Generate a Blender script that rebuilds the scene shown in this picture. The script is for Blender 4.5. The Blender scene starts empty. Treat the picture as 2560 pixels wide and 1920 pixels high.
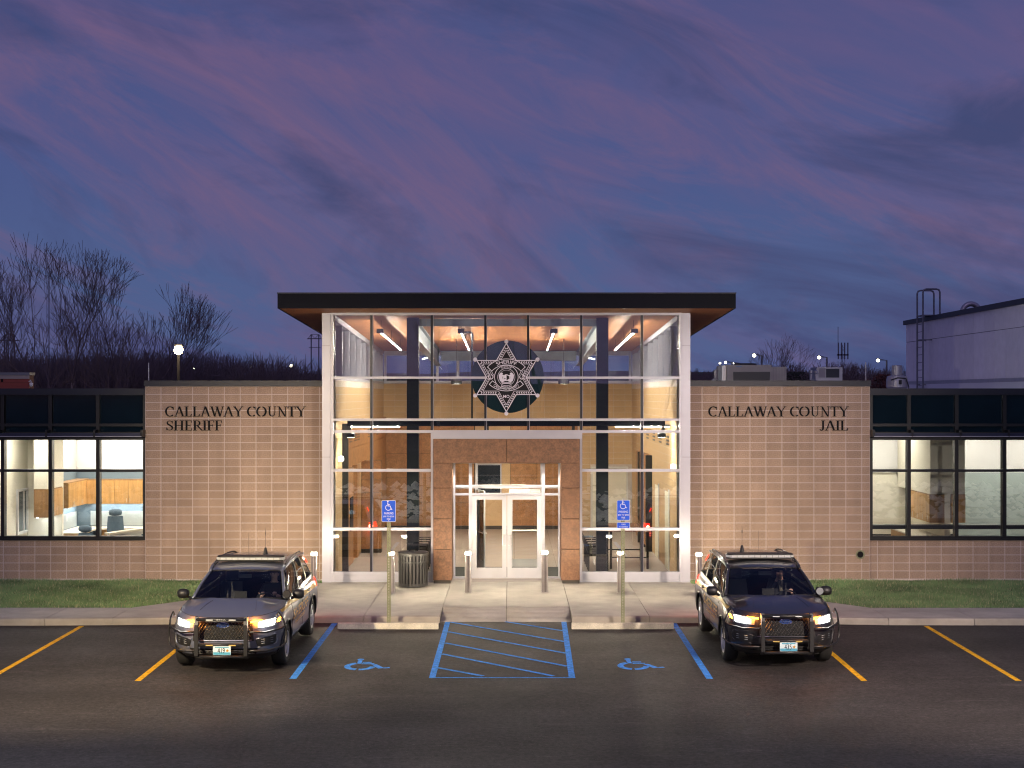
import bpy, bmesh, math, random
from mathutils import Vector, Matrix
random.seed(7)
D = bpy.data
SC = bpy.context.scene
COL = SC.collection
PI = math.pi
# ------------------------------------------------------------------ camera, sky, lamps, exposure
FPX = 3600.0           # focal length in pixels of the 2560 px wide photograph
CH = 4.71              # camera height above the pavement
HZ = 988.0             # horizon row
cam_d = D.cameras.new('camera')
cam = D.objects.new('camera', cam_d); COL.objects.link(cam)
cam.location = (0, 0, CH); cam.rotation_euler = (PI / 2, 0, 0)
cam_d.sensor_width = 36.0; cam_d.lens = FPX / 2560 * 36.0
cam_d.shift_y = (HZ - 960.0) / 2560.0
cam_d.clip_start = 0.1; cam_d.clip_end = 3000
SC.camera = cam
SC.render.resolution_x = 1024; SC.render.resolution_y = 768
SC.view_settings.view_transform = 'Standard'; SC.view_settings.look = 'None'
SC.view_settings.exposure = 0.0; SC.view_settings.gamma = 1.0
SC.view_settings.use_curve_mapping = False
cy = SC.cycles
cy.use_denoising = True; cy.pixel_filter_type = 'BLACKMAN_HARRIS'; cy.filter_width = 1.15
try: cy.denoiser = 'OPENIMAGEDENOISE'
except Exception: pass
cy.max_bounces = 8; cy.diffuse_bounces = 3; cy.glossy_bounces = 4; cy.transparent_max_bounces = 16
cy.transmission_bounces = 6; cy.sample_clamp_indirect = 4.0; cy.caustics_reflective = False; cy.caustics_refractive = False
cy.use_adaptive_sampling = True; cy.adaptive_threshold = 0.015

world = D.worlds.new('World'); SC.world = world; world.use_nodes = True
def build_world():
    nt = world.node_tree; N = nt.nodes; L = nt.links; N.clear()
    out = N.new('ShaderNodeOutputWorld'); bg = N.new('ShaderNodeBackground'); bg2 = N.new('ShaderNodeBackground'); add = N.new('ShaderNodeAddShader')
    sky = N.new('ShaderNodeTexSky'); sky.sky_type = 'NISHITA'; sky.sun_disc = False
    sky.sun_elevation = math.radians(1.0); sky.sun_rotation = math.radians(200)
    L.new(sky.outputs[0], bg2.inputs[0]); bg2.inputs[1].default_value = 0.012
    tc = N.new('ShaderNodeTexCoord'); sep = N.new('ShaderNodeSeparateXYZ'); L.new(tc.outputs['Generated'], sep.inputs[0])
    def math_(op, a, b=None, c=None):
        m = N.new('ShaderNodeMath'); m.operation = op
        for i, v in enumerate((a, b, c)):
            if v is None: continue
            if isinstance(v, (int, float)): m.inputs[i].default_value = v
            else: L.new(v, m.inputs[i])
        return m.outputs[0]
    def ramp(fac, pts):
        r = N.new('ShaderNodeValToRGB'); e = r.color_ramp.elements
        while len(e) < len(pts): e.new(0.5)
        for k, (p, c) in enumerate(pts):
            e[k].position = p; e[k].color = (*c, 1) if len(c) == 3 else c
        L.new(fac, r.inputs[0]); return r.outputs[0]
    def noise(vec, scale, detail, rough, dist=0.0):
        n = N.new('ShaderNodeTexNoise'); n.inputs['Scale'].default_value = scale; n.inputs['Detail'].default_value = detail
        n.inputs['Roughness'].default_value = rough; n.inputs['Distortion'].default_value = dist
        L.new(vec, n.inputs['Vector']); return n.outputs[0]
    def mapping(rot, sc, loc=(0, 0, 0)):
        r = N.new('ShaderNodeMapping'); r.inputs['Rotation'].default_value = rot; L.new(tc.outputs['Generated'], r.inputs[0])
        m = N.new('ShaderNodeMapping'); m.inputs['Scale'].default_value = sc
        m.inputs['Location'].default_value = loc; L.new(r.outputs[0], m.inputs[0]); return m.outputs[0]
    def mix(f, a, b):
        m = N.new('ShaderNodeMix'); m.data_type = 'RGBA'
        L.new(f, m.inputs[0]); L.new(a, m.inputs[6]); L.new(b, m.inputs[7]); return m.outputs[2]
    z = sep.outputs[2]
    base = ramp(math_('MULTIPLY', z, 2.2), [(0.0, (.082, .140, .30)), (.12, (.066, .116, .285)), (.35, (.060, .088, .26)), (.7, (.048, .070, .215)), (1, (.040, .060, .19))])
    # broad violet veil, stretched along the horizon and tilted
    v1 = noise(mapping((0, -.34, 0), (1.5, 1.5, 5.5), (0.31, 0, .12)), 1.7, 9, .55, .9)
    f1 = ramp(v1, [(.42, (0, 0, 0)), (.68, (1, 1, 1))])
    veil = ramp(z, [(0, (.098, .108, .265)), (.1, (.112, .095, .245)), (.3, (.118, .085, .225)), (1, (.085, .07, .185))])
    c1 = mix(f1, base, veil)
    # finer pink wisps
    v2 = noise(mapping((0, -.50, 0), (1.8, 1.8, 7.5), (0.9, .2, .45)), 2.0, 15, .68, 1.3)
    f2 = ramp(v2, [(.46, (0, 0, 0)), (.76, (.90, .90, .90))])
    pink = ramp(z, [(0, (.15, .105, .225)), (.12, (.185, .108, .225)), (.4, (.165, .095, .21)), (1, (.12, .08, .185))])
    c2 = mix(f2, c1, pink)
    # darker slate patches
    v3 = noise(mapping((0, -.22, 0), (1.6, 1.6, 6.0), (2.4, .7, 1.1)), 2.3, 10, .60, .8)
    f3 = ramp(v3, [(.46, (0, 0, 0)), (.66, (.85, .85, .85))])
    dk = N.new('ShaderNodeRGB'); dk.outputs[0].default_value = (.038, .052, .165, 1)
    c3 = mix(f3, c2, dk.outputs[0])
    L.new(c3, bg.inputs[0]); bg.inputs[1].default_value = 0.92
    L.new(bg.outputs[0], add.inputs[0]); L.new(bg2.outputs[0], add.inputs[1]); L.new(add.outputs[0], out.inputs[0])
build_world()
def lamp(kind, name, loc, power, color=(1, 1, 1), aim=None, **kw):
    d = D.lights.new(name, kind); o = D.objects.new(name, d); COL.objects.link(o); o.location = loc
    d.energy = power; d.color = color
    for k, v in kw.items(): setattr(d, k, v)
    if aim is not None: o.rotation_euler = (Vector(aim) - Vector(loc)).to_track_quat('-Z', 'Y').to_euler()
    return o
# twilight: only a weak violet afterglow high behind the photographer is left of the sun
lamp('SUN', 'sun', (-10, -30, 60), 0.22, (.86, .62, 1.0), aim=(0, 35, 10), angle=math.radians(20))

# ------------------------------------------------------------------ helpers
OFF = {}
class MB:
    def __init__(s): s.v = []; s.f = []; s.m = []; s.cur = 0; s.sm = []; s.smooth = False
    def face(s, idx): s.f.append(tuple(idx)); s.m.append(s.cur); s.sm.append(s.smooth)
    def vs(s, pts):
        b = len(s.v); s.v.extend([tuple(p) for p in pts]); return b
    def box(s, x0, x1, y0, y1, z0, z1):
        b = s.vs([(x0, y0, z0), (x1, y0, z0), (x1, y1, z0), (x0, y1, z0), (x0, y0, z1), (x1, y0, z1), (x1, y1, z1), (x0, y1, z1)])
        for q in ((0, 3, 2, 1), (4, 5, 6, 7), (0, 1, 5, 4), (1, 2, 6, 5), (2, 3, 7, 6), (3, 0, 4, 7)): s.face([b + i for i in q])
        return s
    def bbox(s, x0, x1, y0, y1, z0, z1, e=.004):
        """box with chamfered front (-y) edges"""
        b = s.vs([(x0, y0 + e, z0), (x1, y0 + e, z0), (x1, y1, z0), (x0, y1, z0), (x0, y0 + e, z1), (x1, y0 + e, z1), (x1, y1, z1), (x0, y1, z1),
                  (x0 + e, y0, z0 + e), (x1 - e, y0, z0 + e), (x1 - e, y0, z1 - e), (x0 + e, y0, z1 - e)])
        for q in ((0, 3, 2, 1), (4, 5, 6, 7), (1, 2, 6, 5), (2, 3, 7, 6), (3, 0, 4, 7), (8, 9, 10, 11), (0, 1, 9, 8), (1, 5, 10, 9), (5, 4, 11, 10), (4, 0, 8, 11)): s.face([b + i for i in q])
        return s
    def prism(s, poly, y0, y1):
        """polygon in xz extruded along y"""
        n = len(poly); b = s.vs([(x, y0, z) for x, z in poly] + [(x, y1, z) for x, z in poly])
        s.face([b + i for i in range(n)]); s.face([b + 2 * n - 1 - i for i in range(n)])
        for i in range(n): j = (i + 1) % n; s.face([b + j, b + i, b + n + i, b + n + j])
        return s
    def slab(s, poly, z0, z1, zf=None):
        """polygon in xy extruded in z; zf(x,y) adds a height"""
        g = zf or (lambda x, y: 0)
        n = len(poly); b = s.vs([(x, y, z0 + g(x, y)) for x, y in poly] + [(x, y, z1 + g(x, y)) for x, y in poly])
        s.face([b + n - 1 - i for i in range(n)]); s.face([b + n + i for i in range(n)])
        for i in range(n): j = (i + 1) % n; s.face([b + i, b + j, b + n + j, b + n + i])
        return s
    def tube(s, pts, r, n=6, caps=True):
        pts = [Vector(p) for p in pts]; rs = r if isinstance(r, (list, tuple)) else [r] * len(pts)
        prev = None; rings = []
        for i, p in enumerate(pts):
            a = pts[max(0, i - 1)]; c = pts[min(len(pts) - 1, i + 1)]; t = (c - a).normalized() if (c - a).length > 1e-9 else Vector((0, 0, 1))
            if prev is None: u = t.orthogonal().normalized()
            else:
                u = prev - t * prev.dot(t)
                u = u.normalized() if u.length > 1e-6 else t.orthogonal().normalized()
            prev = u; w = t.cross(u)
            rings.append(s.vs([p + (u * math.cos(2 * PI * k / n) + w * math.sin(2 * PI * k / n)) * rs[i] for k in range(n)]))
        for i in range(len(pts) - 1):
            for k in range(n): s.face([rings[i] + k, rings[i] + (k + 1) % n, rings[i + 1] + (k + 1) % n, rings[i + 1] + k])
        if caps and n > 2: s.face([rings[0] + n - 1 - k for k in range(n)]); s.face([rings[-1] + k for k in range(n)])
        return s
    def lathe(s, prof, c=(0, 0, 0), n=24, axis='z'):
        rings = []
        for r, h in prof:
            pts = []
            for k in range(n):
                a = 2 * PI * k / n; x, y = r * math.cos(a), r * math.sin(a)
                pts.append((c[0] + x, c[1] + y, c[2] + h) if axis == 'z' else ((c[0] + h, c[1] + x, c[2] + y) if axis == 'x' else (c[0] + x, c[1] - h, c[2] + y)))
            rings.append(s.vs(pts))
        for i in range(len(prof) - 1):
            for k in range(n): s.face([rings[i] + k, rings[i] + (k + 1) % n, rings[i + 1] + (k + 1) % n, rings[i + 1] + k])
        if len(prof) >= 4 and prof[0][0] > 1e-6 and prof[-1][0] > 1e-6:
            for k in range(n): s.face([rings[-1] + k, rings[-1] + (k + 1) % n, rings[0] + (k + 1) % n, rings[0] + k])
        else: s.face([rings[0] + n - 1 - k for k in range(n)]); s.face([rings[-1] + k for k in range(n)])
        return s
    def grid(s, fn, nu, nv, flip=False):
        b = s.vs([fn(i / nu, j / nv) for j in range(nv + 1) for i in range(nu + 1)])
        for j in range(nv):
            for i in range(nu):
                q = [b + j * (nu + 1) + i, b + j * (nu + 1) + i + 1, b + (j + 1) * (nu + 1) + i + 1, b + (j + 1) * (nu + 1) + i]
                s.face(q[::-1] if flip else q)
        return s
    def mesh(s, name, mats, off=Vector((0, 0, 0))):
        me = D.meshes.new(name)
        me.from_pydata([(x - off[0], y - off[1], z - off[2]) for x, y, z in s.v], [], s.f)
        for m in (mats if isinstance(mats, (list, tuple)) else [mats]): me.materials.append(m)
        me.polygons.foreach_set('material_index', s.m); me.polygons.foreach_set('use_smooth', s.sm)
        me.update(); return me
def off_of(p):
    return OFF.get(p.name, Vector((0, 0, 0))) if p else Vector((0, 0, 0))
def obj(name, mb, mats, parent=None, kind=None, label=None, cat=None, group=None):
    me = mb.mesh(name, mats, off_of(parent)) if isinstance(mb, MB) else mb
    o = D.objects.new(name, me); COL.objects.link(o)
    if parent: o.parent = parent
    OFF[o.name] = off_of(parent)
    if kind: o['kind'] = kind
    if label: o['label'] = label
    if cat: o['category'] = cat
    if group: o['group'] = group
    return o
def thing(name, label, cat, loc=(0, 0, 0), group=None, local=False, rz=0.0):
    o = D.objects.new(name, None); COL.objects.link(o); o.location = loc; o.rotation_euler = (0, 0, rz)
    o.empty_display_size = .2
    OFF[o.name] = Vector((0, 0, 0)) if local else Vector(loc)
    o['label'] = label; o['category'] = cat
    if group: o['group'] = group
    return o
def dup(o, loc, label=None, rz=None):
    c = o.copy(); COL.objects.link(c); c.location = loc
    if rz is not None: c.rotation_euler = (0, 0, rz)
    if label: c['label'] = label
    for ch in list(o.children):
        k = ch.copy(); COL.objects.link(k); k.parent = c
        for g in list(ch.children):
            h = g.copy(); COL.objects.link(h); h.parent = k
    return c
def WX(px, d): return (px - 1280.0) / FPX * d
def WZ(py, d): return CH - (py - HZ) / FPX * d
def interp(x, tab):
    if x <= tab[0][0]: return tab[0][1]
    for (a, b), (c, d) in zip(tab, tab[1:]):
        if x <= c: return b + (d - b) * (x - a) / (c - a)
    return tab[-1][1]

# ------------------------------------------------------------------ materials
MATS = {}
def mat(name, col, rough=.6, metal=0.0, var=0.0, vscale=3.0, bump=0.0, bscale=40.0, obj_rand=0.0, spec=.5, emit=None, emit_s=0.0, coat=0.0, speck=0.0, stretch=(1, 1, 1), rvar=0.0, col2=None, wvar=0.0, wstretch=(1, 1, .35)):
    if name in MATS: return MATS[name]
    m = D.materials.new(name); m.use_nodes = True; nt = m.node_tree; N = nt.nodes; L = nt.links
    b = N['Principled BSDF']; b.inputs['Base Color'].default_value = (*col, 1); b.inputs['Roughness'].default_value = rough
    b.inputs['Metallic'].default_value = metal; b.inputs['Specular IOR Level'].default_value = spec
    if coat: b.inputs['Coat Weight'].default_value = coat; b.inputs['Coat Roughness'].default_value = .03
    if emit: b.inputs['Emission Color'].default_value = (*emit, 1); b.inputs['Emission Strength'].default_value = emit_s
    tc = N.new('ShaderNodeTexCoord'); mp = N.new('ShaderNodeMapping'); mp.inputs['Scale'].default_value = stretch; L.new(tc.outputs['Object'], mp.inputs[0])
    last = None
    if var or speck or obj_rand or wvar:
        rgb = N.new('ShaderNodeRGB'); rgb.outputs[0].default_value = (*col, 1); last = rgb.outputs[0]
    def mult(last, src, lo, hi, a=0.0, c=1.0):
        mr = N.new('ShaderNodeMapRange'); mr.inputs[1].default_value = a; mr.inputs[2].default_value = c; mr.inputs[3].default_value = lo; mr.inputs[4].default_value = hi
        L.new(src, mr.inputs[0]); v = N.new('ShaderNodeVectorMath'); v.operation = 'SCALE'; L.new(last, v.inputs[0]); L.new(mr.outputs[0], v.inputs['Scale']); return v.outputs[0]
    if var:
        n = N.new('ShaderNodeTexNoise'); n.inputs['Scale'].default_value = vscale; n.inputs['Detail'].default_value = 8; n.inputs['Roughness'].default_value = .6
        L.new(mp.outputs[0], n.inputs['Vector'])
        if col2:
            mx = N.new('ShaderNodeMix'); mx.data_type = 'RGBA'; mx.inputs[7].default_value = (*col2, 1); L.new(last, mx.inputs[6])
            mr = N.new('ShaderNodeMapRange'); mr.inputs[1].default_value = .35; mr.inputs[2].default_value = .65; L.new(n.outputs[0], mr.inputs[0]); L.new(mr.outputs[0], mx.inputs[0]); last = mx.outputs[2]
        else: last = mult(last, n.outputs[0], 1 - var, 1 + var, .3, .7)
        if rvar:
            mr = N.new('ShaderNodeMapRange'); mr.inputs[1].default_value = .3; mr.inputs[2].default_value = .7; mr.inputs[3].default_value = rough - rvar; mr.inputs[4].default_value = rough + rvar
            L.new(n.outputs[0], mr.inputs[0]); L.new(mr.outputs[0], b.inputs['Roughness'])
    if speck:
        n = N.new('ShaderNodeTexNoise'); n.inputs['Scale'].default_value = bscale; n.inputs['Detail'].default_value = 3
        L.new(mp.outputs[0], n.inputs['Vector']); last = mult(last, n.outputs[0], 1 - speck, 1 + speck, .35, .65)
    if obj_rand:
        oi = N.new('ShaderNodeObjectInfo'); last = mult(last, oi.outputs['Random'], 1 - obj_rand, 1 + obj_rand)
    if wvar:   # large stains that run across the separate pieces (world position)
        ge = N.new('ShaderNodeNewGeometry'); wm = N.new('ShaderNodeMapping'); wm.inputs['Scale'].default_value = wstretch; L.new(ge.outputs['Position'], wm.inputs[0])
        for sc_, am in ((.55, wvar), (2.6, wvar * .7)):
            n = N.new('ShaderNodeTexNoise'); n.inputs['Scale'].default_value = sc_; n.inputs['Detail'].default_value = 6; n.inputs['Roughness'].default_value = .6; L.new(wm.outputs[0], n.inputs['Vector']); last = mult(last, n.outputs[0], 1 - am, 1 + am, .3, .7)
    if last is not None: L.new(last, b.inputs['Base Color'])
    if bump:
        n = N.new('ShaderNodeTexNoise'); n.inputs['Scale'].default_value = bscale; n.inputs['Detail'].default_value = 5; L.new(mp.outputs[0], n.inputs['Vector'])
        bp = N.new('ShaderNodeBump'); bp.inputs['Strength'].default_value = bump; bp.inputs['Distance'].default_value = .01; L.new(n.outputs[0], bp.inputs['Height']); L.new(bp.outputs[0], b.inputs['Normal'])
    MATS[name] = m; return m
def glass(name, tint=(.93, .97, .96), ior=1.6, rough=0.0):
    if name in MATS: return MATS[name]
    m = D.materials.new(name); m.use_nodes = True; nt = m.node_tree; N = nt.nodes; L = nt.links; N.clear()
    o = N.new('ShaderNodeOutputMaterial'); mx = N.new('ShaderNodeMixShader'); fr = N.new('ShaderNodeFresnel'); fr.inputs[0].default_value = ior
    t = N.new('ShaderNodeBsdfTransparent'); t.inputs[0].default_value = (*tint, 1); g = N.new('ShaderNodeBsdfGlossy'); g.inputs['Roughness'].default_value = rough; g.inputs[0].default_value = (.95, .98, 1, 1)
    L.new(fr.outputs[0], mx.inputs[0]); L.new(t.outputs[0], mx.inputs[1]); L.new(g.outputs[0], mx.inputs[2]); L.new(mx.outputs[0], o.inputs[0])
    MATS[name] = m; return m
def emis(name, col, s):
    if name in MATS: return MATS[name]
    m = D.materials.new(name); m.use_nodes = True; N = m.node_tree.nodes; N.clear(); o = N.new('ShaderNodeOutputMaterial'); e = N.new('ShaderNodeEmission')
    e.inputs[0].default_value = (*col, 1); e.inputs[1].default_value = s; m.node_tree.links.new(e.outputs[0], o.inputs[0]); MATS[name] = m; return m
M_block = mat('split_block', (.42, .305, .22), .9, var=.10, vscale=2.2, bump=.5, bscale=55, obj_rand=.085, speck=.20, wvar=.10)
M_mortar = mat('mortar', (.63, .54, .48), .9, var=.05, vscale=8, wvar=.12)
M_inblock = mat('interior_block', (.56, .38, .205), .7, var=.06, vscale=3, bump=.2, bscale=40, obj_rand=.05)
M_white = mat('white_aluminium', (.43, .43, .49), .38, .25, var=.04, vscale=2)
M_dark = mat('dark_bronze_frame', (.012, .012, .014), .4, .2, var=.1)
M_navy = mat('navy_metal', (.006, .0075, .022), .45, .1, var=.12, vscale=1.5)
M_fascia = mat('fascia_metal', (.0025, .003, .009), .5, 0, var=.2, vscale=1.2, spec=.12)
M_wood = mat('cedar_soffit', (.42, .175, .065), .42, var=.42, vscale=3.0, stretch=(.35, 9, 1), bump=.25, bscale=14)
M_panellit = mat('lit_rust_panel', (.36, .165, .06), .45, var=.25, vscale=5, speck=.15, bscale=26)  # brighter copy of the rust panel, lobby light put into its colour
M_panel = mat('rust_panel', (.155, .074, .036), .5, var=.30, vscale=7, speck=.18, bscale=26, rvar=.08)
M_paneldk = mat('panel_joint', (.02, .012, .008), .7)
M_base = mat('dark_base', (.035, .028, .022), .6)
M_conc = mat('pavement_concrete', (.40, .375, .33), .85, var=.13, vscale=1.1, bump=.25, bscale=60, speck=.05, obj_rand=.03, wvar=.10, wstretch=(1, 1, 1))
M_kerb = mat('kerb_concrete', (.36, .33, .28), .85, var=.16, vscale=1.7, bump=.3, bscale=50, obj_rand=.04, wvar=.12, wstretch=(1, 1, 1))
M_glass = glass('clear_glass', (.96, .98, .985), 2.1)
M_glassdoor = glass('door_glass', (.97, .98, .975), 1.5)
M_steel = mat('brushed_steel', (.74, .72, .69), .34, .85, var=.06)
M_galv = mat('galvanised_post', (.26, .27, .16), .5, .4, var=.15, vscale=14)
M_black = mat('black_letter', (.004, .004, .005), .6, spec=.2)
M_fl = mat('lobby_floor_tile', (.34, .29, .25), .35, var=.08, vscale=1.5)
# ------------------------------------------------------------------ ground, road, pavement
YK = 30.60
def az(x, y): return -.14 - .010 * (YK - y) if y < YK else -.14        # asphalt height
def ground_pt(px, py):
    y = 26.0
    for _ in range(20): y = FPX * (CH - az(0, y)) / (py - HZ)
    return ((px - 1280) / FPX * y, y)
def noise_mat_asphalt():
    m = D.materials.new('asphalt'); m.use_nodes = True; nt = m.node_tree; N = nt.nodes; L = nt.links; b = N['Principled BSDF']
    tc = N.new('ShaderNodeTexCoord')
    def nz(s, d, r, st=(1, 1, 1)):
        mp = N.new('ShaderNodeMapping'); mp.inputs['Scale'].default_value = st; L.new(tc.outputs['Object'], mp.inputs[0])
        n = N.new('ShaderNodeTexNoise'); n.inputs['Scale'].default_value = s; n.inputs['Detail'].default_value = d; n.inputs['Roughness'].default_value = r; L.new(mp.outputs[0], n.inputs['Vector']); return n.outputs[0]
    def mr(src, a, c, lo, hi):
        q = N.new('ShaderNodeMapRange'); q.inputs[1].default_value = a; q.inputs[2].default_value = c; q.inputs[3].default_value = lo; q.inputs[4].default_value = hi; L.new(src, q.inputs[0]); return q.outputs[0]
    def mul(a, c):
        q = N.new('ShaderNodeMath'); q.operation = 'MULTIPLY'; L.new(a, q.inputs[0]); L.new(c, q.inputs[1]); return q.outputs[0]
    big = mr(nz(.35, 7, .6), .3, .7, .78, 1.22)
    lane = mr(nz(.8, 5, .6, (.12, 1.6, 1)), .3, .7, .86, 1.14)
    grit = mr(nz(13, 7, .82), .36, .66, .52, 1.62)
    fleck = mr(nz(48, 1, .5), .66, .72, 1.0, 2.3)
    scuff = mr(nz(1.2, 10, .72, (.4, 2.6, 1)), .58, .70, 1.0, 1.75)
    v = mul(mul(mul(mul(big, lane), grit), fleck), scuff)
    s = N.new('ShaderNodeVectorMath'); s.operation = 'SCALE'; s.inputs[0].default_value = (.042, .037, .035); L.new(v, s.inputs['Scale']); L.new(s.outputs[0], b.inputs['Base Color'])
    L.new(mr(nz(.6, 8, .65), .3, .7, .62, .78), b.inputs['Roughness'])
    b.inputs['Specular IOR Level'].default_value = .16
    bp = N.new('ShaderNodeBump'); bp.inputs['Strength'].default_value = .55; bp.inputs['Distance'].default_value = .008; L.new(nz(110, 3, .6), bp.inputs['Height']); L.new(bp.outputs[0], b.inputs['Normal'])
    return m
M_asph = noise_mat_asphalt()
# terrain: one sheet to the horizon; the lot and building stand on its flat middle, a bank and a rise lie round it
def terr(x, y):
    if y < 17:
        h = interp(y, [(-300, 9.0), (-60, 5.0), (-6, 2.4), (8, 2.2), (13.6, .62), (16.2, -.45), (17, -.45)])
        return h + .12 * math.sin(x * .31 + y * .2)
    if y <= 62: return -.45
    h = interp(y, [(62, -.45), (110, .6), (230, 5.5), (420, 9.0), (900, 15), (1600, 18)])
    h *= 1 + .25 * math.sin(x * .012 + 1.3) + .08 * math.sin(x * .045 + y * .01)
    return h
mb = MB(); mb.smooth = True
xs = [-1500, -700, -400, -250, -160, -110, -80, -60, -45, -34] + [x for x in range(-28, 29, 4)] + [34, 45, 60, 80, 110, 160, 250, 400, 700, 1500]
ys = [-900, -400, -200, -120, -80, -50, -30, -20, -12, -6, 0, 4, 8, 10, 12, 13, 13.6, 14.5, 15.4, 16.2, 17, 20, 30, 45, 62, 75, 90, 110, 140, 180, 230, 300, 420, 600, 900, 1600]
mb.grid(lambda u, v: (xs[round(u * (len(xs) - 1))], ys[round(v * (len(ys) - 1))], terr(xs[round(u * (len(xs) - 1))], ys[round(v * (len(ys) - 1))])), len(xs) - 1, len(ys) - 1)
M_ter = mat('winter_field', (.045, .05, .022), .95, var=.4, vscale=.05)
obj('ground', mb, M_ter, kind='structure', label='dull green winter field rising to low hills behind the building')
mb = MB(); nx, ny = 2, 24
mb.grid(lambda u, v: (-48 + 96 * u, 16.8 + (31.4 - 16.8) * v, az(0, 16.8 + (31.4 - 16.8) * v)), 2, 24)
obj('asphalt_parking_lot', mb, M_asph, kind='structure', label='dark new asphalt of the parking lot')
mb = MB(); mb.box(-48, 48, 16.5, 16.8, -.6, az(0, 16.8) + .13)
obj('kerb_by_bank', mb, M_kerb, kind='structure')
# pavement slabs (top z = 0); joints 12 mm, kerb face is part of each slab
LF, LE = [(-8.44, 31.92), (-4.74, 36.1)], None
def band_back(x):   # back edge of the paving
    if x < -8.44: return 31.92
    if x < -4.80: return 31.92 + (x + 8.44) * (36.12 - 31.92) / 3.64
    if x > 7.95: return 31.90
    if x > 4.50: return 36.0 + (x - 4.50) * (31.90 - 36.0) / 3.45
    return 37.6
def kerb_front(x):
    return interp(x, [(-9, 30.33), (-5.2, 30.66), (5.0, 30.66), (8.2, 30.36)])
side = D.objects.new('pavement', None); COL.objects.link(side); side['kind'] = 'structure'; side['label'] = 'pale broom finished concrete pavement between the parking lot and the building'
OFF[side.name] = Vector((0, 0, 0))
cutx = [-30, -27, -24.2, -21.4, -18.5, -15.6, -12.6, -9.85, -8.44, -6.9, -4.77, -3.16, -1.54, -.125, 1.277, 2.93, 4.50, 6.3, 7.95, 9.75, 12.6, 15.6, 18.5, 21.4, 24.2, 27, 30]
def slabpoly(a, b, yf0, yf1, yb0, yb1, ramp=False):
    m = MB(); g = .006
    a += g; b -= g
    if ramp:
        # dropped kerb: slab slopes down to the asphalt at its front
        ym = 32.1; pf = [(0, -.137), (.25, -.075), (.5, -.033), (.75, -.008), (1, 0)]; m.smooth = True
        for (u0, z0_), (u1, z1_) in zip(pf, pf[1:]):
            ya0, ya1, yc0, yc1 = yf0 + (ym - yf0) * u0, yf0 + (ym - yf0) * u1, yf1 + (ym - yf1) * u0, yf1 + (ym - yf1) * u1
            P = [(a, ya0, z0_), (b, yc0, z0_), (b, yc1, z1_), (a, ya1, z1_)]
            bt = m.vs([(x, y, -.35) for x, y, z in P] + P)
            for q in ((4, 5, 6, 7), (0, 1, 5, 4), (1, 2, 6, 5), (3, 0, 4, 7)): m.face([bt + i for i in q])
        m.smooth = False
        m.slab([(a, ym + .0), (b, ym + .0), (b, yb1), (a, yb0)], -.35, 0)
        return m
    n = 1
    m.slab([(a, yf0), (b, yf1), (b, yb1), (a, yb0)], -.35, 0)
    # rounded kerb nose
    return m
for i, (a, b) in enumerate(zip(cutx, cutx[1:])):
    ya, yb = band_back(a), band_back(b)
    if -4.77 <= a < 4.5: ya = yb = 37.60
    elif b == -4.77: yb = 36.12
    elif a == 4.50: ya = 36.0
    rampslab = a in (-1.54, -.125)
    o = obj('paving_slab', slabpoly(a, b, kerb_front(a) + .16, kerb_front(b) + .16, ya, yb, rampslab), M_conc, side)
    if not rampslab:
        m = MB(); z1 = .002
        # kerb stone with a rounded nose
        A, B = a + .005, b - .005; ka, kb = kerb_front(a), kerb_front(b)
        prof = [(0, -.35), (0, -.03), (.012, -.010), (.035, .001), (.154, .001), (.154, -.35)]
        bt = m.vs([(A, ka + p, q) for p, q in prof] + [(B, kb + p, q) for p, q in prof]); n = len(prof)
        for k in range(n): j = (k + 1) % n; m.face([bt + k, bt + j, bt + n + j, bt + n + k][::-1])
        m.face([bt + k for k in range(n)]); m.face([bt + n + n - 1 - k for k in range(n)])
        obj('kerb_stone', m, M_kerb, side)
# bedding under the joints
m = MB(); m.slab([(-30, 30.5), (30, 30.5), (30, 31.9), (7.95, 31.9), (4.6, 35.9), (4.6, 38), (-4.8, 38), (-4.8, 36), (-8.44, 31.9), (-30, 31.9)], -.5, -.15)
obj('paving_bed', m, mat('joint_dirt', (.06, .05, .04), .95), side)
# lawn beds
def lawn_poly(s):
    return [(-30, 31.93), (-8.44, 31.93), (-4.78, 36.14), (-4.78, 36.8), (-30, 36.8)] if s < 0 else [(7.95, 31.91), (30, 31.91), (30, 36.8), (4.48, 36.8), (4.48, 36.04)]
M_soil = mat('lawn_soil', (.06, .07, .03), .95, var=.3, vscale=2)
for s in (-1, 1):
    m = MB(); m.slab(lawn_poly(s), -.4, -.02)
    obj('lawn_bed', m, M_soil, kind='structure')
M_grass = mat('grass_blade', (.19, .31, .125), .6, var=.5, vscale=.7)
M_grassd = mat('grass_blade_dry', (.50, .48, .27), .7, var=.3, vscale=.9)
def inside(px, py, poly):
    c = False; n = len(poly)
    for i in range(n):
        x0, y0 = poly[i]; x1, y1 = poly[i - 1]
        if (y0 > py) != (y1 > py) and px < (x1 - x0) * (py - y0) / (y1 - y0) + x0: c = not c
    return c
R = random.Random(11)
import numpy as np
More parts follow.
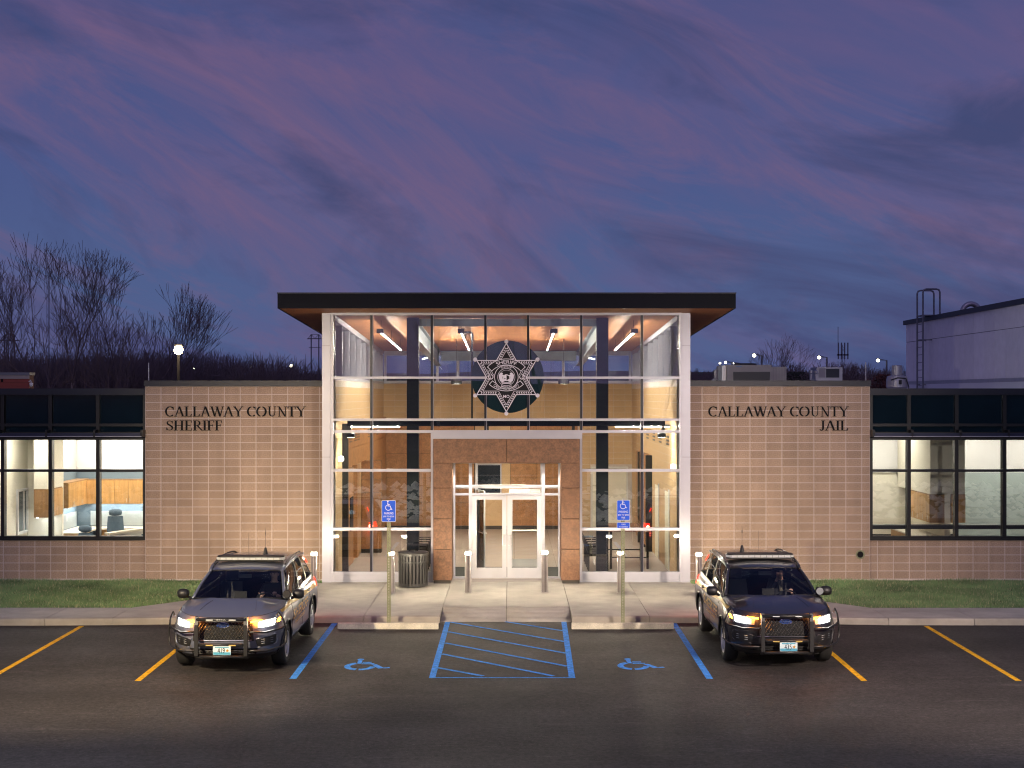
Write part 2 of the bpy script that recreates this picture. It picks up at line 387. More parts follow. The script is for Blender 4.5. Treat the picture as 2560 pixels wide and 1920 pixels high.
def grass(s):
    poly = [(x, y) for x, y in lawn_poly(s)]
    lo, hi = (-15.5, -4.78) if s < 0 else (4.48, 15.5)
    rg = np.random.default_rng(5 + s); V = []; F = []; MI = []; n = 0
    cnt = 0
    while cnt < 70000:
        x = R.uniform(lo, hi); y = R.uniform(31.85, 36.62)
        if not inside(x, y, poly): continue
        cnt += 1
        patch = math.sin(x * 2.1 + 1.7 * math.sin(y * 1.3)) * math.sin(y * 2.7 + math.sin(x * 1.9))
        h = R.uniform(.03, .09) * (1 + .35 * patch); a = R.uniform(0, 2 * PI); w = R.uniform(.004, .008); lx, ly = R.gauss(0, .022), R.gauss(0, .022)
        cx, sy = math.cos(a) * w, math.sin(a) * w
        V += [(x - cx, y - sy, -.025), (x + cx, y + sy, -.025), (x + lx * .4 + cx * .7, y + ly * .4 + sy * .7, -.02 + h * .6), (x + lx * .4 - cx * .7, y + ly * .4 - sy * .7, -.02 + h * .6), (x + lx, y + ly, -.02 + h)]
        F += [(n, n + 1, n + 2, n + 3), (n + 3, n + 2, n + 4)]; mi = 1 if R.random() < .10 + .08 * max(0, patch) else 0; MI += [mi, mi]; n += 5
    me = D.meshes.new('grass'); me.from_pydata(V, [], F); me.materials.append(M_grass); me.materials.append(M_grassd); me.polygons.foreach_set('material_index', MI); me.update()
    obj('grass', me, None, kind='stuff', label='short green lawn between the pavement and the %s block wall' % ('sheriff' if s < 0 else 'jail'), cat='grass')
grass(-1); grass(1)

# painted markings, 4 mm above the asphalt
M_yel = mat('yellow_paint', (.68, .37, .016), .85, spec=.15, var=.34, vscale=11, speck=.2, bscale=30)
M_blu = mat('blue_paint', (.06, .28, .78), .85, spec=.15, var=.34, vscale=11, speck=.2, bscale=30)
def strip(name, x0, y0, x1, y1, w, m_, label, z=.004, flat_ends=True):
    m = MB(); n = 12; dx, dy = x1 - x0, y1 - y0; l = math.hypot(dx, dy)
    if flat_ends and abs(dx) < abs(dy): ox, oy = w / 2, 0
    elif flat_ends and abs(dx) >= abs(dy) and l and name != 'blue_hatch_line': ox, oy = 0, w / 2
    else: ox, oy = -dy / l * w / 2, dx / l * w / 2
    pts = []
    for i in range(n + 1):
        t = i / n; x, y = x0 + dx * t, y0 + dy * t
        for sgn in (-1, 1): pts.append((x + sgn * ox, y + sgn * oy, az(0, y + sgn * oy) + z))
    b = m.vs(pts)
    for i in range(n): m.face([b + 2 * i, b + 2 * i + 1, b + 2 * i + 3, b + 2 * i + 2])
    o = obj(name, m, m_, kind='structure', label=label)
for px0, lab in ((-9.04, 'yellow bay line at the far left'), (-6.43, 'yellow bay line under the grey sheriff car'), (6.05, 'yellow bay line under the black sheriff car'), (8.70, 'yellow bay line at the far right')):
    strip('parking_line', px0, 24.72, px0, 30.26, .105, M_yel, lab)
strip('parking_line', -3.79, 24.9, -3.77, 30.6, .12, M_blu, 'blue bay line beside the grey sheriff car')
strip('parking_line', 3.42, 24.9, 3.44, 30.6, .12, M_blu, 'blue bay line beside the black sheriff car')
strip('parking_line', -1.385, 25.0, -1.375, 30.80, .11, M_blu, 'left blue border of the hatched aisle')
strip('parking_line', 1.04, 25.0, 1.11, 30.80, .11, M_blu, 'right blue border of the hatched aisle')
strip('parking_line', -1.44, 24.98, 1.10, 24.98, .07, M_blu, 'near blue border of the hatched aisle', z=.008)
for a, b in (((1263, 1555), (1408, 1578)), ((1125, 1556), (1412, 1605)), ((1119.6, 1580), (1415, 1634)), ((1112, 1608), (1418, 1666.5)), ((1104, 1635.5), (1384, 1691)), ((1093, 1670), (1208, 1691))):
    (x0, y0), (x1, y1) = ground_pt(*a), ground_pt(*b)
    strip('blue_hatch_line', x0, y0, x1, y1, .09, M_blu, 'diagonal blue stripe in the hatched aisle', z=.008, flat_ends=False)
def access_symbol(cx, cy, lab):
    m = MB(); S = .53
    def poly(p):
        b = m.vs([(cx + x * S * .80, cy + y * S, az(0, cy + y * S) + .004) for x, y in p]); m.face([b + i for i in range(len(p))])
    def arc(r0, r1, a0, a1, ox=-.15, oy=-.35, n=14):
        for i in range(n):
            t0, t1 = a0 + (a1 - a0) * i / n, a0 + (a1 - a0) * (i + 1) / n
            poly([(ox + r0 * math.cos(t0), oy + r0 * math.sin(t0)), (ox + r1 * math.cos(t0), oy + r1 * math.sin(t0)), (ox + r1 * math.cos(t1), oy + r1 * math.sin(t1)), (ox + r0 * math.cos(t1), oy + r0 * math.sin(t1))])
    arc(.42, .68, math.radians(115), math.radians(258)); arc(.42, .68, math.radians(270), math.radians(355))
    poly([(-.28 + .15 * math.cos(t * PI / 6), .84 + .15 * math.sin(t * PI / 6)) for t in range(12)])
    poly([(-.38, .66), (-.18, .66), (-.16, .08), (-.34, .08)])
    poly([(-.13, .40), (.26, .40), (.26, .24), (-.13, .24)])
    poly([(-.14, .16), (.40, .16), (.40, 0), (-.14, 0)])
    poly([(.28, -.02), (.52, -.02), (.90, -.64), (.66, -.74)])
    poly([(.88, -.56), (1.10, -.50), (1.16, -.66), (.88, -.72)])
    obj('parking_symbol', m, M_blu, kind='structure', label=lab)
x0, y0 = ground_pt(912, 1661); access_symbol(x0, y0, 'blue wheelchair symbol left of the hatched aisle')
x0, y0 = ground_pt(1590, 1660); access_symbol(x0, y0, 'blue wheelchair symbol right of the hatched aisle')
# riprap bank behind the photographer's side of the lot (mirrored in the glass)
M_rock = mat('riprap_stone', (.50, .47, .40), .85, var=.35, vscale=1.3, bump=.3, bscale=20)
m = MB(); RR = random.Random(3)
for k in range(2600):
    x = RR.uniform(-22, 22); y = RR.uniform(12.7, 16.3); z = terr(x, y) - .02
    r = RR.uniform(.10, .26); sx, sy, sz = RR.uniform(.7, 1.3), RR.uniform(.7, 1.2), RR.uniform(.5, .9)
    q = [(a * sx * r * RR.uniform(.8, 1.2), b_ * sy * r * RR.uniform(.8, 1.2), c * sz * r * RR.uniform(.8, 1.2)) for a, b_, c in ((1, 0, 0), (.5, .85, 0), (-.5, .85, .1), (-1, 0, 0), (-.5, -.85, -.1), (.5, -.85, 0), (0, 0, 1), (0, 0, -1))]
    a = RR.uniform(0, 6.28); ca, sa = math.cos(a), math.sin(a)
    b = m.vs([(x + p[0] * ca - p[1] * sa, y + p[0] * sa + p[1] * ca, z + p[2]) for p in q])
    for i in range(6): j = (i + 1) % 6; m.face([b + i, b + j, b + 6]); m.face([b + j, b + i, b + 7])
obj('riprap_rocks', m, M_rock, kind='stuff', label='pale rock bank facing the building across the lot', cat='rocks')
# ------------------------------------------------------------------ tall block walls either side of the lobby
YW = 36.70; SW = FPX / YW            # wall plane and its scale
RH = .2047                           # course height
def X98(px): return (px - 1280) / SW
def Z98(py): return CH - (py - HZ) / SW
_blk = {}
def block_mesh(w, h):
    k = (round(w, 3), round(h, 3))
    if k not in _blk:
        m = MB(); m.bbox(-w / 2, w / 2, -.006, .05, -h / 2, h / 2, .005); _blk[k] = m.mesh('block', M_block)
    return _blk[k]
def lay_blocks(parent, xs, zs, y, mesh_fn=block_mesh, skip=None, jt=.014, name='block'):
    o0 = off_of(parent)
    for r in range(len(zs) - 1):
        for c in range(len(xs) - 1):
            x0, x1, z0, z1 = xs[c], xs[c + 1], zs[r], zs[r + 1]
            if skip and skip((x0 + x1) / 2, (z0 + z1) / 2): continue
            w, h = x1 - x0 - jt, z1 - z0 - jt
            if w < .02: continue
            o = D.objects.new(name, mesh_fn(w, h)); COL.objects.link(o); o.parent = parent
            o.location = ((x0 + x1) / 2 - o0[0], y - o0[1], (z0 + z1) / 2 - o0[2])
zrows = [.021 + RH * k for k in range(25)]
def pier(label, xa, xb, joints, depth, capx):
    t = thing('block_wall_building', label, 'building', ((xa + xb) / 2, YW, 0))
    m = MB(); m.box(xa, xb, YW - .003, YW + depth, -.3, zrows[-1] - .001); obj('wall_core', m, M_mortar, t)
    lay_blocks(t, joints, zrows, YW)
    m = MB(); zc = zrows[-1]
    m.prism([(xa - capx[0], zc + .012), (xb + capx[1], zc + .012), (xb + capx[1], zc + .15), (xa - capx[0], zc + .15)], YW - .045, YW + depth + .03)
    obj('parapet_cap', m, M_navy, t)
    m = MB()
    for k in range(6):
        x = xa + (xb - xa) * (k + .5) / 6; m.box(x - .002, x + .002, YW - .049, YW - .044, zc + .012, zc + .152)
    obj('cap_seam', m, M_dark, t)
    return t
xl = [X98(363 + 39.6 * k) for k in range(12)] + [-4.80]
t_left = pier('tan block wall wing lettered SHERIFF, left of the glass lobby', xl[0], -4.80, xl, .9, (.02, 0))
xr = [4.49] + [X98(1755.2 + 39.93 * k) for k in range(11)] + [X98(2174.8)]
t_right = pier('tan block wall wing lettered JAIL, right of the glass lobby', 4.49, xr[-1], xr, .9, (0, .02))

# serif letters, cut from plate, each a part
def ribbon(pts, ws):
    L_, R_ = [], []
    for i, (x, z) in enumerate(pts):
        a = pts[max(0, i - 1)]; c = pts[min(len(pts) - 1, i + 1)]; dx, dz = c[0] - a[0], c[1] - a[1]; l = math.hypot(dx, dz)
        L_.append((x - dz / l * ws[i] / 2, z + dx / l * ws[i] / 2)); R_.append((x + dz / l * ws[i] / 2, z - dx / l * ws[i] / 2))
    return [[L_[i], L_[i + 1], R_[i + 1], R_[i]] for i in range(len(pts) - 1)]
TK, TN, SF = .15, .068, .05
def serif(x, z, w, up): return [(x - w / 2, z), (x + w / 2, z), (x + w / 2, z + (SF if up else -SF)), (x - w / 2, z + (SF if up else -SF))]
def stem(x, w=TK, z0=0.0, z1=1.0, s0=True, s1=True):
    g = [[(x - w / 2, z0), (x + w / 2, z0), (x + w / 2, z1), (x - w / 2, z1)]]
    if s0: g.append(serif(x, z0, w + .18, True))
    if s1: g.append(serif(x, z1, w + .18, False))
    return g
def arcw(cx, cz, rx, rz, a0, a1, n=14, tk=TK, tn=.075):
    p, w = [], []
    for i in range(n + 1):
        a = math.radians(a0 + (a1 - a0) * i / n); p.append((cx + rx * math.cos(a), cz + rz * math.sin(a))); w.append(tn + (tk - tn) * abs(math.cos(a)) ** 1.3)
    return ribbon(p, w)
def diag(x0, z0, x1, z1, w):
    return [[(x0 - w / 2, z0), (x0 + w / 2, z0), (x1 + w / 2, z1), (x1 - w / 2, z1)]]
def glyph(c, stencil=False):
    if c == 'C':
        a = arcw(.42, .5, .36, .47, 48, 312 if not stencil else 312, 18)
        if stencil: a = arcw(.42, .5, .36, .47, 48, 78, 3) + arcw(.42, .5, .36, .47, 100, 262, 12) + arcw(.42, .5, .36, .47, 282, 312, 3)
        return a + [[(.68, .66), (.72, .66), (.72, .97), (.68, .97)]], .80
    if c == 'O':
        if stencil: return arcw(.44, .5, .38, .47, 102, 258, 12) + arcw(.44, .5, .38, .47, -78, 78, 12), .92
        return arcw(.44, .5, .38, .47, 0, 360, 26), .92
    if c == 'A': return diag(.10, 0, .42, 1, TN) + diag(.74, 0, .42, 1, TK) + [[(.20, .32), (.62, .32), (.62, .37), (.20, .37)], serif(.10, 0, .24, True), serif(.74, 0, .27, True)], .86
    if c == 'L': return stem(.18) + [[(.18, 0), (.62, 0), (.62, .05), (.18, .05)], [(.58, 0), (.66, .26), (.62, .26), (.5, .03)]], .70
    if c == 'W': return diag(.10, 1, .38, 0, TK) + diag(.38, 0, .60, 1, TN) + diag(.56, 1, .84, 0, TK) + diag(.84, 0, 1.08, 1, TN) + [serif(.10, 1, .24, False), serif(.57, 1, .26, False), serif(1.08, 1, .22, False)], 1.14
    if c == 'Y': return diag(.08, 1, .42, .46, TK) + diag(.42, .46, .74, 1, TN) + stem(.42, TK, 0, .5, True, False) + [serif(.09, 1, .25, False), serif(.74, 1, .24, False)], .84
    if c == 'U': return [[(.16, .34), (.28, .34), (.28, 1), (.16, 1)], [(.66, .34), (.71, .34), (.71, 1), (.66, 1)], serif(.22, 1, .28, False), serif(.685, 1, .22, False)] + ribbon([(.22, .36), (.24, .20), (.32, .08), (.45, .03), (.58, .08), (.66, .20), (.685, .36)], [.12, .12, .10, .06, .05, .05, .05]), .88
    if c == 'N': return [[(.16, 0), (.21, 0), (.21, 1), (.16, 1)], [(.70, 0), (.75, 0), (.75, 1), (.70, 1)]] + diag(.16, 1, .70, 0, .14) + [serif(.185, 0, .24, True), serif(.13, 1, .22, False), serif(.725, 1, .24, False)], .88
    if c == 'T': return stem(.38, TK, 0, 1, True, False) + [[(.04, .95), (.72, .95), (.72, 1), (.04, 1)], [(.04, .76), (.07, .76), (.12, .96), (.04, .96)], [(.69, .76), (.72, .76), (.72, .96), (.64, .96)]], .78
    if c == 'S': return ribbon([(.54, .76), (.50, .90), (.36, .965), (.20, .93), (.13, .80), (.17, .65), (.34, .53), (.52, .40), (.57, .25), (.50, .09), (.34, .03), (.17, .08), (.10, .26)], [.03, .05, .05, .06, .10, .13, .14, .13, .11, .07, .05, .05, .03]) + [[(.54, .70), (.57, .70), (.57, .97), (.54, .97)], [(.07, .03), (.10, .03), (.10, .30), (.07, .30)]], .66
    if c == 'H': return stem(.18) + stem(.70) + [[(.18, .48), (.70, .48), (.70, .53), (.18, .53)]], .90
    if c == 'E': return stem(.18) + [[(.18, .95), (.60, .95), (.60, 1), (.18, 1)], [(.18, .48), (.50, .48), (.50, .53), (.18, .53)], [(.18, 0), (.62, 0), (.62, .05), (.18, .05)], [(.57, .78), (.60, .78), (.60, .96), (.54, .96)], [(.47, .40), (.50, .40), (.50, .61), (.47, .61)], [(.58, .04), (.66, .25), (.63, .25), (.52, .04)]], .70
    if c == 'R': return stem(.18) + [[(.18, .95), (.40, .95), (.40, 1), (.18, 1)], [(.18, .48), (.42, .48), (.42, .53), (.18, .53)]] + arcw(.38, .74, .19, .235, -90, 90, 10, .12, .05) + diag(.78, 0, .36, .52, .13) + [serif(.78, 0, .2, True)], .82
    if c == 'I': return stem(.17), .36
    if c == 'F': return stem(.18) + [[(.18, .95), (.60, .95), (.60, 1), (.18, 1)], [(.18, .48), (.50, .48), (.50, .53), (.18, .53)], [(.57, .76), (.60, .76), (.60, .96), (.54, .96)], [(.47, .40), (.50, .40), (.50, .61), (.47, .61)]], .64
    if c == 'J': return [[(.24, .22), (.365, .22), (.365, 1), (.24, 1)], serif(.30, 1, .30, False)] + ribbon([(.303, .24), (.28, .08), (.18, -.01), (.08, .04), (.07, .12)], [.125, .10, .06, .06, .12]), .46
    return [], .35
def wall_letters(label, lines):
    t = thing('wall_lettering', label, 'sign', ((lines[0][1] + lines[0][2]) / 2, YW - .03, lines[0][3]))
    for text, x0, x1, z0, h in lines:
        adv = []; nC = 0
        for i, ch in enumerate(text):
            st = 'COUNTY' in text and ch in 'CO' and i > 8
            adv.append((ch, glyph(ch, st)))
        tot = sum(a[1][1] for a in adv) - .08; sx = (x1 - x0) / tot; cx = x0
        for ch, (polys, w) in adv:
            if polys:
                m = MB(); e = 0
                for p in polys:
                    e += .0004
                    q = [(cx + a * sx - .04 * sx, z0 + b_ * h) for a, b_ in p]
                    ar = sum(q[i - 1][0] * q[i][1] - q[i][0] * q[i - 1][1] for i in range(len(q)))
                    if ar < 0: q = q[::-1]
                    m.prism(q, YW - .036 - e, YW - .016)
                obj('letter', m, M_black, t)
            cx += w * sx
    return t
wall_letters('black serif letters CALLAWAY COUNTY SHERIFF on the left block wall', [('CALLAWAY COUNTY', X98(415), X98(764), Z98(1041.3), .257), ('SHERIFF', X98(416), X98(555), Z98(1076.3), .257)])
wall_letters('black serif letters CALLAWAY COUNTY JAIL on the right block wall', [('CALLAWAY COUNTY', X98(1772), X98(2120), Z98(1041.3), .257), ('JAIL', X98(2049), X98(2120), Z98(1076.3), .257)])

# ------------------------------------------------------------------ low office wings with windows
M_spandrel = mat('spandrel_glass', (.004, .014, .022), .08, spec=.6, var=.2, vscale=2)
M_cream = mat('cream_paint', (.80, .75, .60), .7, var=.03)
M_whitep = mat('white_paint', (.72, .70, .66), .7, var=.03)
M_bluep = mat('grey_blue_paint', (.16, .215, .25), .7, var=.04)
M_tealp = mat('pale_teal_paint', (.36, .42, .39), .7, var=.06, vscale=2)
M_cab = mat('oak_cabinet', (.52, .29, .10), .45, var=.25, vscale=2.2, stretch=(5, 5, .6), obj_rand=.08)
M_cabdk = mat('oak_cabinet_shade_side', (.27, .15, .06), .5, var=.25, vscale=2.2, stretch=(5, 5, .6))  # darker oak copy, shade of the box sides put into its colour
M_counter = mat('pale_counter', (.66, .60, .48), .4, var=.03)
M_chairf = mat('blue_grey_fabric', (.075, .115, .15), .85, var=.1, vscale=12, bump=.2, bscale=60)
M_plate = mat('white_plastic', (.75, .75, .72), .4)
M_led = emis('led_white', (1, .93, .80), 9)
def wing(label, xa, xb, s, mull, glass_cols, yrec=.05):
    """s: -1 the left wing, +1 the right wing. mull: mullion centres. glass_cols: pane spans"""
    yw = YW + yrec
    t = thing('office_wing_building', label, 'building', ((xa + xb) / 2, yw, 0))
    zsill = Z98(1351); rows = [.021, .021 + RH, .021 + 2 * RH, .021 + 3 * RH, .021 + 4 * RH, zsill - .004]
    m = MB(); m.box(xa, xb, yw - .003, yw + .28, -.3, zsill - .004); obj('wall_core', m, M_mortar, t)
    if s < 0: js = [X98(363 - 39.6 * k) for k in range(int((xb - xa) / .404) + 1)][::-1]; js = [j for j in js if j > xa]
    else: js = [X98(2174.8), X98(2194.6)] + [X98(2194.6 + 39.9 * k) for k in range(1, 20)]; js = [j for j in js if j < xb]
    lay_blocks(t, js, rows, yw)
    z = {k: Z98(v) for k, v in dict(sb=1351, st=1341, m0=1180, m1=1173.5, t0=1100, t1=1091, s0=1080, s1=1066, s2=1059, s3=988, c0=985.5, c1=971).items()}
    m = MB(); fy0, fy1 = yw - .02, yw + .16
    m.box(xa, xb, fy0 - .03, fy1 + .03, z['sb'], z['sb'] + .035); m.box(xa, xb, fy0, fy1, z['sb'] + .035, z['st'])
    obj('sill', m, M_dark, t)
    m = MB(); m.box(xa, xb, fy0, fy1, z['m0'], z['m1']); obj('transom', m, M_dark, t)
    m = MB(); m.box(xa, xb, fy0, fy1, z['t0'], z['s0']); obj('window_head', m, M_dark, t)
    m = MB(); m.box(xa, xb, fy0, fy1 - .05, z['s1'], z['s2']); obj('spandrel_rail', m, M_dark, t)
    for c in mull:
        m = MB(); m.box(c - .045, c + .045, fy0 - .006, fy1 + .01, z['st'], z['t0']); obj('mullion', m, M_dark, t)
        m = MB(); m.box(c - .045, c + .045, fy0 - .006, fy1 - .05, z['s0'], z['s3']); obj('mullion', m, M_dark, t)
    for a, b in glass_cols:
        for za, zb, nm, mt in ((z['st'], z['m0'], 'window_pane', M_glassdoor if s < 0 else M_glass), (z['m1'], z['t0'], 'window_pane', M_glassdoor if s < 0 else M_glass), (z['s0'], z['s1'], 'spandrel_pane', M_spandrel), (z['s2'], z['s3'], 'spandrel_pane', M_spandrel)):
            m = MB(); m.box(a, b, yw + .04, yw + .052, za, zb); obj(nm, m, mt, t)
    m = MB(); m.box(xa, xb, yw + .06, yw + .25, z['s0'] , z['s3']); obj('spandrel_backing', m, M_black, t)
    m = MB(); m.box(xa, xb, fy0 - .04, yw + .3, z['s3'], z['c0']); m.box(xa, xb, fy0 - .075, yw + .3, z['c0'] + .001, z['c1']); obj('parapet_cap', m, M_navy, t)
    # sun shade: tubes on brackets standing proud of the head
    for i, (a, b) in enumerate(glass_cols):
        m = MB(); zc = Z98(1085); m.prism([(a - .03, zc - .045), (b + .03, zc - .045), (b + .03, zc + .03), (a - .03, zc + .03)], yw - .34, yw - .26)
        obj('sun_shade_blade', m, mat('shade_blade', (.03, .035, .07), .35, .5), t)
        m = MB(); m.box(a - .03, b + .03, yw - .345, yw - .255, zc - .062, zc - .047); obj('blade_trim', m, M_white, t)
    for c in mull:
        m = MB(); m.prism([(c - .03, Z98(1092)), (c + .03, Z98(1092)), (c + .03, Z98(1074)), (c - .03, Z98(1074))], yw - .34, yw - .02); obj('shade_bracket', m, M_dark, t)
    # shell: roof, floor, rear and end walls of the rooms
    m = MB(); m.box(xa, xb, yw + .3, 50, 4.50, 4.62); obj('roof', m, mat('roof_membrane', (.55, .55, .58), .8), t)
    m = MB(); m.box(xa, xb, yw + .28, 50, -.1, 0); obj('floor', m, M_fl, t)
    return t, z
gl = [(X98(a), X98(b)) for a, b in ((-340, -238), (-228, -120), (-112, -4), (12, 119), (130, 238.5), (248.5, 358))]
ml = [X98(v) for v in (-346, -233, -116, 5, 124.5, 243.5, 361)]
t_lw, ZZ = wing('low tan block office wing with lit office windows, far left', X98(-346), X98(363) - .002, -1, ml, gl)
gr = [(X98(a), X98(b)) for a, b in ((2181, 2270), (2277.5, 2389), (2396.5, 2509), (2517, 2629), (2637, 2749), (2757, 2869))]
mr_ = [X98(v) for v in (2178, 2273.5, 2392.7, 2512.7, 2633, 2753, 2873)]
t_rw, _ = wing('low tan block office wing with bright office windows, far right', X98(2174.8) + .002, X98(2876), 1, mr_, gr)

# left office room -----------------------------------------------------------
def room_box(parent, name, x0, x1, y0, y1, z0, z1, m_): return obj(name, MB().box(x0, x1, y0, y1, z0, z1), m_, parent)
zs_ = 2.46
M_ceil = mat('white_ceiling', (.8, .8, .78), .8)
room_box(t_lw, 'rear_wall', -17.9, -9.2, 43.5, 43.6, 0, zs_, M_bluep); room_box(t_lw, 'rear_wall_upper', -17.9, -9.2, 43.45, 43.6, zs_ + .001, 3.95, M_whitep)
room_box(t_lw, 'end_wall', -9.36, -9.26, 37.05, 43.4, 0, 3.95, M_whitep); room_box(t_lw, 'ceiling', -17.9, -9.26, 37.05, 43.4, 3.96, 4.05, M_ceil)
room_box(t_lw, 'end_wall', -17.9, -17.8, 37.05, 43.4, 0, 3.95, M_whitep)
room_box(t_lw, 'partition_wall', -13.25, -13.13, 41.25, 43.4, 0, zs_, M_bluep); room_box(t_lw, 'partition_wall_upper', -13.25, -13.13, 41.25, 43.4, zs_ + .001, 3.95, M_whitep)
room_box(t_lw, 'cabinet_bulkhead', -13.00, -12.62, 39.15, 40.39, 2.155, 3.95, M_cream)
room_box(t_lw, 'partition_wall', -13.59, -12.62, 40.40, 40.52, 0, 3.95, M_cream)
room_box(t_lw, 'partition_wall', -13.72, -13.6, 37.2, 40.52, 0, 3.95, M_cream)
# interior window in that partition
wf = thing('interior_window', 'cream framed interior window in the left office partition', 'window', (-13.55, 39.9, .9))
m = MB(); a0, a1, b0, b1 = 39.55, 40.25, .95, 2.05; X_ = -13.59
for (ya, yb, za, zb) in ((a0, a1, b0 - .07, b0), (a0, a1, b1, b1 + .07), (a0 - .07, a0, b0 - .07, b1 + .07), (a1, a1 + .07, b0 - .07, b1 + .07), (39.98, 40.01, b0, b1)): m.box(X_, X_ + .05, ya, yb, za, zb)
obj('window_frame', m, M_whitep, wf); obj('window_pane', MB().box(X_ + .002, X_ + .012, a0, a1, b0, b1), mat('dim_room_glass', (.10, .13, .13), .15), wf)
def cabinet_run(label, x0, x1, y0, y1, z0, z1, axis, n, group=None):
    """axis 'x': doors face -y ; axis 'y': doors face +x"""
    t = thing('wall_cabinet', label, 'cabinet', ((x0 + x1) / 2, (y0 + y1) / 2, z0))
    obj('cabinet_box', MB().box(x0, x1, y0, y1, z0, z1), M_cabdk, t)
    for i in range(n):
        m = MB(); g = .004
        if axis == 'x': a, b = x0 + (x1 - x0) * i / n, x0 + (x1 - x0) * (i + 1) / n; m.box(a + g, b - g, y0 - .022, y0 - .001, z0 + .006, z1 - .03); hx = b - .05 if i % 2 == 0 else a + .05; h = MB().tube([(hx, y0 - .045, z0 + .05), (hx, y0 - .045, z0 + .17)], .006, 5)
        else: a, b = y0 + (y1 - y0) * i / n, y0 + (y1 - y0) * (i + 1) / n; m.box(x1 + .001, x1 + .022, a + g, b - g, z0 + .006, z1 - .03); hy = b - .05 if i % 2 == 0 else a + .05; h = MB().tube([(x1 + .045, hy, z0 + .05), (x1 + .045, hy, z0 + .17)], .006, 5)
        d = obj('cabinet_door', m, M_cab, t); obj('handle', h, M_steel, d)
    return t
cabinet_run('long run of oak wall cabinets on the rear wall of the left office', -12.72, -9.40, 43.1, 43.44, 1.46, 2.19, 'x', 8)
cabinet_run('oak wall cabinets on the blue partition of the left office', -13.12, -12.74, 41.3, 43.4, 1.46, 2.20, 'y', 5)
cabinet_run('oak wall cabinet on the cream pier of the left office', -13.00, -12.62, 39.15, 40.4, 1.38, 2.15, 'y', 3)
def led_strip(label, x0, x1, y0, y1, z):
    o = obj('cabinet_light', MB().box(x0, x1, y0, y1, z + .012, z + .018), emis('led_cool', (.86, .94, 1.0), 75), label=label, cat='light')
led_strip('light strip under the rear oak cabinets of the left office', -12.6, -9.5, 43.30, 43.34, 1.435)
led_strip('light strip under the oak cabinets on the blue partition', -13.02, -12.98, 41.4, 43.2, 1.435)
led_strip('light strip under the oak cabinet on the cream pier', -12.96, -12.92, 39.25, 40.3, 1.355)
tb = thing('office_counter', 'L shaped pale counter with oak drawers below the rear cabinets', 'desk', (-11.5, 43, 0))
obj('counter_top', MB().slab([(-13.1, 41.3), (-12.3, 41.3), (-12.3, 42.5), (-12.0, 42.75), (-9.4, 42.75), (-9.4, 43.42), (-13.1, 43.42)], .72, .76), M_counter, tb)
obj('tack_board', MB().box(-12.7, -9.4, 43.40, 43.445, .78, 1.22), mat('tack_board', (.50, .54, .52), .9), tb)
obj('tack_board', MB().box(-13.12, -13.09, 41.4, 43.3, .78, 1.22), mat('tack_board', (.50, .54, .52), .9), tb)
for k in range(4): obj('drawer_pedestal', MB().box(-13.05 + .02, -12.42, 41.35 + k * .5, 41.83 + k * .5, 0, .715) if k < 2 else MB().box(-12.3 + (k - 2) * 2.2, -11.8 + (k - 2) * 2.2, 42.85, 43.38, 0, .715), M_cab, tb)
lc = thing('reception_ledge', 'pale topped low partition in front of the tall office chair', 'partition', (-11, 40, 0))
obj('ledge_top', MB().slab([(-11.1, 39.2), (-10.9, 39.0), (-10.25, 40.7), (-10.45, 40.8)], .92, .97), M_counter, lc)
obj('ledge_wall', MB().slab([(-11.05, 39.3), (-10.95, 39.2), (-10.3, 40.65), (-10.4, 40.7)], 0, .919), M_whitep, lc)
obj('desk_return', MB().box(-10.2, -9.45, 40.0, 41.3, .70, .74), M_counter, lc); obj('desk_front', MB().box(-10.15, -9.45, 40.02, 40.08, 0, .699), M_cab, lc)
def office_chair(label, x, y, ztop, rz):
    t = thing('office_chair', label, 'chair', (x, y, 0), local=True, rz=rz, group='office chairs in the left office')
    m = MB(); m.smooth = True
    def back(u, v):
        w = .24 - .05 * abs(v - .45); z = .52 + (ztop - .72) * v; a = (u - .5) * 2
        return (w * a, .20 + .10 * v - .05 * (1 - a * a), z)
    m.grid(back, 8, 8); m.grid(lambda u, v: (back(u, v)[0], back(u, v)[1] + .07, back(u, v)[2]), 8, 8, True)
    obj('backrest', m, M_chairf, t)
    m = MB(); m.smooth = True; zc = ztop - .09
    m.lathe([(.0, -.19), (.07, -.17), (.10, -.08), (.105, 0), (.10, .08), (.07, .17), (0, .19)], (0, .28, zc), 12, 'x'); obj('headrest', m, M_chairf, t)
    m = MB(); m.smooth = True; m.lathe([(0, .42), (.22, .43), (.27, .47), (.25, .52), (0, .53)], (0, 0, 0), 16); obj('seat', m, M_chairf, t)
    m = MB(); m.tube([(0, 0, .08), (0, 0, .43)], .03, 8)
    for k in range(5): a = k * 2 * PI / 5; m.tube([(0, 0, .09), (.3 * math.cos(a), .3 * math.sin(a), .06)], .02, 5)
    obj('base', m, M_black, t)
    return t
office_chair('tall blue grey office chair with headrest in the right hand pane of the left office', -11.42, 41.5, 1.40, .3)
office_chair('low blue grey office chair in the middle pane of the left office', -11.9, 39.6, 1.10, -.3)
office_chair('blue grey office chair half hidden at the right window edge of the left office', -9.75, 39.6, 1.10, 1.3)
for i, (x, y) in enumerate(((-13.0, 41.9), (-13.0, 42.25))): obj('wall_outlet', MB().box(-13.088, -13.075, y, y + .1, 1.0, 1.18), M_plate, None, label='white outlet plate on the tack board, %s one' % ('nearer' if i == 0 else 'farther'), cat='outlet', group='white outlet plates of the left office')
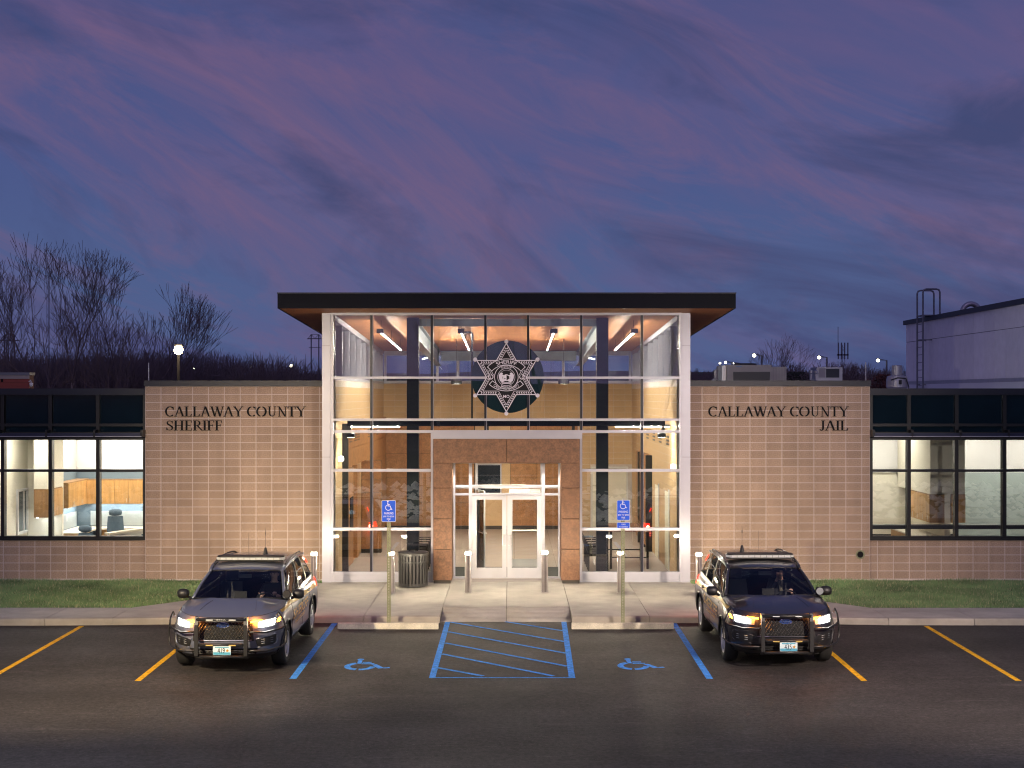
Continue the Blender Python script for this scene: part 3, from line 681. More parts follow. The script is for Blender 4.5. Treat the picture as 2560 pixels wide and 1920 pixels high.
def ceiling_panels(label, pts, power, col, sx, sy, z, group):
    for i, (x, y) in enumerate(pts):
        t = thing('ceiling_light', label[i], 'ceiling light', (x, y, z), group=group)
        obj('light_frame', MB().box(x - sx / 2 - .03, x + sx / 2 + .03, y - sy / 2 - .03, y + sy / 2 + .03, z - .02, z), M_whitep, t)
        obj('diffuser', MB().box(x - sx / 2, x + sx / 2, y - sy / 2, y + sy / 2, z - .03, z - .021), emis('panel_glow_%d' % power, col, power), t)
ceiling_panels(['office ceiling light panel nearest the cream pier', 'office ceiling light panel in the middle of the left office', 'office ceiling light panel nearest the block wall'], [(-12.6, 42.2), (-11.2, 42.2), (-9.95, 42.2)], 17, (1, .93, .84), 1.0, 1.3, 3.94, 'ceiling light panels of the left office')
ceiling_panels(['front ceiling light panel over the low chair', 'front ceiling light panel over the ledge'], [(-12.7, 38.4), (-10.4, 38.8)], 38, (1, .93, .84), .6, 1.2, 3.94, 'ceiling light panels of the left office')
ceiling_panels(['ceiling light panel beyond the partition window'], [(-15.4, 39.0)], 12, (1, .95, .84), .6, 1.2, 3.94, 'ceiling light panels of the left office')
# right office room ----------------------------------------------------------
room_box(t_rw, 'rear_wall', 9.0, 16.2, 42.0, 42.1, 0, zs_, M_cream); room_box(t_rw, 'rear_wall_upper', 9.0, 16.2, 41.95, 42.1, zs_ + .001, 3.95, M_whitep)
room_box(t_rw, 'rear_wall_teal', 13.0, 16.2, 41.93, 41.945, 0, zs_, M_tealp)
room_box(t_rw, 'end_wall', 9.13, 9.22, 37.05, 41.95, 0, 3.95, M_whitep); room_box(t_rw, 'ceiling', 9.13, 16.2, 37.05, 41.95, 3.96, 4.05, M_ceil)
room_box(t_rw, 'end_wall', 16.1, 16.2, 37.05, 41.9, 0, 3.95, M_whitep)
room_box(t_rw, 'cabinet_bulkhead', 11.22, 12.15, 38.63, 41.90, 2.055, 3.95, M_cream)
room_box(t_rw, 'wall_course_line', 9.25, 12.9, 41.985, 41.999, .62, .66, M_dark)
t = thing('wall_cabinet', 'oak wall cabinets on the central pier of the right office', 'cabinet', (11.4, 39.6, 1.29))
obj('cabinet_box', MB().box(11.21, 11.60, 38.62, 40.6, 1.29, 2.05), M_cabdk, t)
for k in range(4): d = obj('cabinet_door', MB().box(11.19, 11.208, 38.64 + k * .49, 39.11 + k * .49, 1.30, 2.03), M_cab, t); obj('handle', MB().tube([(11.17, 38.72 + k * .49, 1.34), (11.17, 38.72 + k * .49, 1.47)], .006, 5), M_steel, d)
room_box(t_rw, 'partition_wall', 11.61, 11.77, 38.66, 41.90, 0, 2.05, M_cream)
t = thing('end_cabinet', 'small brown cabinet beside the teal wall of the right office', 'cabinet', (11.97, 39, 1.35))
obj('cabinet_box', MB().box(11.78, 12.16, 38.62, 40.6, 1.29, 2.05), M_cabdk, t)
obj('end_panel', MB().box(11.785, 12.155, 38.60, 38.618, 1.295, 2.045), M_cab, t)
room_box(t_rw, 'window_stool', 9.2, 16.1, 37.05, 37.35, Z98(1326), Z98(1316), M_dark)
t = thing('office_counter', 'pale counter under the cabinets of the right office', 'desk', (12, 40.6, 0))
obj('counter_top', MB().box(10.9, 11.60, 38.7, 41.8, .86, .90), M_counter, t); obj('counter_base', MB().box(11.0, 11.60, 38.8, 41.8, 0, .859), M_cab, t)
ceiling_panels(['right office ceiling light panel nearest the block wall', 'right office ceiling light panel in the middle', 'right office ceiling light panel nearest the frame edge', 'right office ceiling light panel outside the frame'], [(9.9, 40.6), (11.3, 40.6), (13.2, 40.6), (15.2, 40.6)], 19, (1, .93, .84), .9, 1.3, 3.94, 'ceiling light panels of the right office')
# small things on the outside walls
t = thing('wall_scupper', 'dark round overflow pipe low on the right block wall', 'pipe', (X98(2150), YW, Z98(1386)))
obj('pipe_ring', MB().lathe([(.08, 0), (.115, 0), (.115, .05), (.08, .05)], (X98(2150), YW + .01, Z98(1386)), 20, 'y'), M_galv, t)
obj('pipe_bore', MB().lathe([(0, .035), (.082, .035), (.082, .045), (0, .045)], (X98(2150), YW + .01, Z98(1386)), 20, 'y'), M_black, t)
# ------------------------------------------------------------------ glass lobby tower
YT = 36.25; ST = FPX / YT
def XT(px): return (px - 1280) / ST
def ZT(py): return CH - (py - HZ) / ST
RS = .036                                  # roof falls to the rear
def ceil_z(y): return 6.787 - RS * (y - YT)
TX0, TX1 = XT(805.5), XT(1725.5)
YB = 50.7                                   # rear wall of the lobby
tw = thing('entrance_building', 'tall glass fronted lobby with a dark flat roof and cedar soffit between the block wings', 'building', (-.15, YT, 0))
# roof: fascia, soffit planks, deck
RX0, RX1, RY0, RY1 = -5.70, 5.44, 35.0, 51.6
def zroof(x, y): return -RS * (y - YT)
m = MB(); m.slab([(RX0, RY0), (RX1, RY0), (RX1, RY0 + .03), (RX0, RY0 + .03)], 6.787 - .01, 6.787 + .362, zroof)
m.slab([(RX0, RY0 + .031), (RX0 + .03, RY0 + .031), (RX0 + .03, RY1), (RX0, RY1)], 6.787 - .01, 6.787 + .362, zroof)
m.slab([(RX1 - .03, RY0 + .031), (RX1, RY0 + .031), (RX1, RY1), (RX1 - .03, RY1)], 6.787 - .01, 6.787 + .362, zroof)
m.slab([(RX0 + .031, RY1 - .03), (RX1 - .031, RY1 - .03), (RX1 - .031, RY1), (RX0 + .031, RY1)], 6.787 - .01, 6.787 + .362, zroof)
obj('fascia', m, M_fascia, tw)
m = MB(); m.slab([(RX0 - .012, RY0 - .012), (RX1 + .012, RY0 - .012), (RX1 + .012, RY0 + .02), (RX0 - .012, RY0 + .02)], 6.787 + .345, 6.787 + .375, zroof); obj('drip_edge', m, M_navy, tw)
m = MB(); m.slab([(RX0 + .031, RY0 + .031), (RX1 - .031, RY0 + .031), (RX1 - .031, RY1 - .031), (RX0 + .031, RY1 - .031)], 6.787 + .03, 6.787 + .30, zroof); obj('roof_deck', m, M_black, tw)
npl = 0; y = RY0 + .034; plank_xy = []
while y < RY1 - .05:
    y2 = min(y + .132, RY1 - .035)
    m = MB(); m.slab([(RX0 + .033, y + .004), (RX1 - .033, y + .004), (RX1 - .033, y2), (RX0 + .033, y2)], 6.787, 6.787 + .024, zroof)
    obj('soffit_plank', m, M_wood, tw); y = y2
# curtain wall frame
zt = {k: ZT(v) for k, v in dict(top=781.5, g0=788, a1=941.3, a0=947, b1=1046.3, b0=1052.2, c1=1075.6, c0=1082.4, d1=1172.6, d0=1179.3, e1=1319.3, e0=1326.2, s1=1429.4, s0=1438, p0=1451.5).items()}
m = MB(); m.box(TX0, XT(826), YT - .03, YT + .55, 0, ceil_z(YT) - .012); obj('corner_column', m, M_white, tw)
m = MB(); m.box(XT(1705), TX1, YT - .03, YT + .55, 0, ceil_z(YT) - .012); obj('corner_column', m, M_white, tw)
for sx in (TX0, XT(1705)):
    for z in (3.15, 5.95): obj('column_joint', MB().box(sx - .001, sx + .205, YT - .0325, YT - .0295, z, z + .008), mat('column_joint', (.16, .15, .16), .6), tw)
FY0, FY1 = YT - .012, YT + .13
jx = XT(826) + .002, XT(1705) - .002
LJ, RJ = XT(833.5), XT(1698.5)
def frame(name, x0, x1, z0, z1, y0=FY0, y1=FY1, mt=None): return obj(name, MB().box(x0, x1, y0, y1, z0, z1), mt or M_white, tw)
frame('frame_jamb', jx[0], LJ, .002, zt['top'] - .004); frame('frame_jamb', RJ, jx[1], .002, zt['top'] - .004)
frame('frame_head', LJ + .001, RJ - .001, zt['g0'], zt['top'] - .004)
for k in ('a', 'b', 'c'): frame('transom', LJ + .001, RJ - .001, zt[k + '0'], zt[k + '1'], YT - .02)
PX0, PX1 = XT(1082.5) , XT(1450)            # portal opening in the frame
frame('portal_head', PX0 - .055, PX1 + .055, ZT(1097.5), zt['c0'] - .002, YT - .035)
frame('frame_jamb', PX0 - .055, PX0, .002, ZT(1097.5) - .002, YT - .018); frame('frame_jamb', PX1, PX1 + .055, .002, ZT(1097.5) - .002, YT - .018)
for k in ('d', 'e'):
    frame('transom', LJ + .001, PX0 - .056, zt[k + '0'], zt[k + '1'], YT - .02); frame('transom', PX1 + .056, RJ - .001, zt[k + '0'], zt[k + '1'], YT - .02)
for a, b in ((LJ + .001, PX0 - .056), (PX1 + .056, RJ - .001)):
    frame('sill', a, b, zt['s0'], zt['s1'], YT - .03); frame('kick_panel', a + .02, b - .02, zt['p0'], zt['s0'] - .004, YT + .002); frame('sill_base', a, b, .004, zt['p0'] - .004, YT - .014)
    for xx in (a + .015, b - .015): frame('kick_frame', xx - .014, xx + .004, zt['p0'], zt['s0'] - .002, YT - .012)
M_bseal = mat('black_glazing_fin', (.008, .010, .022), .3)
MV = [928, 1079.5, 1213.3, 1320.3, 1453, 1605]
def fin(px, z0, z1):
    x = XT(px); obj('glazing_fin', MB().box(x - .028, x + .028, YT - .010, YT + .16, z0, z1), M_bseal, tw)
    obj('fin_edge', MB().box(x + .0285, x + .040, YT + .03, YT + .15, z0, z1), M_white, tw)
rowsT = [(zt['a1'], zt['g0']), (zt['b1'], zt['a0']), (zt['c1'], zt['b0'])]
for z0, z1 in rowsT:
    for px in MV: fin(px, z0 + .001, z1 - .001)
rowsL = [(zt['d1'], zt['c0']), (zt['e1'], zt['d0']), (zt['s1'], zt['e0'])]
for z0, z1 in rowsL:
    for px in (928, 1605): fin(px, z0 + .001, z1 - .001)
edges = [LJ] + [XT(p) for p in MV] + [RJ]
def pane(x0, x1, z0, z1, y=YT + .05, mt=None, name='glass_pane', par=None):
    tilt = R.uniform(-.0012, .0012); tl2 = R.uniform(-.0012, .0012)
    m = MB(); b = m.vs([(x, y + dy + (tilt if x == x1 else -tilt) + (tl2 if z == z1 else -tl2), z) for dy in (0, .008) for x in (x0, x1) for z in (z0, z1)])
    for q in ((0, 2, 3, 1), (4, 5, 7, 6), (0, 1, 5, 4), (2, 6, 7, 3), (0, 4, 6, 2), (1, 3, 7, 5)): m.face([b + i for i in q])
    return obj(name, m, mt or M_glass, par or tw)
for z0, z1 in rowsT:
    for a, b in zip(edges, edges[1:]): pane(a + .028, b - .028, z0, z1)
for z0, z1 in rowsL:
    for a, b in ((LJ, XT(928) - .028), (XT(928) + .042, PX0 - .056), (PX1 + .056, XT(1605) - .028), (XT(1605) + .042, RJ)): pane(a + .001, b - .001, z0, z1)
# side clerestory: mullions, rails, glass, sheathing below
md = [36.8, 38.4, 39.97, 41.54, 43.11, 44.68, 46.25, 47.82, 49.39, 50.5]
for sx, xi in ((-1, -4.52), (1, 4.22)):
    xo = xi + sx * .20
    lo, hi = min(xi, xo), max(xi, xo)
    for d in md: m = MB(); m.slab([(lo, d), (hi, d), (hi, d + .055), (lo, d + .055)], 5.20 - (6.787 - 6.787), 5.20, None); m = MB(); m.box(lo, hi, d, d + .055, 5.20, ceil_z(d) - .15); obj('clerestory_mullion', m, M_white, tw)
    m = MB(); m.slab([(lo, 36.81), (hi, 36.81), (hi, YB - .01), (lo, YB - .01)], 6.787 - .145, 6.787 - .003, zroof); obj('clerestory_head', m, M_white, tw)
    m = MB(); m.box(lo - .005, hi + .005, 36.81, YB - .01, 5.11, 5.199); obj('clerestory_sill', m, M_white, tw)
    for a, b in zip(md, md[1:]):
        m = MB(); xg = xi + sx * .12; m.slab([(xg, a + .056), (xg + .008, a + .056), (xg + .008, b - .001), (xg, b - .001)], 5.2, 5.2); m = MB(); bt = m.vs([(xg + dx, yy, zz) for dx in (0, .008) for yy, zz in ((a + .056, 5.2), (b - .001, 5.2), (b - .001, ceil_z(b) - .146), (a + .056, ceil_z(a) - .146))])
        for q in ((0, 1, 2, 3), (7, 6, 5, 4), (0, 4, 5, 1), (1, 5, 6, 2), (2, 6, 7, 3), (3, 7, 4, 0)): m.face([bt + i for i in q])
        obj('clerestory_pane', m, M_glass, tw)
    # side wall of interior block, coursed
    m = MB(); m.box(lo - (0.0 if sx > 0 else -.0), hi, 36.81, YB, -.1, 5.105) ; obj('side_wall_core', m, M_mortar, tw)
    m = MB(); nz_ = 25; y = 36.85
    while y < YB - .4:
        for r in range(nz_):
            z0_ = .02 + r * RH
            if z0_ + RH > 5.12: break
            xa_, xb_ = (xi - .001, xi + .006) if sx < 0 else (xi - .006, xi + .001)
            m.box(xa_, xb_, y + .005, y + .399, z0_ + .004, z0_ + RH - .004)
        y += .404
    obj('side_wall_blocks', m, M_inblock, tw, kind='stuff')
XL, XR = -4.52, 4.22
# rear wall
m = MB(); m.box(XL, XR, YB + .006, YB + .3, -.1, 5.12); obj('rear_wall_core', m, M_mortar, tw)
bx = [WX(820 / 5.925 + 820, YB)]
while bx[-1] + .405 < XR: bx.append(bx[-1] + .405)
bx.append(XR)
bz = [.02 + RH * k for k in range(25)] + [5.12]
_ib = {}
def inb(w, h):
    k = (round(w, 3), round(h, 3))
    if k not in _ib: _ib[k] = MB().box(-w / 2, w / 2, -.004, .02, -h / 2, h / 2).mesh('block', M_inblock)
    return _ib[k]
door_x0, door_x1 = WX(1478, YB), WX(1570, YB)
def skipb(x, z):
    if 1.45 < z < 3.7: return x < 2.3
    if z <= 1.45: return True if x < 2.6 else (door_x0 < x < door_x1)
    if z >= 3.7: return False
    return False
def skipc(x, z):
    if z > 3.65: return False
    if x < 2.32: return True
    return door_x0 - .1 < x < door_x1 + .1 and z < 2.25
lay_blocks(tw, bx, bz, YB, inb, skipc, jt=.008, name='interior_block')
# clerestory of the rear wall
zc1 = ceil_z(YB)
frame('rear_clerestory_sill', XL + .01, XR - .01, 5.125, 5.215, YB - .01, YB + .1); frame('rear_clerestory_head', XL + .01, XR - .01, zc1 - .16, zc1 - .004, YB - .01, YB + .1)
cx_ = [XL + .01, WX(1090, YB), WX(1142, YB), WX(1215, YB), WX(1320, YB), WX(1405, YB), WX(1490, YB), XR - .10]
for x in cx_: frame('rear_clerestory_mullion', x, x + .09, 5.216, zc1 - .161, YB, YB + .09)
for a, b in zip(cx_, cx_[1:]): pane(a + .09, b, 5.216, zc1 - .161, YB + .04, name='rear_clerestory_pane')
# interior floor and its tiles' joints
m = MB(); m.box(TX0 + .2, TX1 - .2, YT + .14, YB, -.12, -.001); obj('floor', m, mat('grout', (.20, .17, .15), .8), tw)
TS = 1.15
xs_ = [XL + TS * k for k in range(9)]; ys_ = [YT + .16 + TS * k for k in range(13)]
tile = None
for a in xs_:
    for b in ys_:
        x1, y1 = min(a + TS, XR) - .008, min(b + TS, YB) - .008
        if x1 - a < .05: continue
        obj('floor_tile', MB().box(a, x1, b, y1, -.001, .004), M_fl, tw)
# portal ------------------------------------------------------------
YP = 36.0; SP = FPX / YP
def XP(px): return (px - 1280) / SP
def ZP(py): return CH - (py - HZ) / SP
zl = ZP(1157.5); ztp = ZP(1097.5)
cuts = [ZP(1451), ZP(1374), ZP(1297), ZP(1220), zl]
obj('portal_panel', MB().bbox(XP(1083), XP(1266.2), YP, YP + .10, zl, ztp, .003), M_panel, tw)
obj('portal_panel', MB().bbox(XP(1267.2), XP(1449.5), YP, YP + .10, zl, ztp, .003), M_panel, tw)
for a, b in ((1083, 1127.5), (1405, 1449.5)):
    for z0, z1 in zip(cuts, cuts[1:]): obj('portal_panel', MB().bbox(XP(a), XP(b), YP, YP + .06, z0 + (.006), z1 - .006, .003), M_panel, tw)
    obj('portal_base', MB().box(XP(a) + .01, XP(b) - .01, YP + .012, YT + .7, .003, cuts[0] - .002), M_base, tw)
    obj('portal_core', MB().box(XP(a) + .004, XP(b) - .004, YP + .061, YT + .75, cuts[0], zl - .004), M_paneldk, tw)
    # reveal panels facing the doorway
    xs2 = (XP(b) - .003, XP(b) + .02) if a < 1200 else (XP(a) - .02, XP(a) + .003)
    for z0, z1 in zip(cuts, cuts[1:]): obj('reveal_panel', MB().box(xs2[0], xs2[1], YP + .01, YT + .72, z0 + .004, z1 - .004), M_panel, tw)
obj('portal_soffit', MB().box(XP(1127.5), XP(1405), YP + .10, YT + .75, zl + .005, zl + .03), M_panel, tw)
obj('portal_core', MB().box(XP(1083) + .004, XP(1449.5) - .004, YP + .101, YT + .74, zl + .031, ztp - .01), M_paneldk, tw)
# storefront in the recess
YD = 37.0; SD = FPX / YD
def XD(px): return (px - 1280) / SD
def ZD(py): return CH - (py - HZ) / SD
def fr(name, a, b, z0, z1, y0=YD, y1=YD + .12, mt=None, par=None): return obj(name, MB().box(a, b, y0, y1, z0, z1), mt or M_white, par or tw)
zh = zl - .002; xa, xb_ = XD(1132), XD(1401)
JB = [(1132, 1138), (1172, 1180), (1354.5, 1362.5), (1395.5, 1401)]
for a, b in JB: fr('storefront_post', XD(a), XD(b), .004, zh)
for a, b in ((1138, 1172), (1180, 1354.5), (1362.5, 1395.5)):
    fr('storefront_rail', XD(a) + .001, XD(b) - .001, ZD(1238.5), ZD(1233))
    if a != 1180: fr('storefront_rail', XD(a) + .001, XD(b) - .001, .004, ZD(1442), ); pane(XD(a) + .001, XD(b) - .001, ZD(1442), ZD(1238.5), YD + .06, M_glassdoor, 'sidelight_pane')
    fr('storefront_rail', XD(a) + .001, XD(b) - .001, ZD(1217), ZD(1213)) if a != 1180 else None
    pane(XD(a) + .001, XD(b) - .001, ZD(1233), zh, YD + .065, M_glassdoor, 'transom_pane')
fr('storefront_rail', XD(1180) + .001, XD(1354.5) - .001, ZD(1216), ZD(1212.5))
M_doorf = mat('door_white_aluminium', (.52, .52, .55), .38, .2)
for i, (a, b, h) in enumerate(((1180.4, 1266.6, 1), (1268, 1354.1, -1))):
    xa2, xb2 = XD(a), XD(b); top = ZD(1239); sw = .115
    d = D.objects.new('entrance_door', None); COL.objects.link(d); d.parent = tw; OFF[d.name] = off_of(tw)
    m = MB(); y0, y1 = YD + .015, YD + .06
    m.box(xa2, xa2 + sw, y0, y1, .012, top); m.box(xb2 - sw, xb2, y0, y1, .012, top); m.box(xa2 + sw, xb2 - sw, y0, y1, top - .105, top); m.box(xa2 + sw, xb2 - sw, y0, y1, .012, ZD(1419.5))
    obj('door_frame', m, M_doorf, d); pane(xa2 + sw, xb2 - sw, ZD(1419.5), top - .105, YD + .035, M_glassdoor, 'door_pane', d)
    hx = XD(1264) - .07 if h > 0 else XD(1270.5) + .07
    e = XD(1264) if h > 0 else XD(1270.5)
    m = MB(); m.tube([(e - h * .0, y0 - .0, ZD(1336)), (e, y0 - .06, ZD(1336)), (e - h * .075, y0 - .07, ZD(1336.5)), (e - h * .075, y0 - .07, ZD(1362)), (e, y0 - .06, ZD(1362.5)), (e, y0, ZD(1362.5))], .011, 8)
    obj('pull_handle', m, M_steel, d)
obj('threshold', MB().box(XD(1180), XD(1354.5), YD - .02, YD + .13, .004, .012), M_steel, tw)
# vestibule behind the doors: inner storefront
YV = 39.4; SV = FPX / YV
def XV(px): return (px - 1280) / SV
def ZV(py): return CH - (py - HZ) / SV
vx0, vx1, vz1 = -1.62, 1.33, 2.95
for x in (vx0, vx1 - .06): fr('vestibule_post', x, x + .06, .004, vz1, YV, YV + .1)
fr('vestibule_head', vx0 + .061, vx1 - .061, vz1 - .06, vz1, YV, YV + .1)
fr('vestibule_transom', vx0 + .061, vx1 - .061, 2.16, 2.22, YV, YV + .1)
for x in (-1.0, .78): fr('vestibule_post', x, x + .05, .004, vz1 - .061, YV + .005, YV + .095)
for a, b, z0, z1 in ((vx0 + .06, -1.0, .01, 2.16), (.83, vx1 - .06, .01, 2.16), (vx0 + .06, -1.0, 2.22, vz1 - .061), (-.95, .78, 2.22, vz1 - .061), (.83, vx1 - .06, 2.22, vz1 - .061)): pane(a, b, z0, z1, YV + .04, M_glassdoor, 'vestibule_pane')
for x in (vx0, vx1 - .012):
    for z0, z1 in ((.05, 2.16), (2.2, vz1 - .06)): obj('vestibule_pane', MB().box(x + .002, x + .010, YD + .13, YV - .002, z0, z1), M_glassdoor, tw)
    fr('vestibule_rail', x, x + .05, 2.161, 2.199, YD + .13, YV - .001)
    fr('vestibule_rail', x, x + .05, .004, .049, YD + .13, YV - .001)
obj('entry_mat', MB().box(vx0 + .06, vx1 - .07, YD + .14, YV - .01, .0045, .014), mat('entry_mat', (.035, .04, .042), .95, bump=.3), tw)
# inner doors: right one shut with a push bar, left one standing open
for i, (loc, rz) in enumerate(((( -.94, YV + .02, .01), math.radians(-76)), ((.775, YV + .02, .01), PI))):
    d = thing('inner_door', ('open glass inner door with a closer arm inside the left of the vestibule', 'closed glass inner door with a push bar inside the right of the vestibule')[i], 'door', loc, local=True, rz=rz)
    m = MB(); W_ = .85; m.box(0, .09, -.02, .02, 0, 2.13); m.box(W_ - .09, W_, -.02, .02, 0, 2.13); m.box(.09, W_ - .09, -.02, .02, 2.03, 2.13); m.box(.09, W_ - .09, -.02, .02, 0, .22); obj('door_frame', m, M_doorf, d)
    obj('door_pane', MB().box(.09, W_ - .09, -.004, .004, .22, 2.03), M_glassdoor, d)
    obj('push_bar', MB().tube([(.06, .05, 1.0), (W_ - .05, .05, 1.0)], .022, 8), M_steel, d); obj('push_bar', MB().tube([(.06, -.05, 1.0), (W_ - .05, -.05, 1.0)], .018, 8), M_steel, d)
    obj('door_closer', MB().box(.1, .42, -.06, -.021, 2.04, 2.10), M_steel, d)
# steel frame: columns, cross beam, roof beams, girt -----------------------------
M_colm = mat('blue_black_steel', (.008, .013, .028), .55, 0, spec=.2)
M_beam = mat('grey_painted_steel', (.20, .24, .27), .4, .2, var=.15)
YC = 37.75
for xc in (WX(1032.7, YC), WX(1505.2, YC)): obj('steel_column', MB().box(xc - .155, xc + .155, YC - .155, YC + .155, .004, ceil_z(YC) - .01), M_colm, tw)
xc0, xc1 = WX(1032.7, YC), WX(1505.2, YC)
def ibeam(name, x0, x1, y0, y1, h, along):
    m = MB()
    if along == 'x':
        zt_ = ceil_z(y0) - .03; w = .11; yc = (y0 + y1) / 2
        m.box(x0, x1, yc - w, yc + w, zt_ - .018, zt_); m.box(x0, x1, yc - w, yc + w, zt_ - h, zt_ - h + .018); m.box(x0, x1, yc - .008, yc + .008, zt_ - h + .018, zt_ - .018)
    else:
        xc = (x0 + x1) / 2; w = .11
        P = lambda a, b: [(a, y0), (b, y0), (b, y1), (a, y1)]
        m.slab(P(xc - w, xc + w), 6.787 - .048, 6.787 - .03, zroof); m.slab(P(xc - w, xc + w), 6.787 - .03 - h, 6.787 - .012 - h, zroof); m.slab(P(xc - .008, xc + .008), 6.787 - .012 - h, 6.787 - .048, zroof)
    obj(name, m, M_beam, tw)
ibeam('cross_beam', xc0 + .156, xc1 - .156, YC - .1, YC + .1, .19, 'x')
ibeam('roof_beam', xc0 - .1, xc0 + .1, YC + .156, YB - .02, .50, 'y'); ibeam('roof_beam', xc1 - .1, xc1 + .1, YC + .156, YB - .02, .50, 'y')
ibeam('rear_beam', xc0 + .12, xc1 - .12, YB - .45, YB - .25, .34, 'x')
zg = 4.71 - (1058.5 - HZ) / FPX * 37.4
obj('girt', MB().box(XL + .25, XR - .25, 37.33, 37.47, zg - .07, zg + .07), mat('girt_steel', (.012, .016, .03), .2, .3), tw)
for xg in (WX(1218, 37.4), WX(1433, 37.4), XL + .3, XR - .3): obj('girt_hanger', MB().box(xg - .04, xg + .04, 37.35, 37.45, zg - .30, zg - .071), M_dark, tw)
obj('fire_pipe', MB().tube([(WX(1160, 39), 39, ceil_z(39) - .28), (WX(1178, 39), 39, ceil_z(39) - .28), (WX(1180, 39), 39, ceil_z(39) - .32), (WX(1180, 39), 39, 4.0)], .03, 8), M_dark, tw)
# rust coloured panels low on the rear wall, interior window, door
def ipanel(x0, x1, z0, z1, y=YB - .06): obj('wall_panel', MB().bbox(x0 + .006, x1 - .006, y, y + .05, z0 + .006, z1 - .006), M_panellit, tw)
zp = [.12, .95, 1.8, 2.65, 3.35, 3.64]
xp = [XL + .02, -3.2, -1.9, WX(1186, YB)]
for a, b in zip(xp, xp[1:]):
    for c, d_ in zip(zp, zp[1:]): ipanel(a, b, c, d_)
xp = [WX(1276, YB), .85, 1.75, 2.31]
for a, b in zip(xp, xp[1:]):
    for c, d_ in zip(zp, zp[1:]): ipanel(a, b, c, d_)
obj('rear_base', MB().box(XL + .02, 2.31, YB - .07, YB, .004, .115), M_base, tw)
obj('rear_panel_core', MB().box(XL + .02, 2.31, YB - .008, YB + .002, .12, 3.64), M_paneldk, tw)
wx0, wx1 = WX(1188, YB), WX(1254, YB)
obj('pass_window_wall', MB().box(wx0, WX(1276, YB) - .004, YB - .05, YB - .011, .12, 3.64), M_inblock, tw)
fr('pass_window_frame', wx0 + .05, wx1, 1.15, 2.30, YB - .075, YB - .051); obj('pass_window_pane', MB().box(wx0 + .10, wx1 - .05, YB - .082, YB - .0755, 1.20, 2.25), mat('dark_room_glass', (.012, .018, .03), .1), tw)
dr = D.objects.new('lobby_door', None); COL.objects.link(dr); dr.parent = tw; OFF[dr.name] = off_of(tw)
obj('door_leaf', MB().box(door_x0 + .06, door_x1 - .06, YB - .02, YB + .02, .01, 2.13), M_cream, dr); obj('door_frame', MB().prism([(door_x0, .004), (door_x0 + .055, .004), (door_x0 + .055, 2.14), (door_x1 - .055, 2.14), (door_x1 - .055, .004), (door_x1, .004), (door_x1, 2.20), (door_x0, 2.20)], YB - .035, YB + .03), M_whitep, dr)
obj('door_handle', MB().box(door_x1 - .2, door_x1 - .1, YB - .07, YB - .021, .98, 1.1), M_steel, dr)
for k, (x, z) in enumerate(((WX(1552, YB), 1.05),)): obj('wall_plate', MB().box(x + .35, x + .47, YB - .03, YB - .005, z, z + .13), M_steel, tw)
# left wall: rust panel cladding with reveals, louvres; right wall: louvres, panel niche
def side_panel(xi, sx, y0, y1, z0, z1, t_=.10, mt=None):
    a, b = (xi, xi + t_) if sx < 0 else (xi - t_, xi)
    obj('side_panel', MB().box(a + .001, b, y0 + .006, y1 - .006, z0 + .006, z1 - .006), mt or M_panellit, tw)
ysd = [38.3, 40.3, 42.3]
for a, b in ((38.45, 41.4), (41.4, 43.6)):
    for c, d_ in ((2.75, 3.25), (3.25, 3.95)): side_panel(XL, -1, a, b, c, d_)
for a, b in ((43.6, 46), (46, 48.4), (48.4, 50.6)):
    for c, d_ in zip([.12, .95, 1.8, 2.65, 3.25], [.95, 1.8, 2.65, 3.25, 3.95]): side_panel(XL, -1, a, b, c, d_)
for a, b in ((38.45, 39.6), (40.6, 41.2)):
    for c, d_ in ((.12, 1.3), (1.3, 2.75)): side_panel(XL, -1, a, b, c, d_, .16)
obj('niche_post', MB().box(XL + .001, XL + .16, 38.28, 38.44, .004, 3.95), M_dark, tw)
# projecting volume beyond the opening
for c, d_ in zip([.12, .95, 1.8, 2.2], [.95, 1.8, 2.2, 2.75]): obj('side_panel', MB().bbox(XL + .02, XL + .62, 43.0, 43.06, c + .005, d_ - .005), M_panellit, tw)
obj('niche_base', MB().box(XL + .02, XL + .61, 43.01, 43.4, .004, .115), M_base, tw); obj('niche_core', MB().box(XL + .02, XL + .60, 43.061, 43.4, .12, 2.74), M_paneldk, tw)
obj('niche_display', MB().box(XL + .162, XL + .185, 38.75, 39.35, 1.05, 1.95), M_black, tw)
for k, yy in enumerate((39.2, 40.4, 41.2, 44.2, 47.0)):
    for j in range(4): obj('louvre_slot', MB().box(XL + .101, XL + .108, yy, yy + .55, 3.42 + j * .075, 3.455 + j * .075), M_dark, tw)
for k, yy in enumerate((38.6, 40.6, 42.4, 44.4)):
    for j in range(3): obj('louvre_slot', MB().box(XR - .014, XR - .007, yy, yy + .7, 3.36 + j * .10, 3.41 + j * .10), M_dark, tw)
for a, b in ((43.5, 45.4), (45.4, 47.4)): side_panel(XR, 1, a, b, .12, 1.9, .14); side_panel(XR, 1, a, b, 1.9, 2.9, .14)
for yy in (43.3, 44.6, 46.0): obj('niche_post', MB().box(XR - .20, XR - .002, yy, yy + .12, .004, 2.9), M_dark, tw)
sd = D.objects.new('side_door', None); COL.objects.link(sd); sd.parent = tw; OFF[sd.name] = off_of(tw)
obj('door_leaf', MB().box(XR - .03, XR - .007, 38.6, 39.5, .01, 2.1), M_cream, sd); obj('door_frame', MB().box(XR - .035, XR - .008, 38.5, 38.595, .01, 2.18), M_whitep, sd)
sd = D.objects.new('side_door', None); COL.objects.link(sd); sd.parent = tw; OFF[sd.name] = off_of(tw)
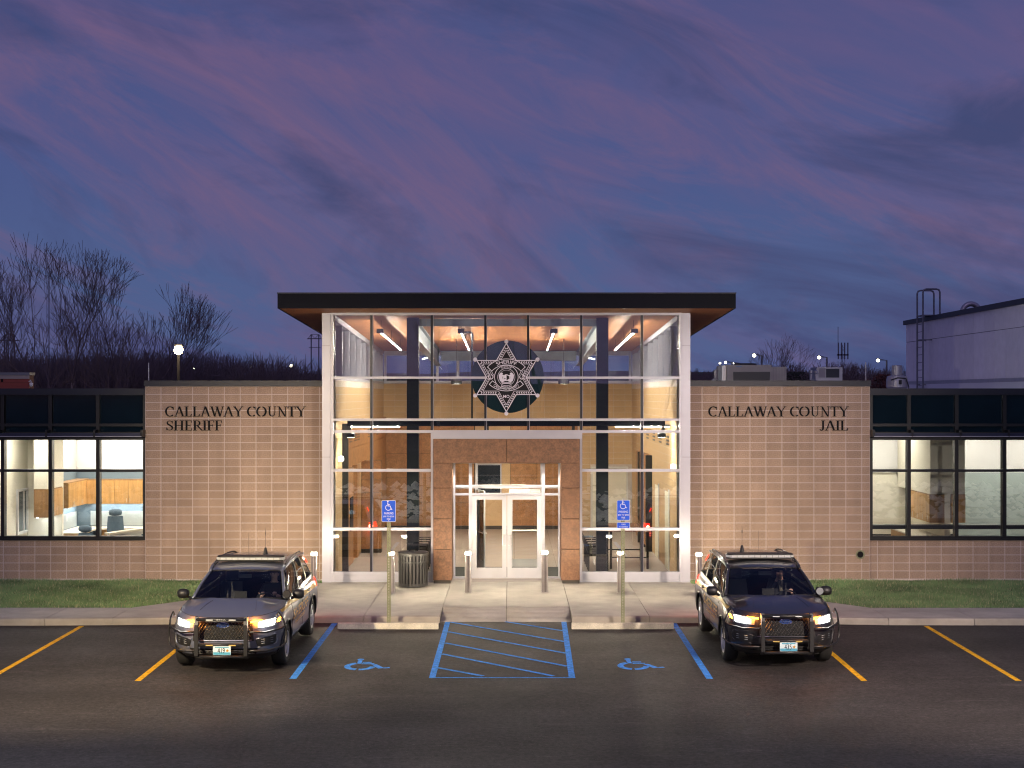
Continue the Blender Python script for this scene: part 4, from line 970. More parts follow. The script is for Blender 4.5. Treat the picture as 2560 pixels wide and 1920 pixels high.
obj('door_leaf', MB().box(XR - .03, XR - .007, 41.3, 42.2, .01, 2.1), M_cream, sd); obj('door_frame', MB().box(XR - .035, XR - .008, 41.2, 41.295, .01, 2.18), M_whitep, sd)

# hanging linear tubes and drum pendants -------------------------------------
M_tube = emis('tube_glow', (1, .92, .76), 290)
for lab, xx in (('far left hanging light tube under the lobby ceiling', -3.49), ('inner left hanging light tube under the lobby ceiling', -1.35), ('inner right hanging light tube under the lobby ceiling', 1.11), ('far right hanging light tube under the lobby ceiling', 3.24)):
    y0, y1 = 38.2, 45.2; za, zb = ceil_z(y0) - .34, ceil_z(y1) - .34
    t = thing('tube_light', lab, 'ceiling light', (xx, y0, za), group='hanging tube lights of the lobby')
    obj('tube', MB().tube([(xx, y0, za), (xx, y1, zb)], .013, 8), M_tube, t)
    obj('tube_housing', MB().tube([(xx, y0 - .06, za + .045), (xx, y1 + .06, zb + .045)], .03, 6), M_dark, t)
    obj('end_bracket', MB().box(xx - .09, xx + .09, y0 - .14, y0 - .05, za - .03, za + .09), M_dark, t)
    for yy in (y0 + .2, (y0 + y1) / 2, y1 - .2): obj('hanger_rod', MB().tube([(xx, yy, ceil_z(yy) - .31), (xx, yy, ceil_z(yy))], .007, 4), M_dark, t)
for i, (px, lab) in enumerate(((1141, 'lit drum pendant lamp left of the star badge'), (1409, 'lit drum pendant lamp right of the star badge'))):
    d_ = 45.0; x, z = WX(px, d_), WZ(956, d_)
    t = thing('pendant_lamp', lab, 'pendant lamp', (x, d_, z), group='drum pendant lamps of the lobby')
    obj('lamp_shade', MB().lathe([(.17, 0), (.17, .20), (.155, .20), (.155, 0)], (x, d_, z - .05), 20), M_dark, t)
    obj('lamp_glow', MB().lathe([(0, 0), (.154, 0), (.154, .01), (0, .01)], (x, d_, z - .045), 20), emis('pendant_glow', (1, .90, .74), 650), t)
    obj('cable', MB().tube([(x, d_, z + .15), (x, d_, ceil_z(d_))], .008, 4), M_dark, t)
    obj('uplight', MB().lathe([(0, 0), (.12, 0), (.12, .008), (0, .008)], (x, d_, z + .13), 16), emis('pendant_up', (1, .90, .72), 210), t)
for i, (a, b, lab) in enumerate(((878, 998, 'lit linear fixture under the girt, left of the doorway'), (1540, 1672, 'lit linear fixture under the girt, right of the doorway'))):
    x0, x1 = WX(a, 37.6), WX(b, 37.6); z = WZ(1067, 37.6)
    t = thing('linear_light', lab, 'light', ((x0 + x1) / 2, 37.6, z), group='linear lights under the girt')
    obj('light_bar', MB().box(x0, x1, 37.58, 37.63, z - .009, z + .009), emis('girt_bar', (1, .92, .76), 400), t); obj('light_housing', MB().box(x0 - .02, x1 + .02, 37.575, 37.635, z + .015, z + .05), M_dark, t)
for px, py, lab, sx in ((846, 1147, 'lit white wall sconce on the left lobby wall', -1), (1690, 1167, 'lit white wall sconce on the right lobby wall', 1)):
    x = XL if sx < 0 else XR; d_ = abs(x) * FPX / abs(px - 1280); z = WZ(py, d_)
    t = thing('wall_sconce', lab, 'wall lamp', (x, d_, z)); u = -sx
    obj('sconce_body', MB().lathe([(.0, 0), (.07, 0), (.08, .08), (.05, .13), (0, .14)] if u > 0 else [(.0, 0), (.07, 0), (.08, -.08), (.05, -.13), (0, -.14)], (x + u * .007, d_, z), 14, 'x'), emis('sconce_glow', (1, .95, .82), 5), t)
# wall washers on the ends of the girt, downlights added to light the portal, panel added to light the vestibule
for i, (xx, tx) in enumerate(((XL + .34, XL - .1), (XR - .34, XR + .1))):
    t = thing('wall_washer', ('wall washer lamp on the left end of the girt', 'wall washer lamp on the right end of the girt')[i], 'lamp', (xx, 37.4, 3.6))
    obj('washer_body', MB().box(xx - .10, xx + .10, 37.26, 37.54, 3.62, 3.72), M_dark, t); obj('washer_lens', MB().box(xx - .08, xx + .08, 37.28, 37.52, 3.612, 3.618), emis('washer_lens', (1, .9, .7), 12), t)
    lamp('SPOT', 'washer_light', (xx, 37.4, 3.60), 110, (1, .84, .58), aim=(tx, 37.5, 1.6), spot_size=math.radians(120), spot_blend=.7, shadow_soft_size=.06)
for i, xx in enumerate((-1.3, .98)):
    t = thing('added_downlight', ('recessed downlight added to light the left door leaf', 'recessed downlight added to light the right door leaf')[i], 'lamp', (xx, 36.55, zl), group='added downlights of the doorway')
    obj('downlight_ring', MB().lathe([(.05, 0), (.075, 0), (.075, .008), (.05, .008)], (xx, 36.55, zl - .006), 20), M_white, t); obj('downlight_lens', MB().lathe([(0, 0), (.049, 0), (.049, .006), (0, .006)], (xx, 36.55, zl - .004), 20), emis('down_lens', (1, .9, .7), 20), t)
    lamp('SPOT', 'downlight', (xx, 36.55, zl - .03), 110, (1, .92, .78), aim=(xx, 36.75, 0), spot_size=math.radians(120), spot_blend=.6, shadow_soft_size=.04)  # added spot, brightens the doorway
t = thing('vestibule_fill_panel', 'square glowing panel added to light the vestibule', 'ceiling light', (-.14, 38.2, 2.93))
obj('light_frame', MB().box(-.8, .52, 37.8, 38.6, 2.925, 2.94), M_white, t); obj('diffuser', MB().box(-.76, .48, 37.84, 38.56, 2.918, 2.924), emis('vest_fill_glow', (1, .86, .62), 60), t)
fr('vestibule_ceiling', vx0, vx1, 2.951, 2.98, YD + .13, YV + .1)
# lobby furniture -------------------------------------------------------------
def arm_chair(label, x, y, rz, col=None, arms=True, g='black lobby armchairs in rows'):
    t = thing('lobby_chair', label, 'chair', (x, y, 0), local=True, rz=rz, group=g); mt = col or M_black
    m = MB(); m.smooth = True; m.grid(lambda u, v: ((u - .5) * .5, .20 + .12 * v, .46 + .42 * v), 4, 5); m.grid(lambda u, v: ((u - .5) * .5, .24 + .12 * v, .46 + .42 * v), 4, 5, True); obj('backrest', m, mt, t)
    obj('seat', MB().box(-.26, .26, -.26, .22, .42, .48), mt, t)
    for sx in (-.27, .27):
        obj('leg', MB().tube([(sx, -.24, .004), (sx, -.24, .66), (sx, -.18, .69), (sx, .22, .69)] if arms else [(sx, -.24, .004), (sx, -.24, .44)], .016, 6), M_dark, t); obj('leg', MB().tube([(sx, .24, .004), (sx, .22, .70)], .016, 6), M_dark, t)
    return t
c0 = None
for i in range(4):
    arm_chair('black armchair %s in the row right of the doorway' % ('nearest', 'second', 'third', 'farthest')[i], 2.28, 38.6 + i * .62, PI / 2)
    arm_chair('black armchair %s in the row left of the doorway' % ('nearest', 'second', 'third', 'farthest')[i], -2.50, 38.6 + i * .62, -PI / 2)
t = thing('high_table', 'tall dark table with a red brown top near the right lobby wall', 'table', (3.05, 39.8, 0))
obj('table_top', MB().box(2.6, 3.75, 38.9, 41.1, 1.02, 1.06), mat('red_brown_top', (.13, .05, .035), .25), t)
for x, y in ((2.68, 39.0), (2.68, 41.0), (3.67, 39.0), (3.67, 41.0)): obj('leg', MB().box(x - .03, x + .03, y - .03, y + .03, .004, 1.019), M_black, t)
obj('foot_rail', MB().box(2.71, 3.64, 38.99, 39.01, .30, .33), M_black, t); obj('foot_rail', MB().box(2.71, 3.64, 40.99, 41.01, .30, .33), M_black, t)
for i, (x, y) in enumerate(((2.05, 40.2),)):
    t = thing('bar_stool', 'blue bucket bar stool beside the tall dark table', 'stool', (x, y, 0), local=True, rz=PI * .5)
    m = MB(); m.smooth = True; m.grid(lambda u, v: ((u - .5) * .5, -.22 + .44 * v, .74 + .10 * abs(u - .5) ** 2 + .30 * max(0, v - .7)), 6, 6); m.grid(lambda u, v: ((u - .5) * .44, .2 + .06 * v, .80 + .34 * v), 6, 4); obj('bucket_seat', m, mat('blue_vinyl', (.06, .11, .17), .5), t)
    for sx, sy in ((-.2, -.2), (.2, -.2), (-.2, .2), (.2, .2)): obj('leg', MB().tube([(sx * .8, sy * .8, .74), (sx * 1.2, sy * 1.2, .004)], .011, 5), M_steel, t)

# star badge on the glass ------------------------------------------------------
def text_mesh(body, size=1.0, bold=.0):
    c = D.curves.new('t', 'FONT'); c.body = body; c.size = size; c.offset = bold; c.align_x = 'CENTER'; c.resolution_u = 3; c.fill_mode = 'FRONT'
    o = D.objects.new('t', c); COL.objects.link(o); bpy.context.view_layer.update()
    me = D.meshes.new_from_object(o); D.objects.remove(o); D.curves.remove(c); return me
def flat_text(body, cx, y, cz, height, width=None, bold=.0, bend=None, mats=None, name='lettering', parent=None, xf=None):
    """letters standing in the xz plane facing -y; bend=(radius, up) bends them on a circle"""
    me = text_mesh(body, 1.0, bold); vs_ = [v.co.copy() for v in me.vertices]
    x0, x1 = min(v.x for v in vs_), max(v.x for v in vs_); z0, z1 = min(v.y for v in vs_), max(v.y for v in vs_)
    s = height / (z1 - z0); sx = (width / (x1 - x0)) if width else s; o0 = off_of(parent)
    for v, w in zip(me.vertices, vs_):
        X, Z = (w.x - (x0 + x1) / 2) * sx, (w.y - (z0 + z1) / 2) * s
        if bend:
            r, up = bend
            if up: a = X / r; X, Z = (r + Z) * math.sin(a), (r + Z) * math.cos(a) - r
            else: a = X / r; X, Z = (r - Z) * math.sin(a), -(r - Z) * math.cos(a) + r
        p = (cx + X, y, cz + Z)
        if xf: p = xf(X, Z)
        v.co = (p[0] - o0[0], p[1] - o0[1], p[2] - o0[2])
    me.materials.clear(); me.materials.append(mats); me.name = name
    o = D.objects.new(name, me); COL.objects.link(o); o.parent = parent; return o
SXc, SZc = XT(1265.9), ZT(943.8); RB = .905; ys = YT - .045
M_sil = mat('badge_silver', (.60, .59, .70), .5); M_bdk = mat('badge_black', (.007, .007, .012), .6, spec=.2)
sb = thing('star_badge', 'large six pointed SHERIFF CALLAWAY COUNTY MO star badge on the lobby glass', 'emblem', (SXc, ys, SZc))
def starpoly(R1, R2): return [(SXc + (R1 if i % 2 == 0 else R2) * math.sin(i * PI / 6), SZc + (R1 if i % 2 == 0 else R2) * math.cos(i * PI / 6)) for i in range(12)]
def sprism(poly, y, mt, name, th=.004): return obj(name, MB().prism(poly[::-1], y - th, y), mt, sb)
K = .577
sprism(starpoly(RB * .97, RB * .97 * K), ys + .030, M_sil, 'star_outline', .012)
sprism(starpoly(RB * .925, RB * .925 * K), ys + .017, M_bdk, 'star_field')
for i in range(6):
    a = i * PI / 3; obj('star_ball', MB().lathe([(0, .0), (.052, .0), (.052, .03), (.035, .05), (0, .055)], (SXc + RB * math.sin(a), ys + .02, SZc + RB * math.cos(a)), 18, 'y'), M_sil, sb)
def ringstar(Ro, Ri, y):
    o_, i_ = starpoly(Ro, Ro * K), starpoly(Ri, Ri * K); m = MB()
    for k in range(12): j = (k + 1) % 12; m.prism([o_[k], i_[k], i_[j], o_[j]], y - .003, y)
    return m
obj('star_inner_line', ringstar(RB * .765, RB * .74, ys + .012), M_sil, sb)
# rope of chevrons in the border
m = MB(); OP, IP = starpoly(RB * .845, RB * .845 * K), None
for k in range(12):
    a, b = OP[k], OP[(k + 1) % 12]; out = k % 2 == 0
    dx, dz = b[0] - a[0], b[1] - a[1]; l = math.hypot(dx, dz); dx /= l; dz /= l; nx_, nz_ = -dz, dx
    n = 7; sg = 1 if out else -1
    for q in range(n):
        t_ = (q + .75) * l / (n + .5); cxx, czz = a[0] + dx * t_, a[1] + dz * t_; w, h = .026, .024
        P = lambda u, v: (cxx + dx * u * sg + nx_ * v, czz + dz * u * sg + nz_ * v)
        for vv in (1, -1):
            poly = [P(-w * .2, 0), P(w * .75, 0), P(-w * .1, h * vv), P(-w * 1.0, h * vv)]
            ar = sum(poly[i - 1][0] * poly[i][1] - poly[i][0] * poly[i - 1][1] for i in range(4))
            m.prism(poly if ar > 0 else poly[::-1], ys + .009, ys + .012)
obj('chevron_rope', m, M_sil, sb, kind='stuff')
def band(r0, r1, a0, a1, cx, cz, y, mt, name, n=20, th=.003):
    m = MB()
    for i in range(n):
        t0, t1 = math.radians(a0 + (a1 - a0) * i / n), math.radians(a0 + (a1 - a0) * (i + 1) / n)
        m.prism([(cx + r0 * math.sin(t0), cz + r0 * math.cos(t0)), (cx + r0 * math.sin(t1), cz + r0 * math.cos(t1)), (cx + r1 * math.sin(t1), cz + r1 * math.cos(t1)), (cx + r1 * math.sin(t0), cz + r1 * math.cos(t0))], y - th, y)
    return obj(name, m, mt, sb)
cs = SZc + .03
# upper ribbon: arc centred below
uc = cs - .22
band(.50, .665, -47, 47, SXc, uc, ys + .006, M_sil, 'upper_ribbon_edge'); band(.515, .65, -45.5, 45.5, SXc, uc, ys + .0025, M_bdk, 'upper_ribbon')
lc_ = cs + .27
band(.51, .645, 137, 223, SXc, lc_, ys + .006, M_sil, 'lower_ribbon_edge'); band(.525, .63, 138.5, 221.5, SXc, lc_, ys + .0025, M_bdk, 'lower_ribbon')
for sx in (-1, 1):
    band(.045, .065, 0, 300, SXc + sx * .39, cs - .015, ys + .004, M_sil, 'ribbon_curl', 14)
    m = MB()
    for o_ in (0, .045, .09): m.tube([(SXc + sx * (.47 - o_), ys + .0, cs + .17 - o_ * .3), (SXc + sx * (.44 - o_), ys, cs + .08), (SXc + sx * (.40 - o_), ys, cs + .02)], .007, 4)
    obj('ribbon_fold', m, M_sil, sb)
obj('seal_edge', MB().lathe([(0, 0), (.305, 0), (.305, .004), (0, .004)], (SXc, ys - .001, cs - .02), 40, 'y'), M_sil, sb)
obj('seal_ring', MB().lathe([(0, 0), (.290, 0), (.290, .003), (0, .003)], (SXc, ys - .005, cs - .02), 40, 'y'), M_bdk, sb)
obj('seal_line', MB().lathe([(0, 0), (.222, 0), (.222, .003), (0, .003)], (SXc, ys - .008, cs - .02), 40, 'y'), M_sil, sb)
obj('seal_field', MB().lathe([(0, 0), (.212, 0), (.212, .003), (0, .003)], (SXc, ys - .011, cs - .02), 40, 'y'), M_bdk, sb)
zz0 = cs - .02; yy = ys - .0145
for sx in (-1, 1):   # the two rearing bears of the seal
    P = [(.04, -.10), (.10, -.13), (.16, -.10), (.185, -.02), (.19, .05), (.16, .10), (.11, .115), (.085, .09), (.10, .06), (.055, .05), (.06, .02), (.10, .01), (.09, -.05), (.05, -.06)]
    poly = [(SXc + sx * x, zz0 + z) for x, z in P]
    obj('seal_bear', MB().prism(poly if sx < 0 else poly[::-1], yy - .002, yy), M_sil, sb)
obj('seal_shield', MB().lathe([(0, 0), (.085, 0), (.085, .002), (0, .002)], (SXc, yy - .0025, zz0 - .015), 24, 'y'), M_sil, sb)
m = MB(); m.prism([(SXc + .004, zz0 - .085), (SXc + .066, zz0 - .045), (SXc + .07, zz0 + .02), (SXc + .004, zz0 + .055)], yy - .007, yy - .005); m.prism([(SXc - .055, zz0 - .05), (SXc - .02, zz0 - .05), (SXc - .02, zz0 - .032), (SXc - .055, zz0 - .03)], yy - .007, yy - .005); obj('seal_quarter', m, M_bdk, sb)
obj('seal_scroll', MB().prism([(SXc - .14, zz0 - .135), (SXc + .14, zz0 - .135), (SXc + .10, zz0 - .165), (SXc - .10, zz0 - .165)][::-1], yy - .004, yy - .002), M_sil, sb)
m = MB()
for k in range(23):
    a = math.radians(-58 + 116 * k / 22); m.box(SXc + .185 * math.sin(a) - .004, SXc + .185 * math.sin(a) + .004, yy - .002, yy, zz0 + .185 * math.cos(a) - .012 - .004, zz0 + .185 * math.cos(a) - .004)
obj('seal_stars', m, M_sil, sb, kind='stuff')
flat_text('SHERIFF', SXc, ys - .0035, uc + .583, .092, .52, .006, (.583, True), M_sil, 'word_sheriff', sb)
flat_text('CALLAWAY COUNTY', SXc, ys - .0035, lc_ - .578, .070, .66, .006, (.578, False), M_sil, 'word_county', sb)
flat_text('MO', SXc, ys + .012, SZc - .475, .075, None, .014, None, M_sil, 'word_state_code', sb)
flat_text('STATE OF', SXc, ys - .0145, cs - .02 + .256, .042, .26, .012, (.256, True), M_sil, 'word_state', sb)
flat_text('MISSOURI', SXc, ys - .0145, cs - .02 - .256, .042, .27, .012, (.256, False), M_sil, 'word_missouri', sb)
# dark film disc behind the glass
t = thing('disc_backing', 'dark round film disc behind the star badge on the lobby glass', 'disc', (XT(1269), YT + .075, ZT(942)))
obj('disc_film', MB().lathe([(0, 0), (.915, 0), (.915, .004), (0, .004)], (XT(1269), YT + .078, ZT(942)), 64, 'y'), mat('dark_film', (.014, .045, .055), .1), t)
# ------------------------------------------------------------------ street furniture
def bollard(label, px, base_py, loc=None):
    d = FPX * CH / (base_py - HZ); x = (px - 1280) / FPX * d
    t = thing('bollard_light', label, 'bollard light', (x, d, 0), local=True, group='lit steel bollards in front of the lobby')
    m = MB(); n = 36; prof = [(.073, 0), (.073, .915)]
    rings = []
    for r, h in prof: rings.append(m.vs([((r - (.006 if k % 3 == 0 else 0)) * math.cos(2 * PI * k / n), (r - (.006 if k % 3 == 0 else 0)) * math.sin(2 * PI * k / n), h) for k in range(n)]))
    for k in range(n): m.face([rings[0] + k, rings[0] + (k + 1) % n, rings[1] + (k + 1) % n, rings[1] + k])
    m.face([rings[1] + k for k in range(n)])
    obj('post', m, mat('bollard_dark_reflection', (.055, .035, .03), .4, .5), t)  # dark brown stands for the dark reflections on polished steel
    m = MB()
    for k in range(14):
        a = 2 * PI * (k + .5) / 14; ca, sa = math.cos(a), math.sin(a); w = .0105
        b = m.vs([(r_ * ca - tt * sa, r_ * sa + tt * ca, zz) for zz in (.01, .912) for r_, tt in ((.070, -w), (.0775, -w * .7), (.0775, w * .7), (.070, w))])
        for q in ((0, 1, 5, 4), (1, 2, 6, 5), (2, 3, 7, 6), (4, 5, 6, 7)): m.face([b + i for i in q])
    obj('post_reflections', m, M_steel, t, kind='stuff')  # bright strips imitate mirrored streaks on a smooth polished post
    obj('base_ring', MB().lathe([(.074, 0), (.085, 0), (.085, .012), (.074, .014)], (0, 0, .001), 24), M_steel, t)
    obj('lens', MB().lathe([(0, .922), (.062, .922), (.062, .972), (0, .972)], (0, 0, 0), 24), emis('bollard_glow', (1, .86, .62), BOL_E), t)
    obj('cap', MB().lathe([(0, .975), (.078, .975), (.080, .985), (.078, 1.0), (.06, 1.008), (0, 1.01)], (0, 0, 0), 24), M_steel, t)
    return t
BOL_E = 1300
for lab, px, py in (('lit bollard beside the rear of the grey sheriff car', 785, 1484), ('lit bollard beside the slatted waste bin, behind the left sign post', 979, 1482.5), ('lit bollard in front of the left door leaf', 1170, 1482), ('lit bollard in front of the right door leaf', 1362, 1480.5), ('lit bollard behind the van accessible sign post', 1551, 1482), ('lit bollard beside the rear of the black sheriff car', 1747, 1486)):
    bollard(lab, px, py)
# waste bin
BY = 35.42; BXc = WX(1033, BY)
t = thing('waste_bin', 'round dark slatted steel waste bin left of the doorway', 'waste bin', (BXc, BY, 0), local=True)
M_bin = mat('bin_grey', (.040, .038, .037), .5, .2, var=.1)
m = MB(); r = .36; ns = 26
for k in range(ns):
    a = 2 * PI * k / ns; ca, sa = math.cos(a), math.sin(a); w = .024
    q = [(r, -w, .07), (r, w, .07), (r + .004, w, .55), (r + .028, w, .78), (r + .028, -w, .78), (r + .004, -w, .55)]
slats = []
for k in range(ns):
    a = 2 * PI * k / ns; ca, sa = math.cos(a), math.sin(a); w = .024; m = MB()
    def P(rr, tt, z): return (rr * ca - tt * sa, rr * sa + tt * ca, z)
    b = m.vs([P(r - .006, -w, .07), P(r - .006, w, .07), P(r, -w, .07), P(r, w, .07), P(r - .006, -w, .60), P(r - .006, w, .60), P(r, -w, .60), P(r, w, .60), P(r - .004, -w, .79), P(r - .004, w, .79), P(r + .002, -w, .79), P(r + .002, w, .79)])
    for q in ((2, 3, 7, 6), (1, 0, 4, 5), (0, 2, 6, 4), (3, 1, 5, 7), (6, 7, 11, 10), (5, 4, 8, 9), (4, 6, 10, 8), (7, 5, 9, 11)): m.face([b + i for i in q])
    obj('slat', m, M_bin, t)
obj('band_ring', MB().lathe([(r - .012, .60), (r + .006, .60), (r + .006, .64), (r - .012, .64)], (0, 0, 0), 36), M_bin, t)
obj('top_ring', MB().lathe([(r - .012, .785), (r + .012, .785), (r + .012, .83), (r - .012, .83)], (0, 0, 0), 36), M_bin, t)
obj('bottom_ring', MB().lathe([(r - .02, .03), (r + .004, .03), (r + .004, .10), (r - .02, .10)], (0, 0, 0), 36), M_bin, t)
obj('liner', MB().lathe([(0, .04), (.31, .04), (.32, .80), (0, .80)], (0, 0, 0), 24), mat('bin_liner', (.012, .012, .012), .7), t)
m = MB(); m.lathe([(.13, .845), (r + .022, .835), (r + .026, .848), (r + .010, .862), (.14, .885), (.13, .88)], (0, 0, 0), 36); obj('lid', m, M_bin, t)
obj('lid_handle', MB().tube([(-.11, .02, .885), (-.08, .02, .905), (.08, .02, .905), (.11, .02, .885)], .014, 6), M_black, t)
# wheel stops
for lab, x0, x1 in (('concrete wheel stop left of the hatched aisle', -3.62, -1.53), ('concrete wheel stop right of the hatched aisle', 1.24, 3.36)):
    y0 = 29.88; m = MB(); b = []
    prof = [(0, 0), (.025, .10), (.045, .12), (.115, .12), (.135, .10), (.16, 0)]
    P0 = m.vs([(x0, y0 + p, az(0, y0) + q + .001) for p, q in prof]); P1 = m.vs([(x1, y0 + p, az(0, y0) + q + .001) for p, q in prof]); n = len(prof)
    for k in range(n): j = (k + 1) % n; m.face([P0 + k, P0 + j, P1 + j, P1 + k][::-1])
    m.face([P0 + k for k in range(n)]); m.face([P1 + n - 1 - k for k in range(n)])
    obj('wheel_stop', m, mat('pale_concrete', (.62, .58, .46), .85, var=.22, vscale=3, bump=.4, bscale=45, speck=.1), label=lab, cat='wheel stop')
# accessible parking signs
M_sblue = mat('sign_blue', (.008, .10, .78), .35, emit=(.010, .075, .50), emit_s=.0); M_swhite = mat('sign_white', (.85, .85, .87), .35)
def rounded(x0, x1, z0, z1, r, n=4):
    p = []
    for cx, cz, a0 in ((x1 - r, z0 + r, -90), (x1 - r, z1 - r, 0), (x0 + r, z1 - r, 90), (x0 + r, z0 + r, 180)):
        for k in range(n + 1): a = math.radians(a0 + 90 * k / n); p.append((cx + r * math.cos(a), cz + r * math.sin(a)))
    return p
def sign_plate(t, cx, y, z0, z1, w, name, lines):
    d = obj(name, MB().prism(rounded(cx - w / 2, cx + w / 2, z0, z1, .022), y - .003, y), M_swhite, t)
    o = obj('blue_field', MB().prism(rounded(cx - w / 2 + .008, cx + w / 2 - .008, z0 + .008, z1 - .008, .018), y - .0045, y - .0032), M_sblue, d)
    for body, zc, h, ww in lines: flat_text(body, cx, y - .0062, zc, h, ww, .006, None, M_swhite, 'lettering', d)
    return d
def access_icon(d, cx, y, cz, s):
    m = MB(); ya, yb = y - .0066, y - .005
    def poly(p):
        q = [(cx + a * s, cz + b_ * s) for a, b_ in p]; ar = sum(q[i - 1][0] * q[i][1] - q[i][0] * q[i - 1][1] for i in range(len(q))); m.prism(q if ar > 0 else q[::-1], ya, yb)
    for i in range(18):
        t0, t1 = math.radians(120 + 235 * i / 18), math.radians(120 + 235 * (i + 1) / 18)
        poly([(-.05 + .30 * math.cos(t0), -.18 + .30 * math.sin(t0)), (-.05 + .37 * math.cos(t0), -.18 + .37 * math.sin(t0)), (-.05 + .37 * math.cos(t1), -.18 + .37 * math.sin(t1)), (-.05 + .30 * math.cos(t1), -.18 + .30 * math.sin(t1))])
    poly([(-.13 + .085 * math.cos(k * PI / 5), .56 + .085 * math.sin(k * PI / 5)) for k in range(10)])
    poly([(-.17, .44), (-.08, .44), (-.04, .02), (-.13, .02)]); poly([(-.08, .28), (.16, .24), (.16, .18), (-.08, .20)]); poly([(-.12, .06), (.20, .06), (.20, -.02), (-.12, -.02)])
    poly([(.13, .05), (.21, .05), (.36, -.36), (.29, -.38)]); poly([(.28, -.38), (.44, -.34), (.46, -.40), (.28, -.45)])
    obj('wheelchair_symbol', m, M_swhite, d)
for i, (px, van) in enumerate(((972.2, False), (1557, True))):
    yp = 30.22; x = (px - 1280) / FPX * yp; zb = az(0, yp)
    t = thing('parking_sign', ('blue accessible PARKING $50 TO $300 FINE sign left of the doorway', 'blue accessible PARKING sign with a VAN ACCESSIBLE plate below')[i], 'sign', (x, yp, zb))
    m = MB(); zt_ = 2.40
    for a, b in ((-.038, -.030), (.030, .038)): m.box(x + a, x + b, yp - .012, yp + .018, zb, zt_)
    m.box(x - .030, x - .008, yp - .012, yp - .006, zb, zt_); m.box(x + .008, x + .030, yp - .012, yp - .006, zb, zt_)
    z = zb + .02
    k = 0
    while z < zt_ - .02: m.box(x - .008, x + .008, yp - .012, yp - .006, z, z + .018); z += .0254 * 1.3
    obj('post', m, M_galv, t)
    zt0 = 2.505 if i == 0 else 2.51; zb0 = zt0 - (.452 if i == 0 else .425)
    cxp = (972.0 - 1280) / FPX * yp if i == 0 else (1558.3 - 1280) / FPX * yp
    d = sign_plate(t, cxp, yp - .014, zb0, zt0, .297 if i == 0 else .276, 'sign_plate', [('PARKING', zb0 + .180, .046, .195), ('$50 TO $300', zb0 + .112, .036, .225), ('FINE', zb0 + .058, .036, .075)])
    access_icon(d, cxp, yp - .014, zb0 + .33, .17)
    if van: sign_plate(t, cxp, yp - .014, 1.915, 2.045, .276, 'van_plate', [('VAN', 2.0, .034, .085), ('ACCESSIBLE', 1.951, .024, .19)])
    m = MB()
    for zz in (zb0 + .03, zt0 - .03): m.lathe([(0, 0), (.008, 0), (.006, .004), (0, .005)], (cxp, yp - .018, zz), 8, 'y')
    obj('bolt', m, M_steel, t)
# lot lamp posts outside the frame, whose light throws the two sets of shadows
def lot_lamp(label, x, y, h, power, col, aim, size):
    zb = az(0, y); t = thing('lot_lamp', label, 'lamp post', (x, y, zb), group='parking lot lamp posts')
    obj('base', MB().lathe([(0, 0), (.28, 0), (.28, .7), (0, .7)], (x, y, zb), 20), M_kerb, t)
    obj('pole', MB().tube([(x, y, zb + .7), (x, y, zb + h)], [.07, .05], 10), M_dark, t)
    ax = Vector(aim) - Vector((x, y, zb + h)); ax.z = 0; ax.normalize()
    obj('arm', MB().tube([(x, y, zb + h - .1), (x + ax.x * .5, y + ax.y * .5, zb + h)], .03, 8), M_dark, t)
    hx, hy, hz = x + ax.x * .6, y + ax.y * .6, zb + h
    obj('lamp_head', MB().slab([(hx - .22, hy - .22), (hx + .22, hy - .22), (hx + .22, hy + .22), (hx - .22, hy + .22)], hz - .03, hz + .07), M_dark, t)
    lamp('SPOT', 'lot_lamp_light', (hx, hy, hz - .06), power, col, aim=aim, spot_size=math.radians(size), spot_blend=1.0, shadow_soft_size=.16)
    lamp('POINT', 'lot_lamp_fill', (hx, hy, hz - .12), 1700, (.92, .95, 1.0), shadow_soft_size=.16)  # added cool fill at the head, brightens the rock bank and foreground
lot_lamp('lot lamp post left of the frame', -9.6, 15.5, 6.3, 16000, (1, .76, .44), (-4.6, 29.6, .0), 64)
lot_lamp('lot lamp post right of the frame', 9.9, 14.5, 6.3, 14000, (1, .78, .62), (4.6, 29.6, .0), 64)

# ------------------------------------------------------------------ sheriff cars
M_tyre = mat('tyre_rubber', (.012, .012, .012), .8, bump=.3, bscale=60); M_rim = mat('alloy_rim', (.62, .62, .63), .38, .8); M_trim = mat('black_trim', (.013, .013, .014), .45); M_well = mat('wheel_well', (.006, .006, .006), .9)
M_chrome = mat('bright_trim', (.6, .6, .62), .15, 1.0); M_gold = mat('gold_stripe', (.62, .36, .03), .4); M_carglass = glass('windscreen_glass', (.84, .88, .90), 1.45); M_tint = glass('side_glass', (.42, .47, .48), 1.55)
M_seat = mat('seat_cloth', (.05, .05, .055), .9); M_cabin = mat('cabin_plastic', (.018, .018, .02), .7); M_bar = mat('lightbar_lens', (.55, .58, .56), .15, spec=.7); M_skin = mat('skin', (.60, .36, .27), .55); M_shirt = mat('uniform_dark', (.03, .03, .035), .85); M_shirt2 = mat('uniform_tan', (.20, .17, .12), .85)
M_hl = emis('headlight_glow', (1, .97, .88), 90); M_amber = emis('amber_glow', (1, .27, .015), 30); M_red = emis('brake_glow', (1, .03, .015), 5); M_lens = mat('clear_lens', (.25, .27, .28), .08, spec=.8)
QF, LFR = 2.9, .95
def cW(z): return interp(z, [(.26, .88), (.36, .945), (.48, .975), (.62, .990), (.78, .995), (.90, .985), (.98, .965), (1.04, .945), (1.10, .915), (1.18, .89)])
def cTF(z): return interp(z, [(.26, .16), (.34, .07), (.44, .02), (.55, .0), (.70, .01), (.82, .035), (.92, .075), (.98, .12), (1.03, .20), (1.1, .3)])
